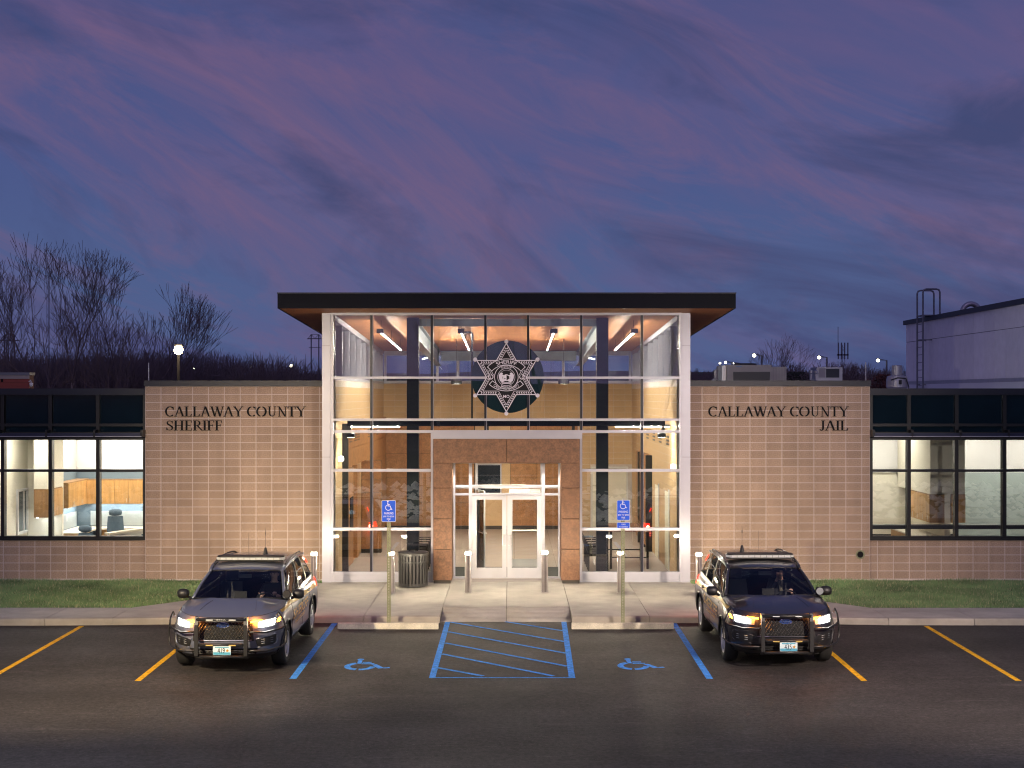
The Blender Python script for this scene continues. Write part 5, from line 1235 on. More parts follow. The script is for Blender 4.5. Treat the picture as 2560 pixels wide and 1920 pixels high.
def cTR(z): return 5.02 - interp(z, [(.26, .14), (.40, .03), (.60, .0), (.72, .03), (.80, .10), (1.0, .13), (1.2, .20)])
def cshould(t): return interp(t, [(0, .955), (.12, .985), (.4, 1.025), (.8, 1.06), (1.3, 1.105), (1.6, 1.12), (2.8, 1.135), (4.0, 1.165), (4.7, 1.18), (5.1, 1.17)])
def front_t(x, z):
    u = min(abs(x) / cW(z), .9999); return cTF(z) + LFR * (1 - (1 - u ** QF) ** (1 / QF))
AX = (.95, 3.975); AR = .435
def zbot(t):
    z = .27
    for a in AX:
        if abs(t - a) < AR: z = max(z, .385 + math.sqrt(AR * AR - (t - a) ** 2))
    return z
def side_off(t, z):   # a crease and hollow along the doors
    return .0 - .018 * math.exp(-((z - .66) / .09) ** 2) * (1 if 1.3 < t < 3.6 else max(0, 1 - min(abs(t - 1.3), abs(t - 3.6)) / .3)) + .012 * math.exp(-((z - .42) / .06) ** 2)
def station(k, z):
    kind, u = k
    W = cW(z)
    if kind == 'f': th = u * PI / 2; return (W * math.sin(th) ** (2 / QF), cTF(z) + LFR * (1 - math.cos(th) ** (2 / QF)))
    if kind == 's': return (W + side_off(u, z), cTF(z) * 0 + u)
    th = u * PI / 2; q = 4.0; Lr = .45; tr = cTR(z); return (W * math.cos(th) ** (2 / q), tr - Lr * (1 - math.sin(th) ** (2 / q)))
STN = [('f', i / 22) for i in range(0, 22)]
def add_side(a, b, n): STN.extend([('s', a + (b - a) * i / n) for i in range(n)])
STN += [('s', t) for t in (1.12, 1.2, 1.27, 1.33, 1.37, 1.385, 1.40)]
add_side(1.5, 3.5, 14); STN += [('s', t) for t in (3.53, 3.54, 3.56, 3.60, 3.66, 3.74, 3.84, 3.94, 4.04, 4.14, 4.24, 4.32, 4.37, 4.40, 4.412, 4.42, 4.5)]
STN += [('r', i / 10) for i in range(1, 11)]
def body_pt(k, v):
    z = .8
    for _ in range(4):
        x, t = station(k, z); zb, zs_c = zbot(t) if x > .5 else .27, cshould(t); z = zb + (zs_c - zb) * v
    x, t = station(k, z); return (x, t, z)
def text_on(body, fn, w, h, mt, name, parent, bold=.01):
    me = text_mesh(body, 1.0, bold); vs_ = [v.co.copy() for v in me.vertices]
    x0, x1 = min(v.x for v in vs_), max(v.x for v in vs_); z0, z1 = min(v.y for v in vs_), max(v.y for v in vs_)
    for v, p in zip(me.vertices, vs_): v.co = fn(((p.x - x0) / (x1 - x0) - .5) * w, ((p.y - z0) / (z1 - z0) - .5) * h)
    me.materials.clear(); me.materials.append(mt); me.name = name; o = D.objects.new(name, me); COL.objects.link(o); o.parent = parent; return o
def person(label, x, t, z, car, pose):
    """seated driver; skin modifier over a skeleton, world coordinates through the car's matrix"""
    mw = Matrix.Translation(car.location) @ Matrix.Rotation(car.rotation_euler.z, 4, 'Z')
    P = []; E = []; Rr = []
    def add(p, r, link=None):
        P.append(p); Rr.append(r)
        if link is not None: E.append((link, len(P) - 1))
        return len(P) - 1
    pel = add((x, t, z + .10), (.16, .13)); ab = add((x, t - .01, z + .28), (.15, .115), pel); ch = add((x, t, z + .46), (.17, .12), ab); nb = add((x, t - .01, z + .60), (.075, .065), ch)
    hd0 = add((x + pose * .01, t - .035, z + .68), (.058, .06), nb)
    hd = add((x + pose * .015, t - .05, z + .755), (.074, .090), hd0); top = add((x + pose * .02, t - .045, z + .835), (.060, .072), hd)
    for s in (-1, 1):
        sh = add((x + s * .19, t, z + .53), (.07, .07), ch)
        if pose < 0 and s < 0:
            el = add((x + s * .26, t - .16, z + .34), (.048, .048), sh); wr = add((x + s * .13, t - .24, z + .56), (.032, .032), el); add((x + s * .07, t - .16, z + .66), (.04, .03), wr)
        else:
            el = add((x + s * .25, t - .20, z + .30), (.048, .048), sh); wr = add((x + s * .16, t - .44, z + .40), (.032, .032), el); add((x + s * .13, t - .50, z + .43), (.038, .03), wr)
        hp = add((x + s * .10, t - .06, z + .08), (.10, .09), pel); kn = add((x + s * .14, t - .46, z + .10), (.07, .07), hp); an = add((x + s * .13, t - .62, z - .26), (.05, .05), kn); add((x + s * .13, t - .74, z - .30), (.045, .035), an)
    me = D.meshes.new('person'); me.from_pydata(P, E, []); o = D.objects.new('tmp', me); COL.objects.link(o)
    md_ = o.modifiers.new('s', 'SKIN'); sk = me.skin_vertices[0].data
    for i, r in enumerate(Rr): sk[i].radius = r
    sk[0].use_root = True
    sb_ = o.modifiers.new('u', 'SUBSURF'); sb_.levels = 2
    dg = bpy.context.evaluated_depsgraph_get(); dg.update(); m2 = D.meshes.new_from_object(o.evaluated_get(dg)); D.objects.remove(o)
    m2.materials.clear(); m2.materials.append(M_shirt if pose < 0 else M_shirt); m2.materials.append(M_skin)
    hz = z + .60
    for p in m2.polygons:
        p.use_smooth = True
        c = p.center
        hand = (c.y < t - .42 and c.z > z + .30) or (pose < 0 and c.x < x - .02 and c.y < t - .12 and c.z > z + .60)
        if c.z > hz + .01 or hand: p.material_index = 1
    # face: brow, nose and chin pulled out of the head, turned by the pose
    turn = math.radians(55 if pose < 0 else 12); fwd = Vector((-math.sin(turn), -math.cos(turn), 0)); rt = Vector((fwd.y, -fwd.x, 0))
    hc = Vector((x + pose * .017, t - .05, z + .765))
    for v in m2.vertices:
        d = v.co - hc
        if v.co.z > hz + .05 and d.length < .14:
            f = d.dot(fwd); s_ = d.dot(rt)
            if f > 0:
                v.co += fwd * (.030 * math.exp(-(s_ / .014) ** 2 - ((d.z + .002) / .018) ** 2) + .014 * math.exp(-(s_ / .03) ** 2 - ((d.z + .068) / .018) ** 2) - .010 * math.exp(-((abs(s_) - .03) / .014) ** 2 - ((d.z - .022) / .014) ** 2))
    m2.name = 'person'; root = D.objects.new('person', m2); COL.objects.link(root); root.matrix_world = mw; root['label'] = label; root['category'] = 'person'
    def child(name, mb_, mt): me_ = mb_.mesh(name, mt); c = D.objects.new(name, me_); COL.objects.link(c); c.parent = root; return c
    m = MB(); m.smooth = True
    for s in (-1, 1):
        p = hc + fwd * .078 + rt * s * .031 + Vector((0, 0, .020))
        m.lathe([(0, -.009), (.008, -.006), (.010, 0), (.008, .006), (0, .009)], tuple(p), 8)
    child('eyes', m, M_black)
    for s in (-1, 1):
        p = hc + rt * s * .079 - fwd * .005; m = MB(); m.smooth = True; m.lathe([(0, -.028), (.010, -.018), (.013, 0), (.010, .018), (0, .026)], tuple(p), 8); child('ear', m, M_skin)
    p = hc + fwd * .088 + Vector((0, 0, -.043)); m = MB(); m.tube([tuple(p - rt * .022 - fwd * .008), tuple(p), tuple(p + rt * .022 - fwd * .008)], .0045, 5); child('mouth', m, mat('lips', (.25, .09, .07), .5))
    m = MB(); m.smooth = True; cc = hc + Vector((0, 0, .030)) - fwd * .008
    m.lathe([(.080, .012), (.086, .03), (.078, .062), (.050, .086), (0, .094)], tuple(cc), 16); child('cap' if pose < 0 else 'hair', m, M_black if pose < 0 else mat('brown_hair', (.05, .032, .02), .8))
    if pose < 0:
        m = MB(); b = cc + fwd * .05 + Vector((0, 0, .018)); m.slab([tuple((b - rt * .06)[:2]), tuple((b + rt * .06)[:2]), tuple((b + rt * .045 + fwd * .09)[:2]), tuple((b - rt * .045 + fwd * .09)[:2])], cc.z + .012, cc.z + .022); child('cap_peak', m, M_black)
        m = MB(); g = hc + fwd * .083 + Vector((0, 0, .020)); m.tube([tuple(g - rt * .065 - fwd * .02), tuple(g - rt * .03), tuple(g + rt * .03), tuple(g + rt * .065 - fwd * .02)], .017, 6); child('sunglasses', m, M_black)
        m = MB(); m.tube([(x - .03, t - .10, z + .60), (x, t - .14, z + .40)], .035, 6); child('shirt_collar', m, M_shirt2)
    for s in (-1, 1):   # five separate fingers on each hand
        if pose < 0 and s < 0: base, dir_, up = Vector((x - .07, t - .16, z + .66)), Vector((.15, .25, .9)).normalized(), Vector((1, 0, 0))
        else: base, dir_, up = Vector((x + s * .13, t - .50, z + .43)), Vector((-s * .25, -.75, .35)).normalized(), Vector((0, .1, 1))
        sd_ = dir_.cross(up).normalized(); cu = -sd_.cross(dir_).normalized()
        for k, ln in enumerate((.060, .072, .078, .072, .058)):
            if k == 0: q0 = base + sd_ * .030; d0 = (dir_ * .5 + sd_ * .9).normalized()
            else: q0 = base + dir_ * .02 + sd_ * (.024 - .016 * (k - 1)); d0 = dir_
            m = MB(); m.smooth = True; m.tube([tuple(q0), tuple(q0 + d0 * ln * .45), tuple(q0 + d0 * ln * .75 - cu * .018), tuple(q0 + d0 * ln * .8 - cu * .040)], [.0095, .009, .0085, .007], 6); child('finger', m, M_skin)
    return root
def build_car(label, X, Y, yaw, paint, plate, who, pose, amber_out, brake_e):
    zg = az(0, Y + 2.4); tilt = .010
    car = thing('sheriff_car', label, 'police car', (X, Y, zg - .012), local=True, rz=yaw); car.rotation_euler.x = -0.0
    car.rotation_euler = (math.atan(.010), 0, yaw)
    def O(name, mb_, mt, par=None): return obj(name, mb_, mt, par or car)
    # body shell
    m = MB(); m.smooth = True; NV = 22; grid = []
    ring = [body_pt(STN[i], 0) for i in range(len(STN))]
    full = [(1, k) for k in STN[::-1]] + [(-1, k) for k in STN[1:-1]]
    cols = []
    for sgn, k in full: cols.append(m.vs([(sgn * p[0], p[1], p[2]) for p in (body_pt(k, j / NV) for j in range(NV + 1))]))
    nc = len(cols)
    for i in range(nc):
        a, b = cols[i], cols[(i + 1) % nc]
        for j in range(NV): m.face([a + j, a + j + 1, b + j + 1, b + j])
    body = O('body', m, paint)
    # bonnet (Coons patch between the nose, the fender tops and the cowl)
    def top(k): p = body_pt(k, 1.0); return Vector(p)
    th_c = 15
    def Fc(u):   # front edge, u -1..1
        s = 1 if u > 0 else -1; a = abs(u); p = top(('f', a * th_c / 22)); return Vector((s * p.x, p.y, p.z))
    def Sc(s, v):
        ui = th_c + v * (22 - th_c) * 1.0
        tcut = top(('f', th_c / 22)).y; tt = tcut + (1.34 - tcut) * v
        # find outline x at tt
        lo_, hi_ = 0.0, 1.0
        for _ in range(18):
            mid = (lo_ + hi_) / 2
            if top(('f', mid)).y < tt: lo_ = mid
            else: hi_ = mid
        p = top(('f', lo_)) if tt < cTF(1.1) + LFR - .02 else Vector((cW(cshould(tt)), tt, cshould(tt)))
        return Vector((s * p.x, tt, cshould(tt)))
    cow = Sc(1, 1)
    def Bc(u): return Vector((u * cow.x, 1.34 - .17 * (1 - u * u), cow.z + .055 * (1 - abs(u) ** 2.5)))
    def hood(u_, v):
        u = u_ * 2 - 1; c = (1 - v) * Fc(u) + v * Bc(u); e = (1 - u_) * Sc(-1, v) + u_ * Sc(1, v)
        q = (1 - u_) * (1 - v) * Fc(-1) + u_ * (1 - v) * Fc(1) + (1 - u_) * v * Bc(-1) + u_ * v * Bc(1)
        p = c + e - q; bl = math.sin(min(1, v * 1.6) * PI / 2)
        p.z += .052 * bl * (1 - abs(u) ** 3) * (1 - v * .75) + .012 * bl * math.exp(-((abs(u) - .52) / .10) ** 2) * (1 - v * .3) - .010 * math.exp(-(u / .34) ** 4) * bl
        return tuple(p)
    m = MB(); m.smooth = True; m.grid(hood, 40, 24); O('bonnet', m, paint)
    m = MB()
    for s in (-1, 1): m.tube([tuple(Vector(hood(.5 + s * .20, .25 + .6 * k / 8)) + Vector((0, 0, .001))) for k in range(9)], .004, 4)
    O('bonnet_crease', m, M_trim)
    m = MB(); m.tube([tuple(Vector(Fc(-1 + 2 * k / 30)) + Vector((0, -.004, -.006))) for k in range(31)], .006, 5); O('bonnet_gap', m, M_trim)
    # greenhouse
    def ws_b(u): return Vector(((u * 2 - 1) * .835, 1.20 + .20 * abs(u * 2 - 1) ** 2.2, 1.135 - .015 * abs(u * 2 - 1) ** 2))
    def ws_t(u): return Vector(((u * 2 - 1) * .665, 2.06 + .10 * abs(u * 2 - 1) ** 2, 1.572 - .035 * (u * 2 - 1) ** 2))
    def ws(u, v): p = ws_b(u).lerp(ws_t(u), v); p.z += .030 * math.sin(v * PI); p.y -= .01 * math.sin(v * PI); return p
    m = MB(); m.smooth = True; m.grid(lambda u, v: tuple(ws(.02 + .96 * u, .03 + .95 * v)), 16, 8); O('windscreen', m, M_carglass)
    m = MB(); m.smooth = True
    m.tube([tuple(ws(k / 16, .015)) for k in range(17)], .024, 6); m.tube([tuple(ws(k / 16, 1.0)) for k in range(17)], .012, 6); O('windscreen_seal', m, M_trim)
    m = MB(); m.grid(lambda u, v: tuple(Vector(Bc(u * 2 - 1)).lerp(ws_b(u) + Vector((0, 0, -.02)), v) - Vector((0, 0, .012))), 16, 2); O('cowl', m, M_trim)
    def roof_w(t): return interp(t, [(2.05, .665), (2.4, .70), (3.0, .722), (3.8, .715), (4.7, .665)])
    def roof_z(t): return interp(t, [(2.05, 1.573), (2.25, 1.615), (2.5, 1.648), (2.8, 1.672), (3.3, 1.688), (3.9, 1.678), (4.4, 1.645), (4.7, 1.615)])
    def roof(u, v):
        a = u * 2 - 1; t = 2.06 + .10 * a * a * (1 - v) + (4.72 - 2.06) * v - .0
        rib = .005 * (1 if int(abs(a) * 9) % 2 else 0) if .25 < v < .97 and abs(a) < .9 else 0
        return (a * roof_w(t), t, roof_z(t) - .035 * abs(a) ** 2 - .03 * max(0, abs(a) - .88) / .12 + rib)
    m = MB(); m.smooth = True; m.grid(roof, 36, 20); O('roof', m, paint)
    # pillars, rails and side glass
    def belt(s, t): z = cshould(t); return Vector((s * (cW(z) - .015), t, z + .004))
    def rail(s, t): return Vector((s * (roof_w(t) + .006), t, roof_z(t) - .066))
    for s in (-1, 1):
        A = [ws(1.0 if s > 0 else 0.0, k / 8) + Vector((s * .012, .015, 0)) for k in range(9)]
        m = MB(); m.smooth = True; m.tube([tuple(p) for p in A], [.030] * 9, 8); O('front_pillar', m, paint)
        m = MB(); m.smooth = True; m.tube([tuple(rail(s, 2.12 + (4.68 - 2.12) * k / 14) + Vector((0, 0, .022))) for k in range(15)], .030, 8); O('roof_rail_body', m, paint)
        m = MB(); m.tube([tuple(rail(s, 2.5 + 1.95 * k / 10) + Vector((-s * .03, 0, .075 - (.03 if k in (0, 10) else 0)))) for k in range(11)], .014, 6); O('roof_rack', m, M_trim)
        def sg(u, v, s=s):
            tb = 1.52 + (4.42 - 1.52) * u; tt = 2.15 + (4.30 - 2.15) * u; p = belt(s, tb).lerp(rail(s, tt), v); p.x += s * .018 * math.sin(v * PI); return p
        m = MB(); m.smooth = True; m.grid(lambda u, v: tuple(sg(u, .04 + .92 * v)), 20, 6, s < 0); O('side_window', m, M_tint)
        for u0, u1, nm in ((.0, .022, 'window_post'), (.40, .455, 'window_post'), (.735, .785, 'window_post'), (.985, 1.0, 'window_post')):
            m = MB(); m.grid(lambda u, v: tuple(sg(u0 + (u1 - u0) * u, v) + Vector((s * .006, 0, 0))), 2, 6, s < 0); O(nm, m, M_trim)
        m = MB(); m.tube([tuple(belt(s, 1.40 + 3.1 * k / 14) + Vector((s * .006, 0, .004))) for k in range(15)], .009, 5); O('belt_moulding', m, M_trim)
        # sail panel and rear quarter
        m = MB(); m.grid(lambda u, v: tuple(belt(s, 1.34 + .20 * u).lerp(Vector(A[0]).lerp(sg(.0, .9), u * .999 if v else 0), v * .35)), 2, 3, s < 0); O('sail_panel', m, M_trim)
        m = MB(); m.smooth = True; m.grid(lambda u, v: tuple(belt(s, 4.42 + .40 * u).lerp(rail(s, 4.30 + .38 * u) + Vector((0, 0, .02)), v) + Vector((-s * .10 * u * u * (1 - v * .6), 0, 0))), 6, 6, s < 0); O('rear_pillar', m, paint)
        # door shut lines
        for t0 in (1.50, 2.66, 3.60):
            m = MB(); m.tube([((s * (cW(z) + side_off(t0, z) + .0005)), t0 + (.06 * (z - .4) if t0 < 2 else 0), z) for z in [.36 + .74 * k / 14 for k in range(15)] if z < cshould(t0) - .01 and z > zbot(t0)], .0045, 4); O('door_gap', m, M_well)
        for t0 in (2.42, 3.42):
            m = MB(); z0 = .985; m.tube([(s * (cW(z0) + .004), t0, z0), (s * (cW(z0) + .032), t0 + .03, z0), (s * (cW(z0) + .032), t0 + .19, z0 + .002), (s * (cW(z0) + .004), t0 + .22, z0 + .004)], .011, 6); O('door_handle', m, paint)
        # stripe from the headlight along the shoulder, then the gold word
        def stripe_pt(t, dz):
            z = cshould(t) - interp(t, [(.3, .03), (.6, .03), (1.5, .06), (2.6, .13), (4.6, .22)]) + dz
            if t < 1.1:
                lo_, hi_ = 0.0, 1.0
                for _ in range(20):
                    mid = (lo_ + hi_) / 2
                    if station(('f', mid), z)[1] < t: lo_ = mid
                    else: hi_ = mid
                x = station(('f', lo_), z)[0]
            else: x = cW(z) + side_off(t, z)
            return (s * (x + .004), t, z + .001)
        m = MB(); m.grid(lambda u, v: stripe_pt(.66 + 3.86 * u, (v - .5) * (.045 + .045 * min(1, u * 2.5))), 50, 3, s < 0); O('gold_stripe', m, M_gold)
        cx = 2.45
        f = (lambda a, h: Vector((s * (cW(.80 + h) + side_off(cx, .80 + h) + .004), cx + (a if s > 0 else -a), .80 + h)))
        text_on('SHERIFF', f, 1.75, .19, M_gold, 'word_sheriff', car, .015)
        f2 = (lambda a, h: Vector((s * (cW(.63 + h) + side_off(cx, .63 + h) + .004), cx + (a if s > 0 else -a), .63 + h)))
        text_on('CALLAWAY COUNTY', f2, 1.2, .06, M_gold, 'word_county', car, .01)
        # mirror
        mx, my, mz = s * 1.075, 1.62, 1.185
        m = MB(); m.smooth = True; m.lathe([(0, -.105), (.055, -.10), (.082, -.06), (.088, 0), (.082, .06), (.055, .10), (0, .105)], (mx, my, mz), 14, 'x')
        m.v = [(a, my + (b - my) * 1.0, mz + (c - mz) * 1.05) for a, b, c in m.v]
        O('mirror', m, M_trim); m = MB(); m.tube([(s * .93, my + .02, 1.10), (s * 1.03, my + .02, 1.14)], .028, 6); O('mirror_arm', m, M_trim)
        # arch lips
        for a in AX:
            m = MB(); P_ = []
            for k in range(19):
                an = math.radians(-8 + 196 * k / 18); tt, zz = a + AR * math.cos(an), .385 + AR * math.sin(an)
                lo_ = cW(zz) + side_off(tt, zz)
                if tt < 1.1: x_ = min(lo_, station(('f', 1.0), zz)[0]);  x_ = x_ if tt > .95 else cW(zz) * (1 - max(0, (1 - (tt - cTF(zz)) / LFR)) ** QF) ** (1 / QF)
                else: x_ = lo_
                if tt > 4.55: x_ = lo_
                P_.append((s * (x_ + .004), tt, zz))
            m.smooth = True; m.tube(P_, .020, 6); O('arch_lip', m, M_trim)
        # wheel
        for a in AX:
            w = D.objects.new('wheel', None); COL.objects.link(w); w.parent = car; w.location = (s * .855, a, .382)
            m = MB(); m.smooth = True; m.lathe([(.235, -.115), (.30, -.125), (.352, -.118), (.376, -.09), (.382, -.03), (.382, .03), (.376, .09), (.352, .118), (.30, .125), (.235, .115)], (0, 0, 0), 40, 'x'); obj('tyre', m, M_tyre, w)
            m = MB(); m.smooth = True; m.lathe([(0, -.10), (.236, -.10), (.236, .10), (.215, .105), (.210, .06), (.0, .05)] if s > 0 else [(0, .10), (.236, .10), (.236, -.10), (.215, -.105), (.210, -.06), (.0, -.05)], (0, 0, 0), 32, 'x'); obj('rim_barrel', m, M_trim, w)
            m = MB()
            m.lathe([(.208, s * .075), (.236, s * .108), (.240, s * .112), (.240, s * .118), (.228, s * .120), (.205, s * .095)], (0, 0, 0), 32, 'x')
            for k in range(5):
                for dd in (-.16, .16):
                    an = 2 * PI * k / 5 + .3; a2 = an + dd
                    m.tube([(s * .100, .045 * math.cos(an), .045 * math.sin(an)), (s * .092, .222 * math.cos(a2), .222 * math.sin(a2))], [.020, .015], 5)
            m.lathe([(0, s * .118), (.035, s * .116), (.050, s * .10), (.05, s * .06), (0, s * .06)], (0, 0, 0), 16, 'x'); obj('rim', m, M_rim, w)
    # underside, wells, cabin
    m = MB(); m.box(-.66, .66, .30, 4.85, .24, .60); m.box(-.86, .86, 1.46, 3.46, .24, .44); m.box(-.60, .60, .25, 1.0, .6, .86); O('underbody', m, M_well)
    m = MB(); m.box(-.86, .86, 1.42, 4.75, .50, .56); m.box(-.84, .84, 1.22, 1.62, .86, 1.075); m.box(-.84, .84, 4.45, 4.6, .56, 1.12)
    m.box(-.865, -.80, 1.5, 4.5, .56, 1.08); m.box(.80, .865, 1.5, 4.5, .56, 1.08); O('cabin', m, M_cabin)
    for sx in (-.42, .42):
        m = MB(); m.smooth = True
        m.grid(lambda u, v: (sx + (u - .5) * (.50 - .10 * v), 2.72 + .16 * v - .03 * math.cos((u - .5) * PI), .66 + .58 * v), 6, 6); m.box(sx - .25, sx + .25, 2.28, 2.74, .56, .72); m.box(sx - .12, sx + .12, 2.88, 2.96, 1.26, 1.44); O('seat', m, M_seat)
    m = MB(); m.box(-.66, .66, 3.62, 3.74, .56, 1.22); O('rear_bench', m, M_seat)
    m = MB(); m.box(-.70, .70, 3.02, 3.05, .60, 1.50); O('partition_screen', m, glass('cage_screen', (.55, .56, .57), 1.06))
    m = MB(); c_ = Vector((.40, 1.98, .99)); P_ = [(c_.x + .185 * math.cos(k * PI / 12), c_.y - .09 * math.sin(k * PI / 12), c_.z + .165 * math.sin(k * PI / 12)) for k in range(25)]
    m.tube(P_, .014, 6, False); m.tube([(c_.x - .18, c_.y, c_.z), (c_.x + .18, c_.y, c_.z)], .018, 5); m.tube([tuple(c_), (c_.x, c_.y - .3, c_.z - .12)], .03, 6); O('steering_wheel', m, M_trim)
    m = MB(); m.box(-.12, .10, 1.66, 1.70, 1.08, 1.22); m.tube([(-.0, 1.7, .9), (-.0, 1.68, 1.1)], .015, 5); O('dash_computer', m, M_trim)
    O('driver_fill_panel', MB().box(-.11, .09, 1.702, 1.706, 1.09, 1.21), emis('driver_fill_glow', (.75, .88, 1), 9))  # added glowing panel, unseen from the front, lights the driver's face
    m = MB(); p = ws(.5, .86); m.box(p.x - .12, p.x + .12, p.y + .09, p.y + .11, p.z - .10, p.z - .03); O('rear_view_mirror', m, M_trim)
    m = MB(); m.box(-.62, .62, 4.735, 4.755, 1.2, 1.55); O('rear_window', m, M_tint)
    for sx in (0, 1):
        m = MB(); A0, A1 = (-.62, -.02) if sx == 0 else (.05, .66); m.tube([tuple(ws((A0 + .84) / 1.68, .0) + Vector((0, -.02, .018))), tuple(ws((A1 + .84) / 1.68, .03) + Vector((0, -.02, .016)))], .009, 4); O('wiper', m, M_trim)
    # front face details laid on the nose surface
    def on(x, z, off=.006): return (x, front_t(x, z) - off, z)
    def patch(corners, off, nx_=12, nz_=6):
        (ax, az_), (bx_, bz_), (cx_, cz_), (dx_, dz_) = corners   # bl, br, tr, tl
        m = MB(); m.smooth = True
        def f(u, v): x = (ax * (1 - u) + bx_ * u) * (1 - v) + (dx_ * (1 - u) + cx_ * u) * v; z = (az_ * (1 - u) + bz_ * u) * (1 - v) + (dz_ * (1 - u) + cz_ * u) * v; return on(x, z, off)
        m.grid(f, nx_, nz_); return m
    def mir(c, s): return c if s > 0 else [(-c[1][0], c[1][1]), (-c[0][0], c[0][1]), (-c[3][0], c[3][1]), (-c[2][0], c[2][1])]
    O('grille_surround', patch([(-.54, .585), (.54, .585), (.50, .935), (-.50, .935)], .006, 16, 6), M_trim)
    O('grille_recess', patch([(-.50, .61), (.50, .61), (.47, .915), (-.47, .915)], .010, 16, 6), M_well)
    m = MB(); nxg, nzg = 15, 6
    for i in range(nxg):
        for j in range(nzg):
            u0, v0 = -.45 + .90 * (i + (.5 if j % 2 else 0)) / nxg, .625 + .27 * j / nzg
            w_, h_ = .90 / nxg / 2, .27 / nzg
            if abs(u0 + w_) > .47: continue
            m.tube([on(u0, v0, .014), on(u0 + w_, v0 + h_, .014)], .0042, 3); m.tube([on(u0 + 2 * w_, v0, .014), on(u0 + w_, v0 + h_, .014)], .0042, 3)
    O('grille_mesh', m, mat('grille_bar', (.14, .135, .13), .35, .5), car)['kind'] = 'stuff'
    m = MB(); m.tube([on(-.50 + k / 20, .602, .014) for k in range(21)], .012, 5); O('grille_lower_bar', m, paint)
    # oval badge with its script
    m = MB(); zb_ = .865; bt = m.vs([(0, front_t(0, zb_) - .032, zb_)] + [(.115 * math.cos(a), front_t(0, zb_) - .026, zb_ + .045 * math.sin(a)) for a in [2 * PI * k / 28 for k in range(28)]])
    for k in range(28): m.face([bt, bt + 1 + k, bt + 1 + (k + 1) % 28])
    O('oval_badge', m, mat('badge_blue', (.02, .05, .20), .25)); m = MB(); m.tube([(.115 * math.cos(a), front_t(0, zb_) - .026, zb_ + .045 * math.sin(a)) for a in [2 * PI * k / 28 for k in range(29)]], .005, 5, False); O('badge_rim', m, M_chrome)
    text_on('Ford', lambda a, h: Vector((a + h * .35, front_t(0, zb_) - .035, zb_ + h)), .145, .048, M_chrome, 'badge_script', car, .0)
    for s in (-1, 1):
        O('headlight', patch(mir([(.545, .80), (.88, .815), (.92, .955), (.53, .925)], s), .006, 10, 5), M_lens)
        hp = [(.62, .82), (.85, .835), (.86, .935), (.62, .90)]
        O('headlight_lamp', patch(mir(hp, s), .014, 8, 4), M_hl)
        O('amber_lamp', patch(mir([(.47, .895), (.66, .905), (.66, .94), (.47, .925)], s), .016, 6, 2), M_amber)
        if s in amber_out: O('side_marker', patch(mir([(.885, .865), (.925, .87), (.932, .935), (.90, .93)], s), .010, 3, 3), M_amber)
        fgc = [(.60, .47), (.87, .50), (.885, .665), (.56, .61)]
        O('fog_recess', patch(mir(fgc, s), .008, 8, 5), M_trim)
        m = MB(); rim_ = [(.60, .47), (.87, .50), (.90, .53), (.885, .665), (.86, .68), (.56, .61)]; m.smooth = True
        m.tube([on(s * a, b, .012) for a, b in rim_], .011, 6); O('fog_frame', m, paint if s else paint)
        m = MB(); m.smooth = True
        for k in range(3): m.tube([on(s * .66, .53 + .035 * k, .016), on(s * .84, .545 + .036 * k, .016)], .005, 4)
        O('fog_lamp_bars', m, M_lens)
        lamp('SPOT', 'headlight_beam', (0, 0, 0), HEAD_W, (1, .96, .86), spot_size=math.radians(15.5), spot_blend=.9, shadow_soft_size=.06)
        l = bpy.context.scene.objects[-1] if False else D.objects[[o.name for o in D.objects if o.name.startswith('headlight_beam')][-1]]
        l.parent = car; l.location = (s * .75, front_t(.75, .88) - .05, .88); l.rotation_euler = (math.radians(84), 0, math.radians(180 - s * 4) + 0)
        l.rotation_euler = Vector((s * .05, -1, .012)).to_track_quat('-Z', 'Y').to_euler(); l.scale = (3.2, 1, 1)
        la = lamp('POINT', 'amber_spill', (0, 0, 0), 12, (1, .30, .03), shadow_soft_size=.03); la.parent = car; la.location = (s * .57, front_t(.57, .92) - .07, .955)
        # tail lamp
        m = MB(); m.smooth = True; m.grid(lambda u, v: (s * (cW(.90 + .16 * v) + .006 - .16 * u * u), 4.52 + .40 * u, .92 + .16 * v), 6, 3, s < 0); O('tail_lamp', m, M_red)
        m = MB(); m.smooth = True; m.grid(lambda u, v: tuple(belt(s, 4.55 + .2 * u).lerp(rail(s, 4.45 + .2 * u), .55 + .3 * v) + Vector((s * .006, 0, 0))), 2, 3, s < 0); O('pillar_lamp', m, M_red)
        lp = lamp('POINT', 'tail_glow', (0, 0, 0), brake_e, (1, .10, .06), shadow_soft_size=.05); lp.parent = car; lp.location = (s * .86, 5.06, .98)
    O('rear_bumper', MB().box(-.7, .7, 4.99, 5.04, .45, .66), M_trim)
    O('lower_grille', patch([(-.56, .345), (.56, .345), (.60, .455), (-.60, .455)], .008, 16, 3), M_well)
    m = MB()
    for z in (.365, .395, .425): m.tube([on(-.54 + 1.08 * k / 16, z, .012) for k in range(17)], .006, 4)
    O('lower_grille_bars', m, M_chrome if pose > 0 else M_trim)
    m = MB(); m.smooth = True; m.grid(lambda u, v: on((u * 2 - 1) * .88, .27 + .07 * v, .008), 24, 2); O('lower_valance', m, M_trim)
    # push bumper with side loops
    def bar(name, pts, r, n=8): m = MB(); m.smooth = True; m.tube(pts, r, n); O(name, m, M_trim)
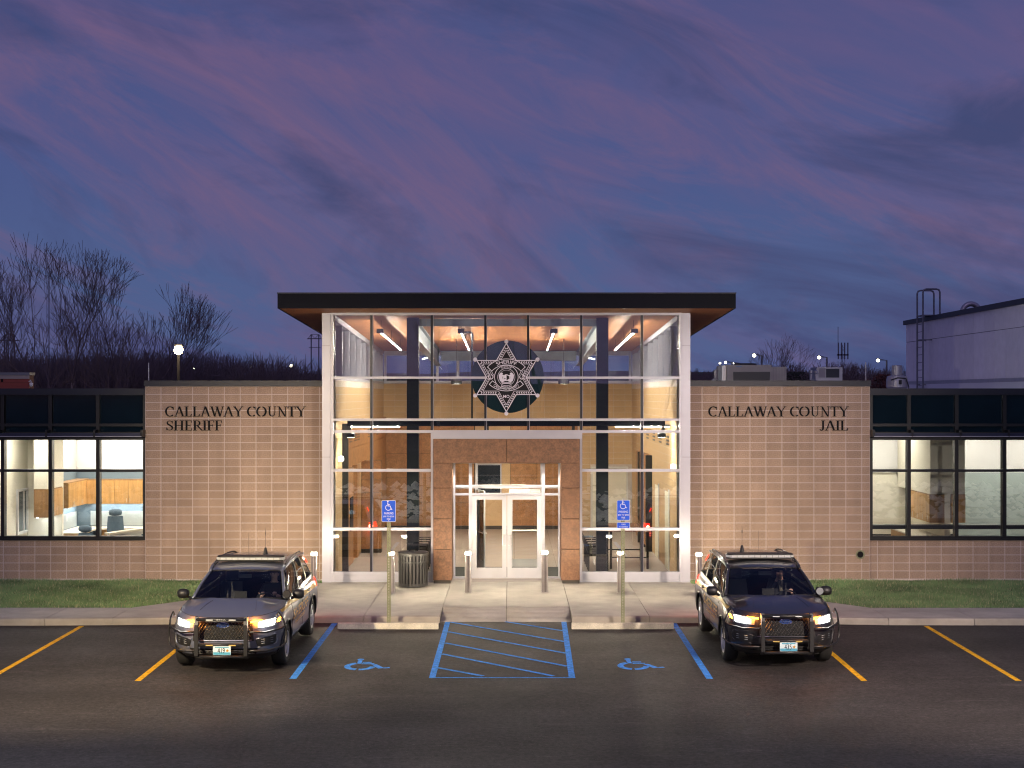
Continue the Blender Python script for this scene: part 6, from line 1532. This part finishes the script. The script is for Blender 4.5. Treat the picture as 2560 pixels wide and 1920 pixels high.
    for s in (-1, 1):
        m = MB(); pr = [(-.10, .30), (-.16, .36), (-.16, .90), (-.10, 1.03), (-.045, 1.03), (-.095, .90), (-.095, .38), (-.05, .30)]
        x0_, x1_ = s * .43 - .032, s * .43 + .032; b0 = m.vs([(x0_, a, b) for a, b in pr]); b1 = m.vs([(x1_, a, b) for a, b in pr]); n = 8
        for k in range(n): j = (k + 1) % n; m.face([b0 + k, b0 + j, b1 + j, b1 + k])
        m.face([b0 + n - 1 - k for k in range(n)]); m.face([b1 + k for k in range(n)]); O('push_bar_upright', m, M_trim)
        o1 = [(s * .46, -.10, .77), (s * .75, .02, .745), (s * .97, .36, .76), (s * 1.03, .42, .80)]; bar('push_bar_loop', o1, .018)
        bar('push_bar_loop', [(s * .46, -.10, .44), (s * .76, .04, .42), (s * .98, .34, .44), (s * 1.04, .42, .50), (s * 1.05, .45, .66), (s * 1.03, .42, .80), (s * .99, .34, .95), (s * .93, .27, 1.06), (s * .90, .26, .99)], .018)
    bar('push_bar_cross', [(-.43, -.11, .985), (.43, -.11, .985)], .030); bar('push_bar_cross', [(-.43, -.12, .545), (.43, -.12, .545)], .028); bar('push_bar_cross', [(-.43, -.11, .335), (.43, -.11, .335)], .026)
    for x in (-.20, .20):
        O('led_module', MB().box(x - .06, x + .06, -.150, -.142, .975, .995), M_bar); O('led_module', MB().box(x - .06, x + .06, -.156, -.148, .535, .555), mat('amber_lens', (.5, .38, .12), .2))
    text_on('SETINA', lambda a, h: Vector((a, -.1435, .986 + h)), .17, .022, M_bar, 'bar_lettering', car, .0) if pose > 0 else None
    # licence plate
    pz = .455 if pose > 0 else .45; pl = D.objects.new('licence_plate', None); COL.objects.link(pl); pl.parent = car; pl.location = (.02, -.150, pz)
    m = MB(); m.prism(rounded(-.155, .155, -.078, .078, .012), -.003, 0); obj('plate_sheet', m, mat('plate_white', (.62, .72, .74), .35), pl)
    obj('plate_band', MB().box(-.150, .150, -.0042, -.0032, -.074, -.028), mat('plate_blue', (.08, .34, .48), .35), pl); obj('plate_band', MB().box(-.12, .12, -.0042, -.0032, .050, .068), mat('plate_blue', (.08, .34, .48), .35), pl)
    text_on(plate, lambda a, h: Vector((a - .012, -.006, h)), .125, .092, M_black, 'plate_number', pl, .0)
    m = MB(); m.prism([(.095 + (.030 if k % 2 == 0 else .014) * math.sin(k * PI / 5), .0 + (.030 if k % 2 == 0 else .014) * math.cos(k * PI / 5)) for k in range(10)][::-1], -.0058, -.0045); obj('plate_star', m, mat('plate_gold', (.5, .25, .03), .4), pl)
    # roof light bar, antennas
    lb = D.objects.new('light_bar', None); COL.objects.link(lb); lb.parent = car
    zz_ = roof_z(2.62) + .045
    m = MB(); m.slab([(-.58, 2.50), (.58, 2.50), (.66, 2.58), (.66, 2.72), (.58, 2.80), (-.58, 2.80), (-.66, 2.72), (-.66, 2.58)], zz_, zz_ + .045); obj('lens', m, M_bar, lb)
    m = MB(); m.slab([(-.57, 2.51), (.57, 2.51), (.645, 2.59), (.645, 2.71), (.57, 2.79), (-.57, 2.79), (-.645, 2.71), (-.645, 2.59)], zz_ + .046, zz_ + .068); obj('top_cover', m, M_trim, lb)
    m = MB(); m.box(-.64, .64, 2.53, 2.77, zz_ - .03, zz_ - .001); obj('base', m, M_trim, lb)
    m = MB()
    for k in range(-5, 6): m.box(k * .115 - .003, k * .115 + .003, 2.497, 2.499, zz_ + .002, zz_ + .043)
    obj('lens_divider', m, M_trim, lb)
    m = MB(); a_ = .10 if pose > 0 else -.18; m.lathe([(0, 0), (.05, 0), (.045, .03), (.03, .10), (.02, .14), (0, .15)], (a_, 3.6, roof_z(3.6) - .01), 12); m.tube([(a_, 3.6, roof_z(3.6) + .1), (a_, 3.6, roof_z(3.6) + .52)], .004, 4); m.tube([(a_, 3.6, roof_z(3.6) + .38), (a_, 3.6, roof_z(3.6) + .44)], .009, 5); O('antenna', m, M_trim)
    m = MB(); a_ = -.14 if pose > 0 else .06; m.tube([(a_, 3.1, roof_z(3.1) - .01), (a_, 3.1, roof_z(3.1) + .05)], .015, 6); m.tube([(a_, 3.1, roof_z(3.1)), (a_, 3.1, roof_z(3.1) + .48)], .003, 4); O('antenna', m, M_trim)
    m = MB(); m.smooth = True; m.lathe([(0, -.06), (.05, -.05), (.078, 0), (.078, .05), (0, .055)], (.90, 1.40, 1.215), 14, 'y'); m.tube([(.88, 1.44, 1.14), (.90, 1.42, 1.20)], .015, 6); O('spot_lamp', m, M_trim)
    m = MB(); m.lathe([(0, .0), (.068, .0), (.068, .003), (0, .003)], (.90, 1.40, 1.215), 14, 'y'); m.v = [(a, b - .052, c) for a, b, c in m.v]; O('spot_lamp_lens', m, M_trim if pose > 0 else M_lens)
    person(who, .42, 2.74, .66, car, pose)
    return car
HEAD_W = 5500
M_pg = mat('grey_blue_paint_metal', (.15, .165, .22), .34, .4, coat=1.0)
M_pk = mat('dark_navy_paint_metal', (.034, .034, .040), .28, .5, coat=1.0)
build_car('metallic grey sheriff car with a push bumper and number 419, left of the doorway', -5.06, 25.18, math.radians(-.6), M_pg, '419', 'driver in dark jacket gripping the wheel of the grey sheriff car', 1, (1,), 12)
build_car('black sheriff car with a push bumper and number 435, right of the doorway', 4.86, 25.56, math.radians(.4), M_pk, '435', 'driver in a dark cap and sunglasses looking aside in the black sheriff car', -1, (-1,), 12)
# ------------------------------------------------------------------ roofs beyond
M_unit = mat('unit_beige', (.30, .29, .30), .6, var=.08); M_unitd = mat('unit_coil', (.02, .025, .04), .5); M_met = mat('dull_aluminium', (.42, .42, .46), .45, .6, var=.1)
def at(px, py, d): return (WX(px, d), d, WZ(py, d))
obj('roof_deck', MB().box(-9.3, -4.8, 37.7, 50, 4.55, 4.65), M_unitd, t_left); obj('roof_deck', MB().box(4.5, 9.1, 37.7, 50, 4.50, 4.60), M_unitd, t_right)
# main air handling unit
d = 44.0; x0, x1 = WX(1817, d), WX(1967, d); z1 = WZ(912, d); xs_ = WX(1928, d)
t = thing('rooftop_unit', 'large beige rooftop air unit with a dark coil face', 'air conditioner', ((x0 + x1) / 2, d, 4.6))
obj('casing', MB().box(x0, xs_ , d, d + 2.2, 4.7, z1), M_unit, t); obj('casing_end', MB().box(xs_ + .004, x1, d + .05, d + 2.1, 4.7, z1 - .06), M_unit, t); obj('curb', MB().box(x0 + .05, x1 - .05, d + .1, d + 2, 4.60, 4.699), M_met, t)
obj('coil_face', MB().prism([(WX(1833, d), 4.72), (WX(1922, d), 4.72), (WX(1925, d), WZ(929.5, d)), (WX(1833, d), WZ(929.5, d))], d - .03, d - .002), M_unitd, t)
obj('fan_ring', MB().lathe([(0, 0), (.34, 0), (.36, .05), (.30, .06), (0, .05)], (WX(1874, d), d + .8, z1 + .002), 20), M_trim, t)
for k in range(5): obj('casing_seam', MB().box(x1 - .05 - k * .09, x1 - .046 - k * .09, d + .045, d + .049, 4.75, z1 - .1), M_unitd, t)
flat_text('DAIKIN', WX(1847, d), d - .004, WZ(916, d), .035, .17, .01, None, mat('logo_blue', (.02, .20, .55), .4), 'maker_lettering', t)
obj('side_box', MB().box(WX(1806, d), WX(1816, d), d + .1, d + .9, 4.7, WZ(914, d)), M_met, t)
d = 47.0; x0, x1 = WX(2042, d), WX(2106, d)
t = thing('rooftop_unit', 'small rooftop condenser with a black coil and rivetted frame', 'air conditioner', ((x0 + x1) / 2, d, 4.6))
obj('casing', MB().box(x0, x1, d, d + .9, 4.62, WZ(918, d)), M_met, t); obj('coil_face', MB().box(WX(2065, d), WX(2098, d), d - .02, d - .001, WZ(944, d), WZ(922, d)), M_unitd, t); obj('front_panel', MB().box(WX(2047, d), WX(2063, d), d - .015, d - .001, WZ(944, d), WZ(921, d)), M_unit, t)
def mushroom(label, px0, px1, py0, d):
    x0, x1 = WX(px0, d), WX(px1, d); c = (x0 + x1) / 2; r = (x1 - x0) / 2; zt_ = WZ(py0, d)
    t = thing('roof_fan', label, 'roof fan', (c, d, 4.6)); h = zt_ - 4.6
    m = MB(); m.smooth = False; m.lathe([(0, 0), (r * .78, 0), (r * .78, h * .28), (r, h * .34), (r, h * .52), (r * .92, h * .66), (r * .5, h * .70), (r * .5, h * .98), (r * .42, h), (0, h)], (c, d, 4.6), 24); obj('fan_housing', m, M_met, t)
    obj('conduit', MB().tube([(c - r * .8, d - r * .8, 4.6 + h * .55), (c - r * .2, d - r * 1.02, 4.6 + h * .62), (c + r * .6, d - r * .9, 4.6 + h * .6), (c + r * .95, d - r * .6, 4.6 + h * .35), (c + r * .7, d - r * .9, 4.62)], .02, 5), M_trim, t)
    obj('disconnect_box', MB().box(c - .04, c + .06, d - r * 1.04, d - r * .9, 4.6 + h * .42, 4.6 + h * .55), M_trim, t)
mushroom('round aluminium roof fan beside the metal clad building', 2216, 2269, 913, 48.0)
mushroom('low round roof fan near the lobby, partly behind the parapet', 1778, 1806, 924, 46.0)
for a, b, lab in ((2021, 2033, 'small white roof vent, left of a pair'), (2034, 2046, 'small white roof vent, right of a pair')):
    d = 46.5; c = WX((a + b) / 2, d); obj('roof_vent', MB().lathe([(0, 0), (.05, 0), (.05, .2), (.075, .22), (.075, .30), (0, .32)], (c, d, WZ(950, d)), 14), M_met, label=lab, cat='roof vent')
for px, py, d, lab in ((372, 907, 40, 'thin white rod on the parapet of the sheriff wall'), (2164.5, 906, 46, 'thin white rod on the roof beside the small condenser')):
    obj('lightning_rod', MB().tube([(WX(px, d), d, 4.7), (WX(px, d), d, WZ(py, d))], .012, 5), M_whitep, label=lab, cat='rod')
# metal clad building on the right
bx_ = 16.42; t = thing('metal_clad_building', 'grey ribbed metal clad building with a dark roof edge, far right', 'building', (bx_ + 6, 50, 0))
zr, zb = WZ(803, 60) , WZ(960, 60)
M_clad = mat('lavender_grey_cladding', (.82, .80, .84), .55, .1, var=.06, obj_rand=.05)
y = 38.0
while y < 60 - .1:
    y2 = min(y + 1.1, 60)
    zm = WZ(856, 60)
    obj('wall_panel', MB().box(bx_, bx_ + .08, y + .012, y2 - .006, zb, zm - .010), M_clad, t); obj('wall_panel', MB().box(bx_, bx_ + .08, y + .012, y2 - .006, zm + .010, zr - .16), M_clad, t)
    y = y2
obj('wall_core', MB().box(bx_ + .03, bx_ + 12, 38, 60, 0, zr - .14), mat('panel_gap', (.10, .10, .12), .8), t)
obj('roof_edge', MB().box(bx_ - .10, bx_ + 12.1, 37.9, 60.1, zr - .16, zr + .02), M_navy, t)
obj('roof_flashing', MB().box(bx_ - .25, bx_ + .02, 38, 60.2, 4.75, zb - .03), mat('white_membrane', (.62, .63, .68), .7), t)
obj('base_flashing', MB().box(bx_ - .04, bx_ - .002, 38, 60.05, zb - .02, zb + .10), M_met, t)
obj('roof_membrane', MB().box(9.2, bx_ - .26, 50.01, 66, 4.50, 4.63), mat('white_membrane', (.62, .63, .68), .7), t)
# roof ladder with walk-through hoops
t = thing('roof_ladder', 'grey steel roof ladder with tall walk through hoops on the metal clad wall', 'ladder', (bx_ - .25, 56.6, 4.6)); M_lad = mat('ladder_grey', (.17, .18, .22), .45, .6)
xr_ = WX(2302, 56.6)
for i, yy in enumerate((56.3, 57.1)):
    xq = xr_ + 0.0; zt_ = WZ(724, 56.6); zz = zt_ - .12
    obj('rail', MB().tube([(xq, yy, 4.64), (xq, yy, zz), (xq + .04, yy, zt_ - .03), (xq + .14, yy, zt_), (xq + .52, yy, zt_), (xq + .62, yy, zt_ - .03), (xq + .66, yy, zz), (xq + .66, yy, zr)], .035, 8), M_lad, t)
z = 4.8; m = MB()
while z < zr + .3: obj('rung', MB().tube([(xr_, 56.3, z), (xr_, 57.1, z)], .014, 5), M_lad, t); z += .30
for z in (5.1, 6.85): obj('wall_bracket', MB().box(xr_, bx_, 56.27, 56.33, z, z + .05), M_lad, t); obj('wall_bracket', MB().box(xr_, bx_, 57.07, 57.13, z, z + .05), M_lad, t)
obj('step_plate', MB().box(xr_, bx_ + .3, 56.33, 57.07, zr + .03, zr + .07), M_lad, t)
c = at(2437, 778, 60); t = thing('curved_duct', 'bent round metal duct on the roof of the metal clad building', 'duct', (c[0], 60.5, zr))
m = MB(); m.smooth = True; m.tube([(c[0] + .36 * math.cos(a), 60.5, c[2] - .02 + .36 * math.sin(a)) for a in [PI * k / 10 for k in range(11)]], .11, 12); obj('duct_bend', m, M_met, t)
# brick building at the far left
d = 50.0; t = thing('brick_building', 'red sided building with a grey parapet beyond the left office wing', 'building', (WX(30, d), d, 0))
x0, x1 = -22.5, WX(73, d)
obj('wall_core', MB().box(x0, x1 - .01, d + .02, d + .5, 0, WZ(938, d)), M_bark if False else mat('red_core', (.16, .05, .04), .8), t)
z = WZ(948, d) - .12
M_sid = mat('red_siding', (.26, .055, .04), .7, var=.1, obj_rand=.06)
while z > 4.3: obj('siding_course', MB().box(x0, x1, d, d + .019, z + .008, z + .115), M_sid, t); z -= .118
obj('stone_band', MB().box(x0, x1 + .005, d - .02, d + .019, WZ(947, d), WZ(938, d) - .003), mat('pale_band', (.34, .30, .27), .8), t); obj('parapet_cap', MB().box(x0, x1 + .02, d - .04, d + .55, WZ(938, d), WZ(931, d)), mat('grey_cap', (.17, .18, .20), .6), t)
obj('window_opening', MB().box(WX(2, d), WX(8, d), d - .004, d - .001, WZ(955, d), WZ(948, d)), M_black, t)
t = thing('security_camera', 'white dome security camera on the corner of the red sided building', 'camera', at(78, 958, 49.9)); c = at(78, 962, 49.9)
obj('camera_arm', MB().tube([(c[0] - .08, 49.9, c[2] + .10), (c[0] - .02, 49.9, c[2] + .16), (c[0], 49.9, c[2] + .08)], .02, 6), M_whitep, t); m = MB(); m.smooth = True; m.lathe([(0, -.07), (.04, -.055), (.06, 0), (.065, .06), (0, .08)], c, 12); obj('camera_dome', m, M_whitep, t)

# ------------------------------------------------------------------ far lamps, pylons, masts
def far_lamp(label, px, py, d, glow, rad, col=(1, .9, .66), arm=0):
    x, y, z = at(px, py, d); zb = terr(x, y); t = thing('street_lamp', label, 'street lamp', (x, y, zb))
    obj('pole', MB().tube([(x + arm, y, zb), (x + arm, y, z), (x, y, z + rad * .6)], max(.06, d * .0006), 6), M_lad if d > 80 else M_dark, t)
    obj('lamp_head', MB().box(x - rad * .8, x + rad * .8, y - .05, y + rad * 2, z + rad * .9, z + rad * 1.2), M_dark, t)
    m = MB(); m.smooth = True; m.lathe([(0, -rad), (rad * .7, -rad * .7), (rad, 0), (rad * .7, rad * .7), (0, rad)], (x, y, z), 14); obj('lamp_glow', m, emis('far_glow_%d' % glow, col, glow), t)
far_lamp('bright warm street lamp above the block wall lettered SHERIFF', 446, 875, 58, 110, .19, (1, .80, .45)); D.objects['lamp_glow']
lamp('POINT', 'street_lamp_light', (WX(446, 57.2), 57.2, WZ(878, 57.2)), 260, (1, .72, .38), shadow_soft_size=.15)
for i, (px, py, d, r, lab) in enumerate(((483, 920, 170, .24, 'distant lamp just right of the bright street lamp'), (628, 919, 190, .17, 'distant lamp in the dark trees midway along the sheriff wall'), (728, 915, 150, .30, 'distant white lamp left of the twin pole pylon'),
    (340, 922, 160, .22, 'distant lamp above the left end of the sheriff wall'), (249, 923, 190, .17, 'small distant lamp under the tallest bare trees'), (104, 923, 200, .17, 'small distant lamp near the red sided building'), (76, 924, 210, .14, 'tiny distant lamp left of another near the red sided building'),
    (1885.5, 888.6, 170, .34, 'distant lamp above the large rooftop air unit'), (2048, 893.6, 170, .32, 'distant lamp above the small condenser'), (2195, 901, 150, .28, 'distant lamp left of the metal clad building'),
    (1800, 908, 200, .24, 'distant lamp nearest the lobby, left of its neighbour'), (1814, 906, 200, .28, 'distant lamp nearest the lobby, right of its neighbour'), (1834, 908, 220, .16, 'tiny distant lamp beside the large rooftop air unit'))):
    far_lamp(lab, px, py, d, 11, r * .62, (1, .93, .72), arm=.9 if px > 1800 else 0)
def hframe(label, pxa, pxb, ptop, pcross, pmid, d, w0):
    xa, xb = WX(pxa, d), WX(pxb, d); zt_ = WZ(ptop, d); zc = WZ(pcross, d); zb = terr(xa, d); ov = (xb - xa) * .5
    t = thing('power_pylon', label, 'pylon', ((xa + xb) / 2, d, zb)); r = w0
    obj('pole', MB().tube([(xa, d, zb), (xa, d, zt_)], r, 6), M_lad, t); obj('pole', MB().tube([(xb, d, zb), (xb, d, zt_)], r, 6), M_lad, t)
    obj('crossarm', MB().tube([(xa - ov, d, zc), (xb + ov, d, zc)], r * .9, 5), M_lad, t)
    m = MB(); m.tube([(xa, d, zt_), (xb, d, zt_)], r * .5, 4)
    xm = (xa + xb) / 2
    for a, b in ((xa - ov * .8, xa), (xm, xa), (xm, xb), (xb + ov * .8, xb)): m.tube([(a, d, zc), (b, d, zt_)], r * .5, 4)
    obj('crossarm_brace', m, M_lad, t)
    if pmid: obj('lower_tie', MB().tube([(xa - ov * .6, d, WZ(pmid, d)), (xb + ov * .6, d, WZ(pmid, d))], r * .6, 4), M_lad, t)
hframe('twin pole power pylon beside the lobby roof', 778, 797, 836, 846.5, 868.5, 160, .07)
hframe('twin pole power pylon among the trees at the left edge', 11, 36, 837, 851, None, 160, .08)
def lattice(label, px, ptop, d, w, whip=None, plat=False):
    x = WX(px, d); zt_ = WZ(ptop, d); zb = terr(x, d); t = thing('lattice_mast', label, 'mast', (x, d, zb)); h = zt_ - zb; n = int(h / (w * 2.2)); m = MB()
    for sx in (-1, 1): m.tube([(x + sx * w, d, zb), (x + sx * w, d, zt_)], w * .14, 4)
    m.tube([(x, d + w, zb), (x, d + w, zt_)], w * .14, 4); obj('mast_legs', m, M_lad, t); m = MB()
    for k in range(n):
        z0, z1 = zb + h * k / n, zb + h * (k + 1) / n; s = 1 if k % 2 else -1; m.tube([(x - s * w, d, z0), (x + s * w, d, z1)], w * .09, 3, False); m.tube([(x + s * w, d, z0), (x, d + w, z1)], w * .09, 3, False)
    obj('mast_bracing', m, M_lad, t)
    if whip: obj('whip', MB().tube([(x - w * 3, d, zt_ - 1.5), (x - w * 3, d, WZ(whip, d))], .05, 4), M_lad, t)
    if plat:
        m = MB(); m.box(x - w * 3.5, x + w * 3.5, d - w, d + w, zt_ - 1.5, zt_ - 1.3)
        for k in range(-3, 4, 2): m.box(x + k * w - .08, x + k * w + .08, d - w, d - w + .1, zt_ - 2.0, zt_ + .3)
        obj('antenna_platform', m, M_lad, t)
lattice('tall lattice radio mast behind the leftmost bare trees', 120.5, 687, 150, .11 * 1.3)
lattice('antenna mast with a small platform above the right block wall', 2107, 862, 200, .22, 817, True)
for px, py, lab in ((2171 - 8, 960, ''),): pass

# ------------------------------------------------------------------ bare trees
M_bark = mat('pale_grey_bark', (.30, .26, .25), .9, var=.25, vscale=.8); M_twig = mat('dark_twig', (.17, .13, .13), .9, var=.2, vscale=.6)
def grow(rng, base, h, lean=(0, 0), spread=.55, depth=6, r0=None, upb=.35):
    segs_t, segs_c = [], []
    r0 = r0 or h * .011
    def rec(p, d, ln, r, lv):
        n = 3 if lv < 3 else 2; pts = [p]; q = p.copy(); dd = d.copy()
        for i in range(n):
            dd = (dd + Vector((rng.gauss(0, .13), rng.gauss(0, .13), rng.gauss(0, .08) + (.07 if lv > 1 else 0)))).normalized(); q = q + dd * ln / n; pts.append(q.copy())
        r1 = r * (.66 if lv else .80); (segs_t if lv < 2 else segs_c).append((pts, [r + (r1 - r) * i / n for i in range(n + 1)], 6 if lv < 2 else (4 if lv < 4 else 3)))
        if lv >= depth: return
        k = rng.choice((2, 3, 3)) if lv < depth - 1 else 2
        a0 = rng.uniform(0, 6.28)
        for i in range(k):
            an = a0 + 2 * PI * i / k + rng.uniform(-.5, .5); sp = spread * rng.uniform(.6, 1.25) * (.55 if i == 0 else 1)
            side_ = dd.orthogonal().normalized(); side_ = Matrix.Rotation(an, 3, dd) @ side_
            nd = (dd * math.cos(sp) + side_ * math.sin(sp) + Vector((0, 0, upb * .4))).normalized(); f = rng.uniform(.68, .88)
            rec(q, nd, ln * f, r1 * (.92 if i == 0 else .68), lv + 1)
        if lv in (0, 1, 2, 3):
            for _ in range(2 if lv < 2 else 1):
                mp = pts[rng.randint(1, n)]; side_ = Matrix.Rotation(rng.uniform(0, 6.28), 3, dd) @ dd.orthogonal().normalized()
                rec(mp, (dd * .5 + side_ * .7 + Vector((0, 0, .35))).normalized(), ln * .55, r1 * .42, max(lv + 2, depth - 3))
    rec(Vector(base), Vector((lean[0], lean[1], 1)).normalized(), h * .27, r0, 0); return segs_t, segs_c
def tree_meshes(seed, h, depth=6, spread=.5, lean=(0, 0), minr=.012):
    rng = random.Random(seed); a, b = grow(rng, (0, 0, 0), h, lean, spread, depth)
    mt, mc = MB(), MB()
    for pts, rs, n in a: mt.tube(pts, [max(minr, r) for r in rs], n)
    for pts, rs, n in b: mc.tube(pts, [max(minr, r) for r in rs], 3, False)
    zs_s = sorted(v[2] for v in mc.v); s = h / zs_s[int(len(zs_s) * .985)]
    for m_ in (mt, mc): m_.v = [(x * s, y * s, z * s) for x, y, z in m_.v]
    return mt.mesh('trunk', M_bark), mc.mesh('crown', M_twig)
def tree(label, px, ptop, d, seed, meshes=None, spread=.5, lean=(0, 0), depth=6, kind='bare_tree', group='bare winter trees beyond the left wing', minr=.0085):
    x = WX(px, d); zb = terr(x, d) - .2; h = WZ(ptop, d) - zb
    t = thing(kind, label, 'tree', (x, d, zb), local=True, group=group)
    a, b = meshes or tree_meshes(seed, h, depth, spread, lean, minr)
    for nm, me in (('trunk', a), ('crown', b)):
        o = D.objects.new(nm, me); COL.objects.link(o); o.parent = t
        if meshes: o.scale = (h / meshes[2],) * 3 if len(meshes) > 2 else (1, 1, 1)
    return t
tree('tallest bare tree with a broad rounded crown, right of the lattice mast', 150, 625, 72, 21, spread=.46, depth=7)
tree('tall bare tree cut by the left edge of the picture', 14, 618, 70, 34, spread=.40, depth=7)
tree('slim bare tree directly left of the lattice mast', 104, 705, 74, 5, spread=.42)
tree('bare tree with an open crown right of the tallest tree', 276, 705, 76, 8, spread=.36, depth=7)
tree('low upright bare tree at the right end of the tree group', 330, 800, 70, 12, spread=.34, lean=(.08, 0), depth=5)
tree('thin bare tree between the tallest and the open crowned tree', 232, 775, 70, 15, spread=.5)
tree('short bare tree at the foot of the tallest tree', 130, 800, 66, 27, spread=.5)
tree('bare tree rising directly behind the bright street lamp', 462, 862, 95, 44, spread=.34, group='bare trees behind the street lamp')
tree('slender bare tree right of the bright street lamp', 512, 880, 95, 45, spread=.32, group='bare trees behind the street lamp')
tree('bare tree behind the large rooftop air unit', 1905, 852, 120, 51, spread=.46, depth=6, group='bare trees beyond the jail wall')
tree('small bare tree right of the large rooftop air unit', 1978, 898, 110, 52, spread=.45, depth=5, group='bare trees beyond the jail wall')
# far wood: one dark mass of thin trunks and twigs
rng = random.Random(77); m = MB()
protos = []
for k in range(5):
    r_ = random.Random(100 + k); a, b = grow(r_, (0, 0, 0), 8, (0, 0), .55, 4, .085); zm = max(p.z for s_ in b for p in s_[0]); protos.append(([(s_[0], s_[1]) for s_ in a + b], zm))
def put(m, pr, x, y, z, h, thick):
    segs, zm = pr; s = h / zm; a = rng.uniform(0, 6.28); ca, sa = math.cos(a), math.sin(a)
    for pts, rs in segs:
        P_ = [(x + (p.x * ca - p.y * sa) * s, y + (p.x * sa + p.y * ca) * s, z + p.z * s) for p in (pts[0], pts[-1])]
        m.tube(P_, [max(thick, rs[0] * s), max(thick * .6, rs[-1] * s)], 3, False)
for k in range(330):
    px = rng.uniform(-60, 800); d = rng.uniform(78, 112); prof = interp(px, [(-60, 868), (80, 885), (200, 880), (330, 868), (420, 880), (520, 872), (560, 888), (640, 884), (700, 888), (740, 905), (800, 912)]); top = prof + rng.uniform(-6, 26)
    x = WX(px, d); z = terr(x, d) - .2; put(m, protos[rng.randrange(5)], x, d, z, WZ(top, d) - z, .013)
obj('far_wood', m, M_twig, kind='stuff', label='dark mass of leafless woodland beyond the left wing', cat='wood')
m = MB()
for k in range(150):
    px = rng.uniform(1700, 2300); d = rng.uniform(125, 180); top = 925 + rng.uniform(-12, 14) - (12 if 1960 < px < 2000 or 2090 < px < 2170 else 0)
    x = WX(px, d); z = terr(x, d) - .2; put(m, protos[rng.randrange(5)], x, d, z, max(1.5, WZ(top, d) - z), .02)
obj('far_thicket', m, M_twig, kind='stuff', label='low leafless thicket on the rise beyond the jail wing', cat='thicket')
# reddish brown bush at the corner of the metal building and a dark evergreen scrub
def leaf_bush(label, px, py, d, w, h, col, n, seed):
    rg = random.Random(seed); x, y, z = at(px, py, d); t = thing('shrub', label, 'shrub', (x, y, z - h)); m = MB()
    for _ in range(n):
        a, b, c_ = rg.gauss(0, .4), rg.gauss(0, .4), rg.uniform(0, 1); s = .5 + .5 * math.sin(c_ * PI); p = Vector((x + a * w * s, y + b * w * s, z - h + h * c_)); u = Vector((rg.gauss(0, 1), rg.gauss(0, 1), rg.gauss(0, 1))).normalized() * .07; v = u.orthogonal().normalized() * .05
        bq = m.vs([tuple(p - u), tuple(p + v), tuple(p + u), tuple(p - v)]); m.face([bq, bq + 1, bq + 2, bq + 3])
    obj('foliage', m, col, t, kind='stuff'); obj('stem', MB().tube([(x, y, 4.6 if d < 60 else terr(x, y)), (x, y, z - h * .4)], .05, 5), M_bark, t)
leaf_bush('reddish leafy bush beside the round aluminium roof fan', 2208, 935, 70, .9, 1.7, mat('russet_leaf', (.12, .045, .03), .8, var=.4, vscale=4), 900, 4)
leaf_bush('dark evergreen bush right of the large rooftop air unit', 1985, 930, 90, 1.6, 1.4, mat('dark_leaf', (.03, .035, .018), .8, var=.4, vscale=4), 900, 9)
# trees on the rise behind the photographer, mirrored in the glass
pm = tree_meshes(61, 13, 6, .45); pm = (pm[0], pm[1], 13)
for i, (x, y, s, lab) in enumerate(((-16, -14, 1, 'left'), (-5, -22, .9, 'middle left'), (9, -16, 1.1, 'middle right'), (20, -24, 1, 'right'), (2, -30, 1.2, 'rear'))):
    t = thing('bare_tree', 'bare tree on the %s of the rise facing the building' % lab, 'tree', (x, y, terr(x, y) - .2), local=True, group='bare trees facing the building')
    for nm, me in (('trunk', pm[0]), ('crown', pm[1])): o = D.objects.new(nm, me); COL.objects.link(o); o.parent = t; o.scale = (s, s, s)
    t.rotation_euler.z = i * 1.3
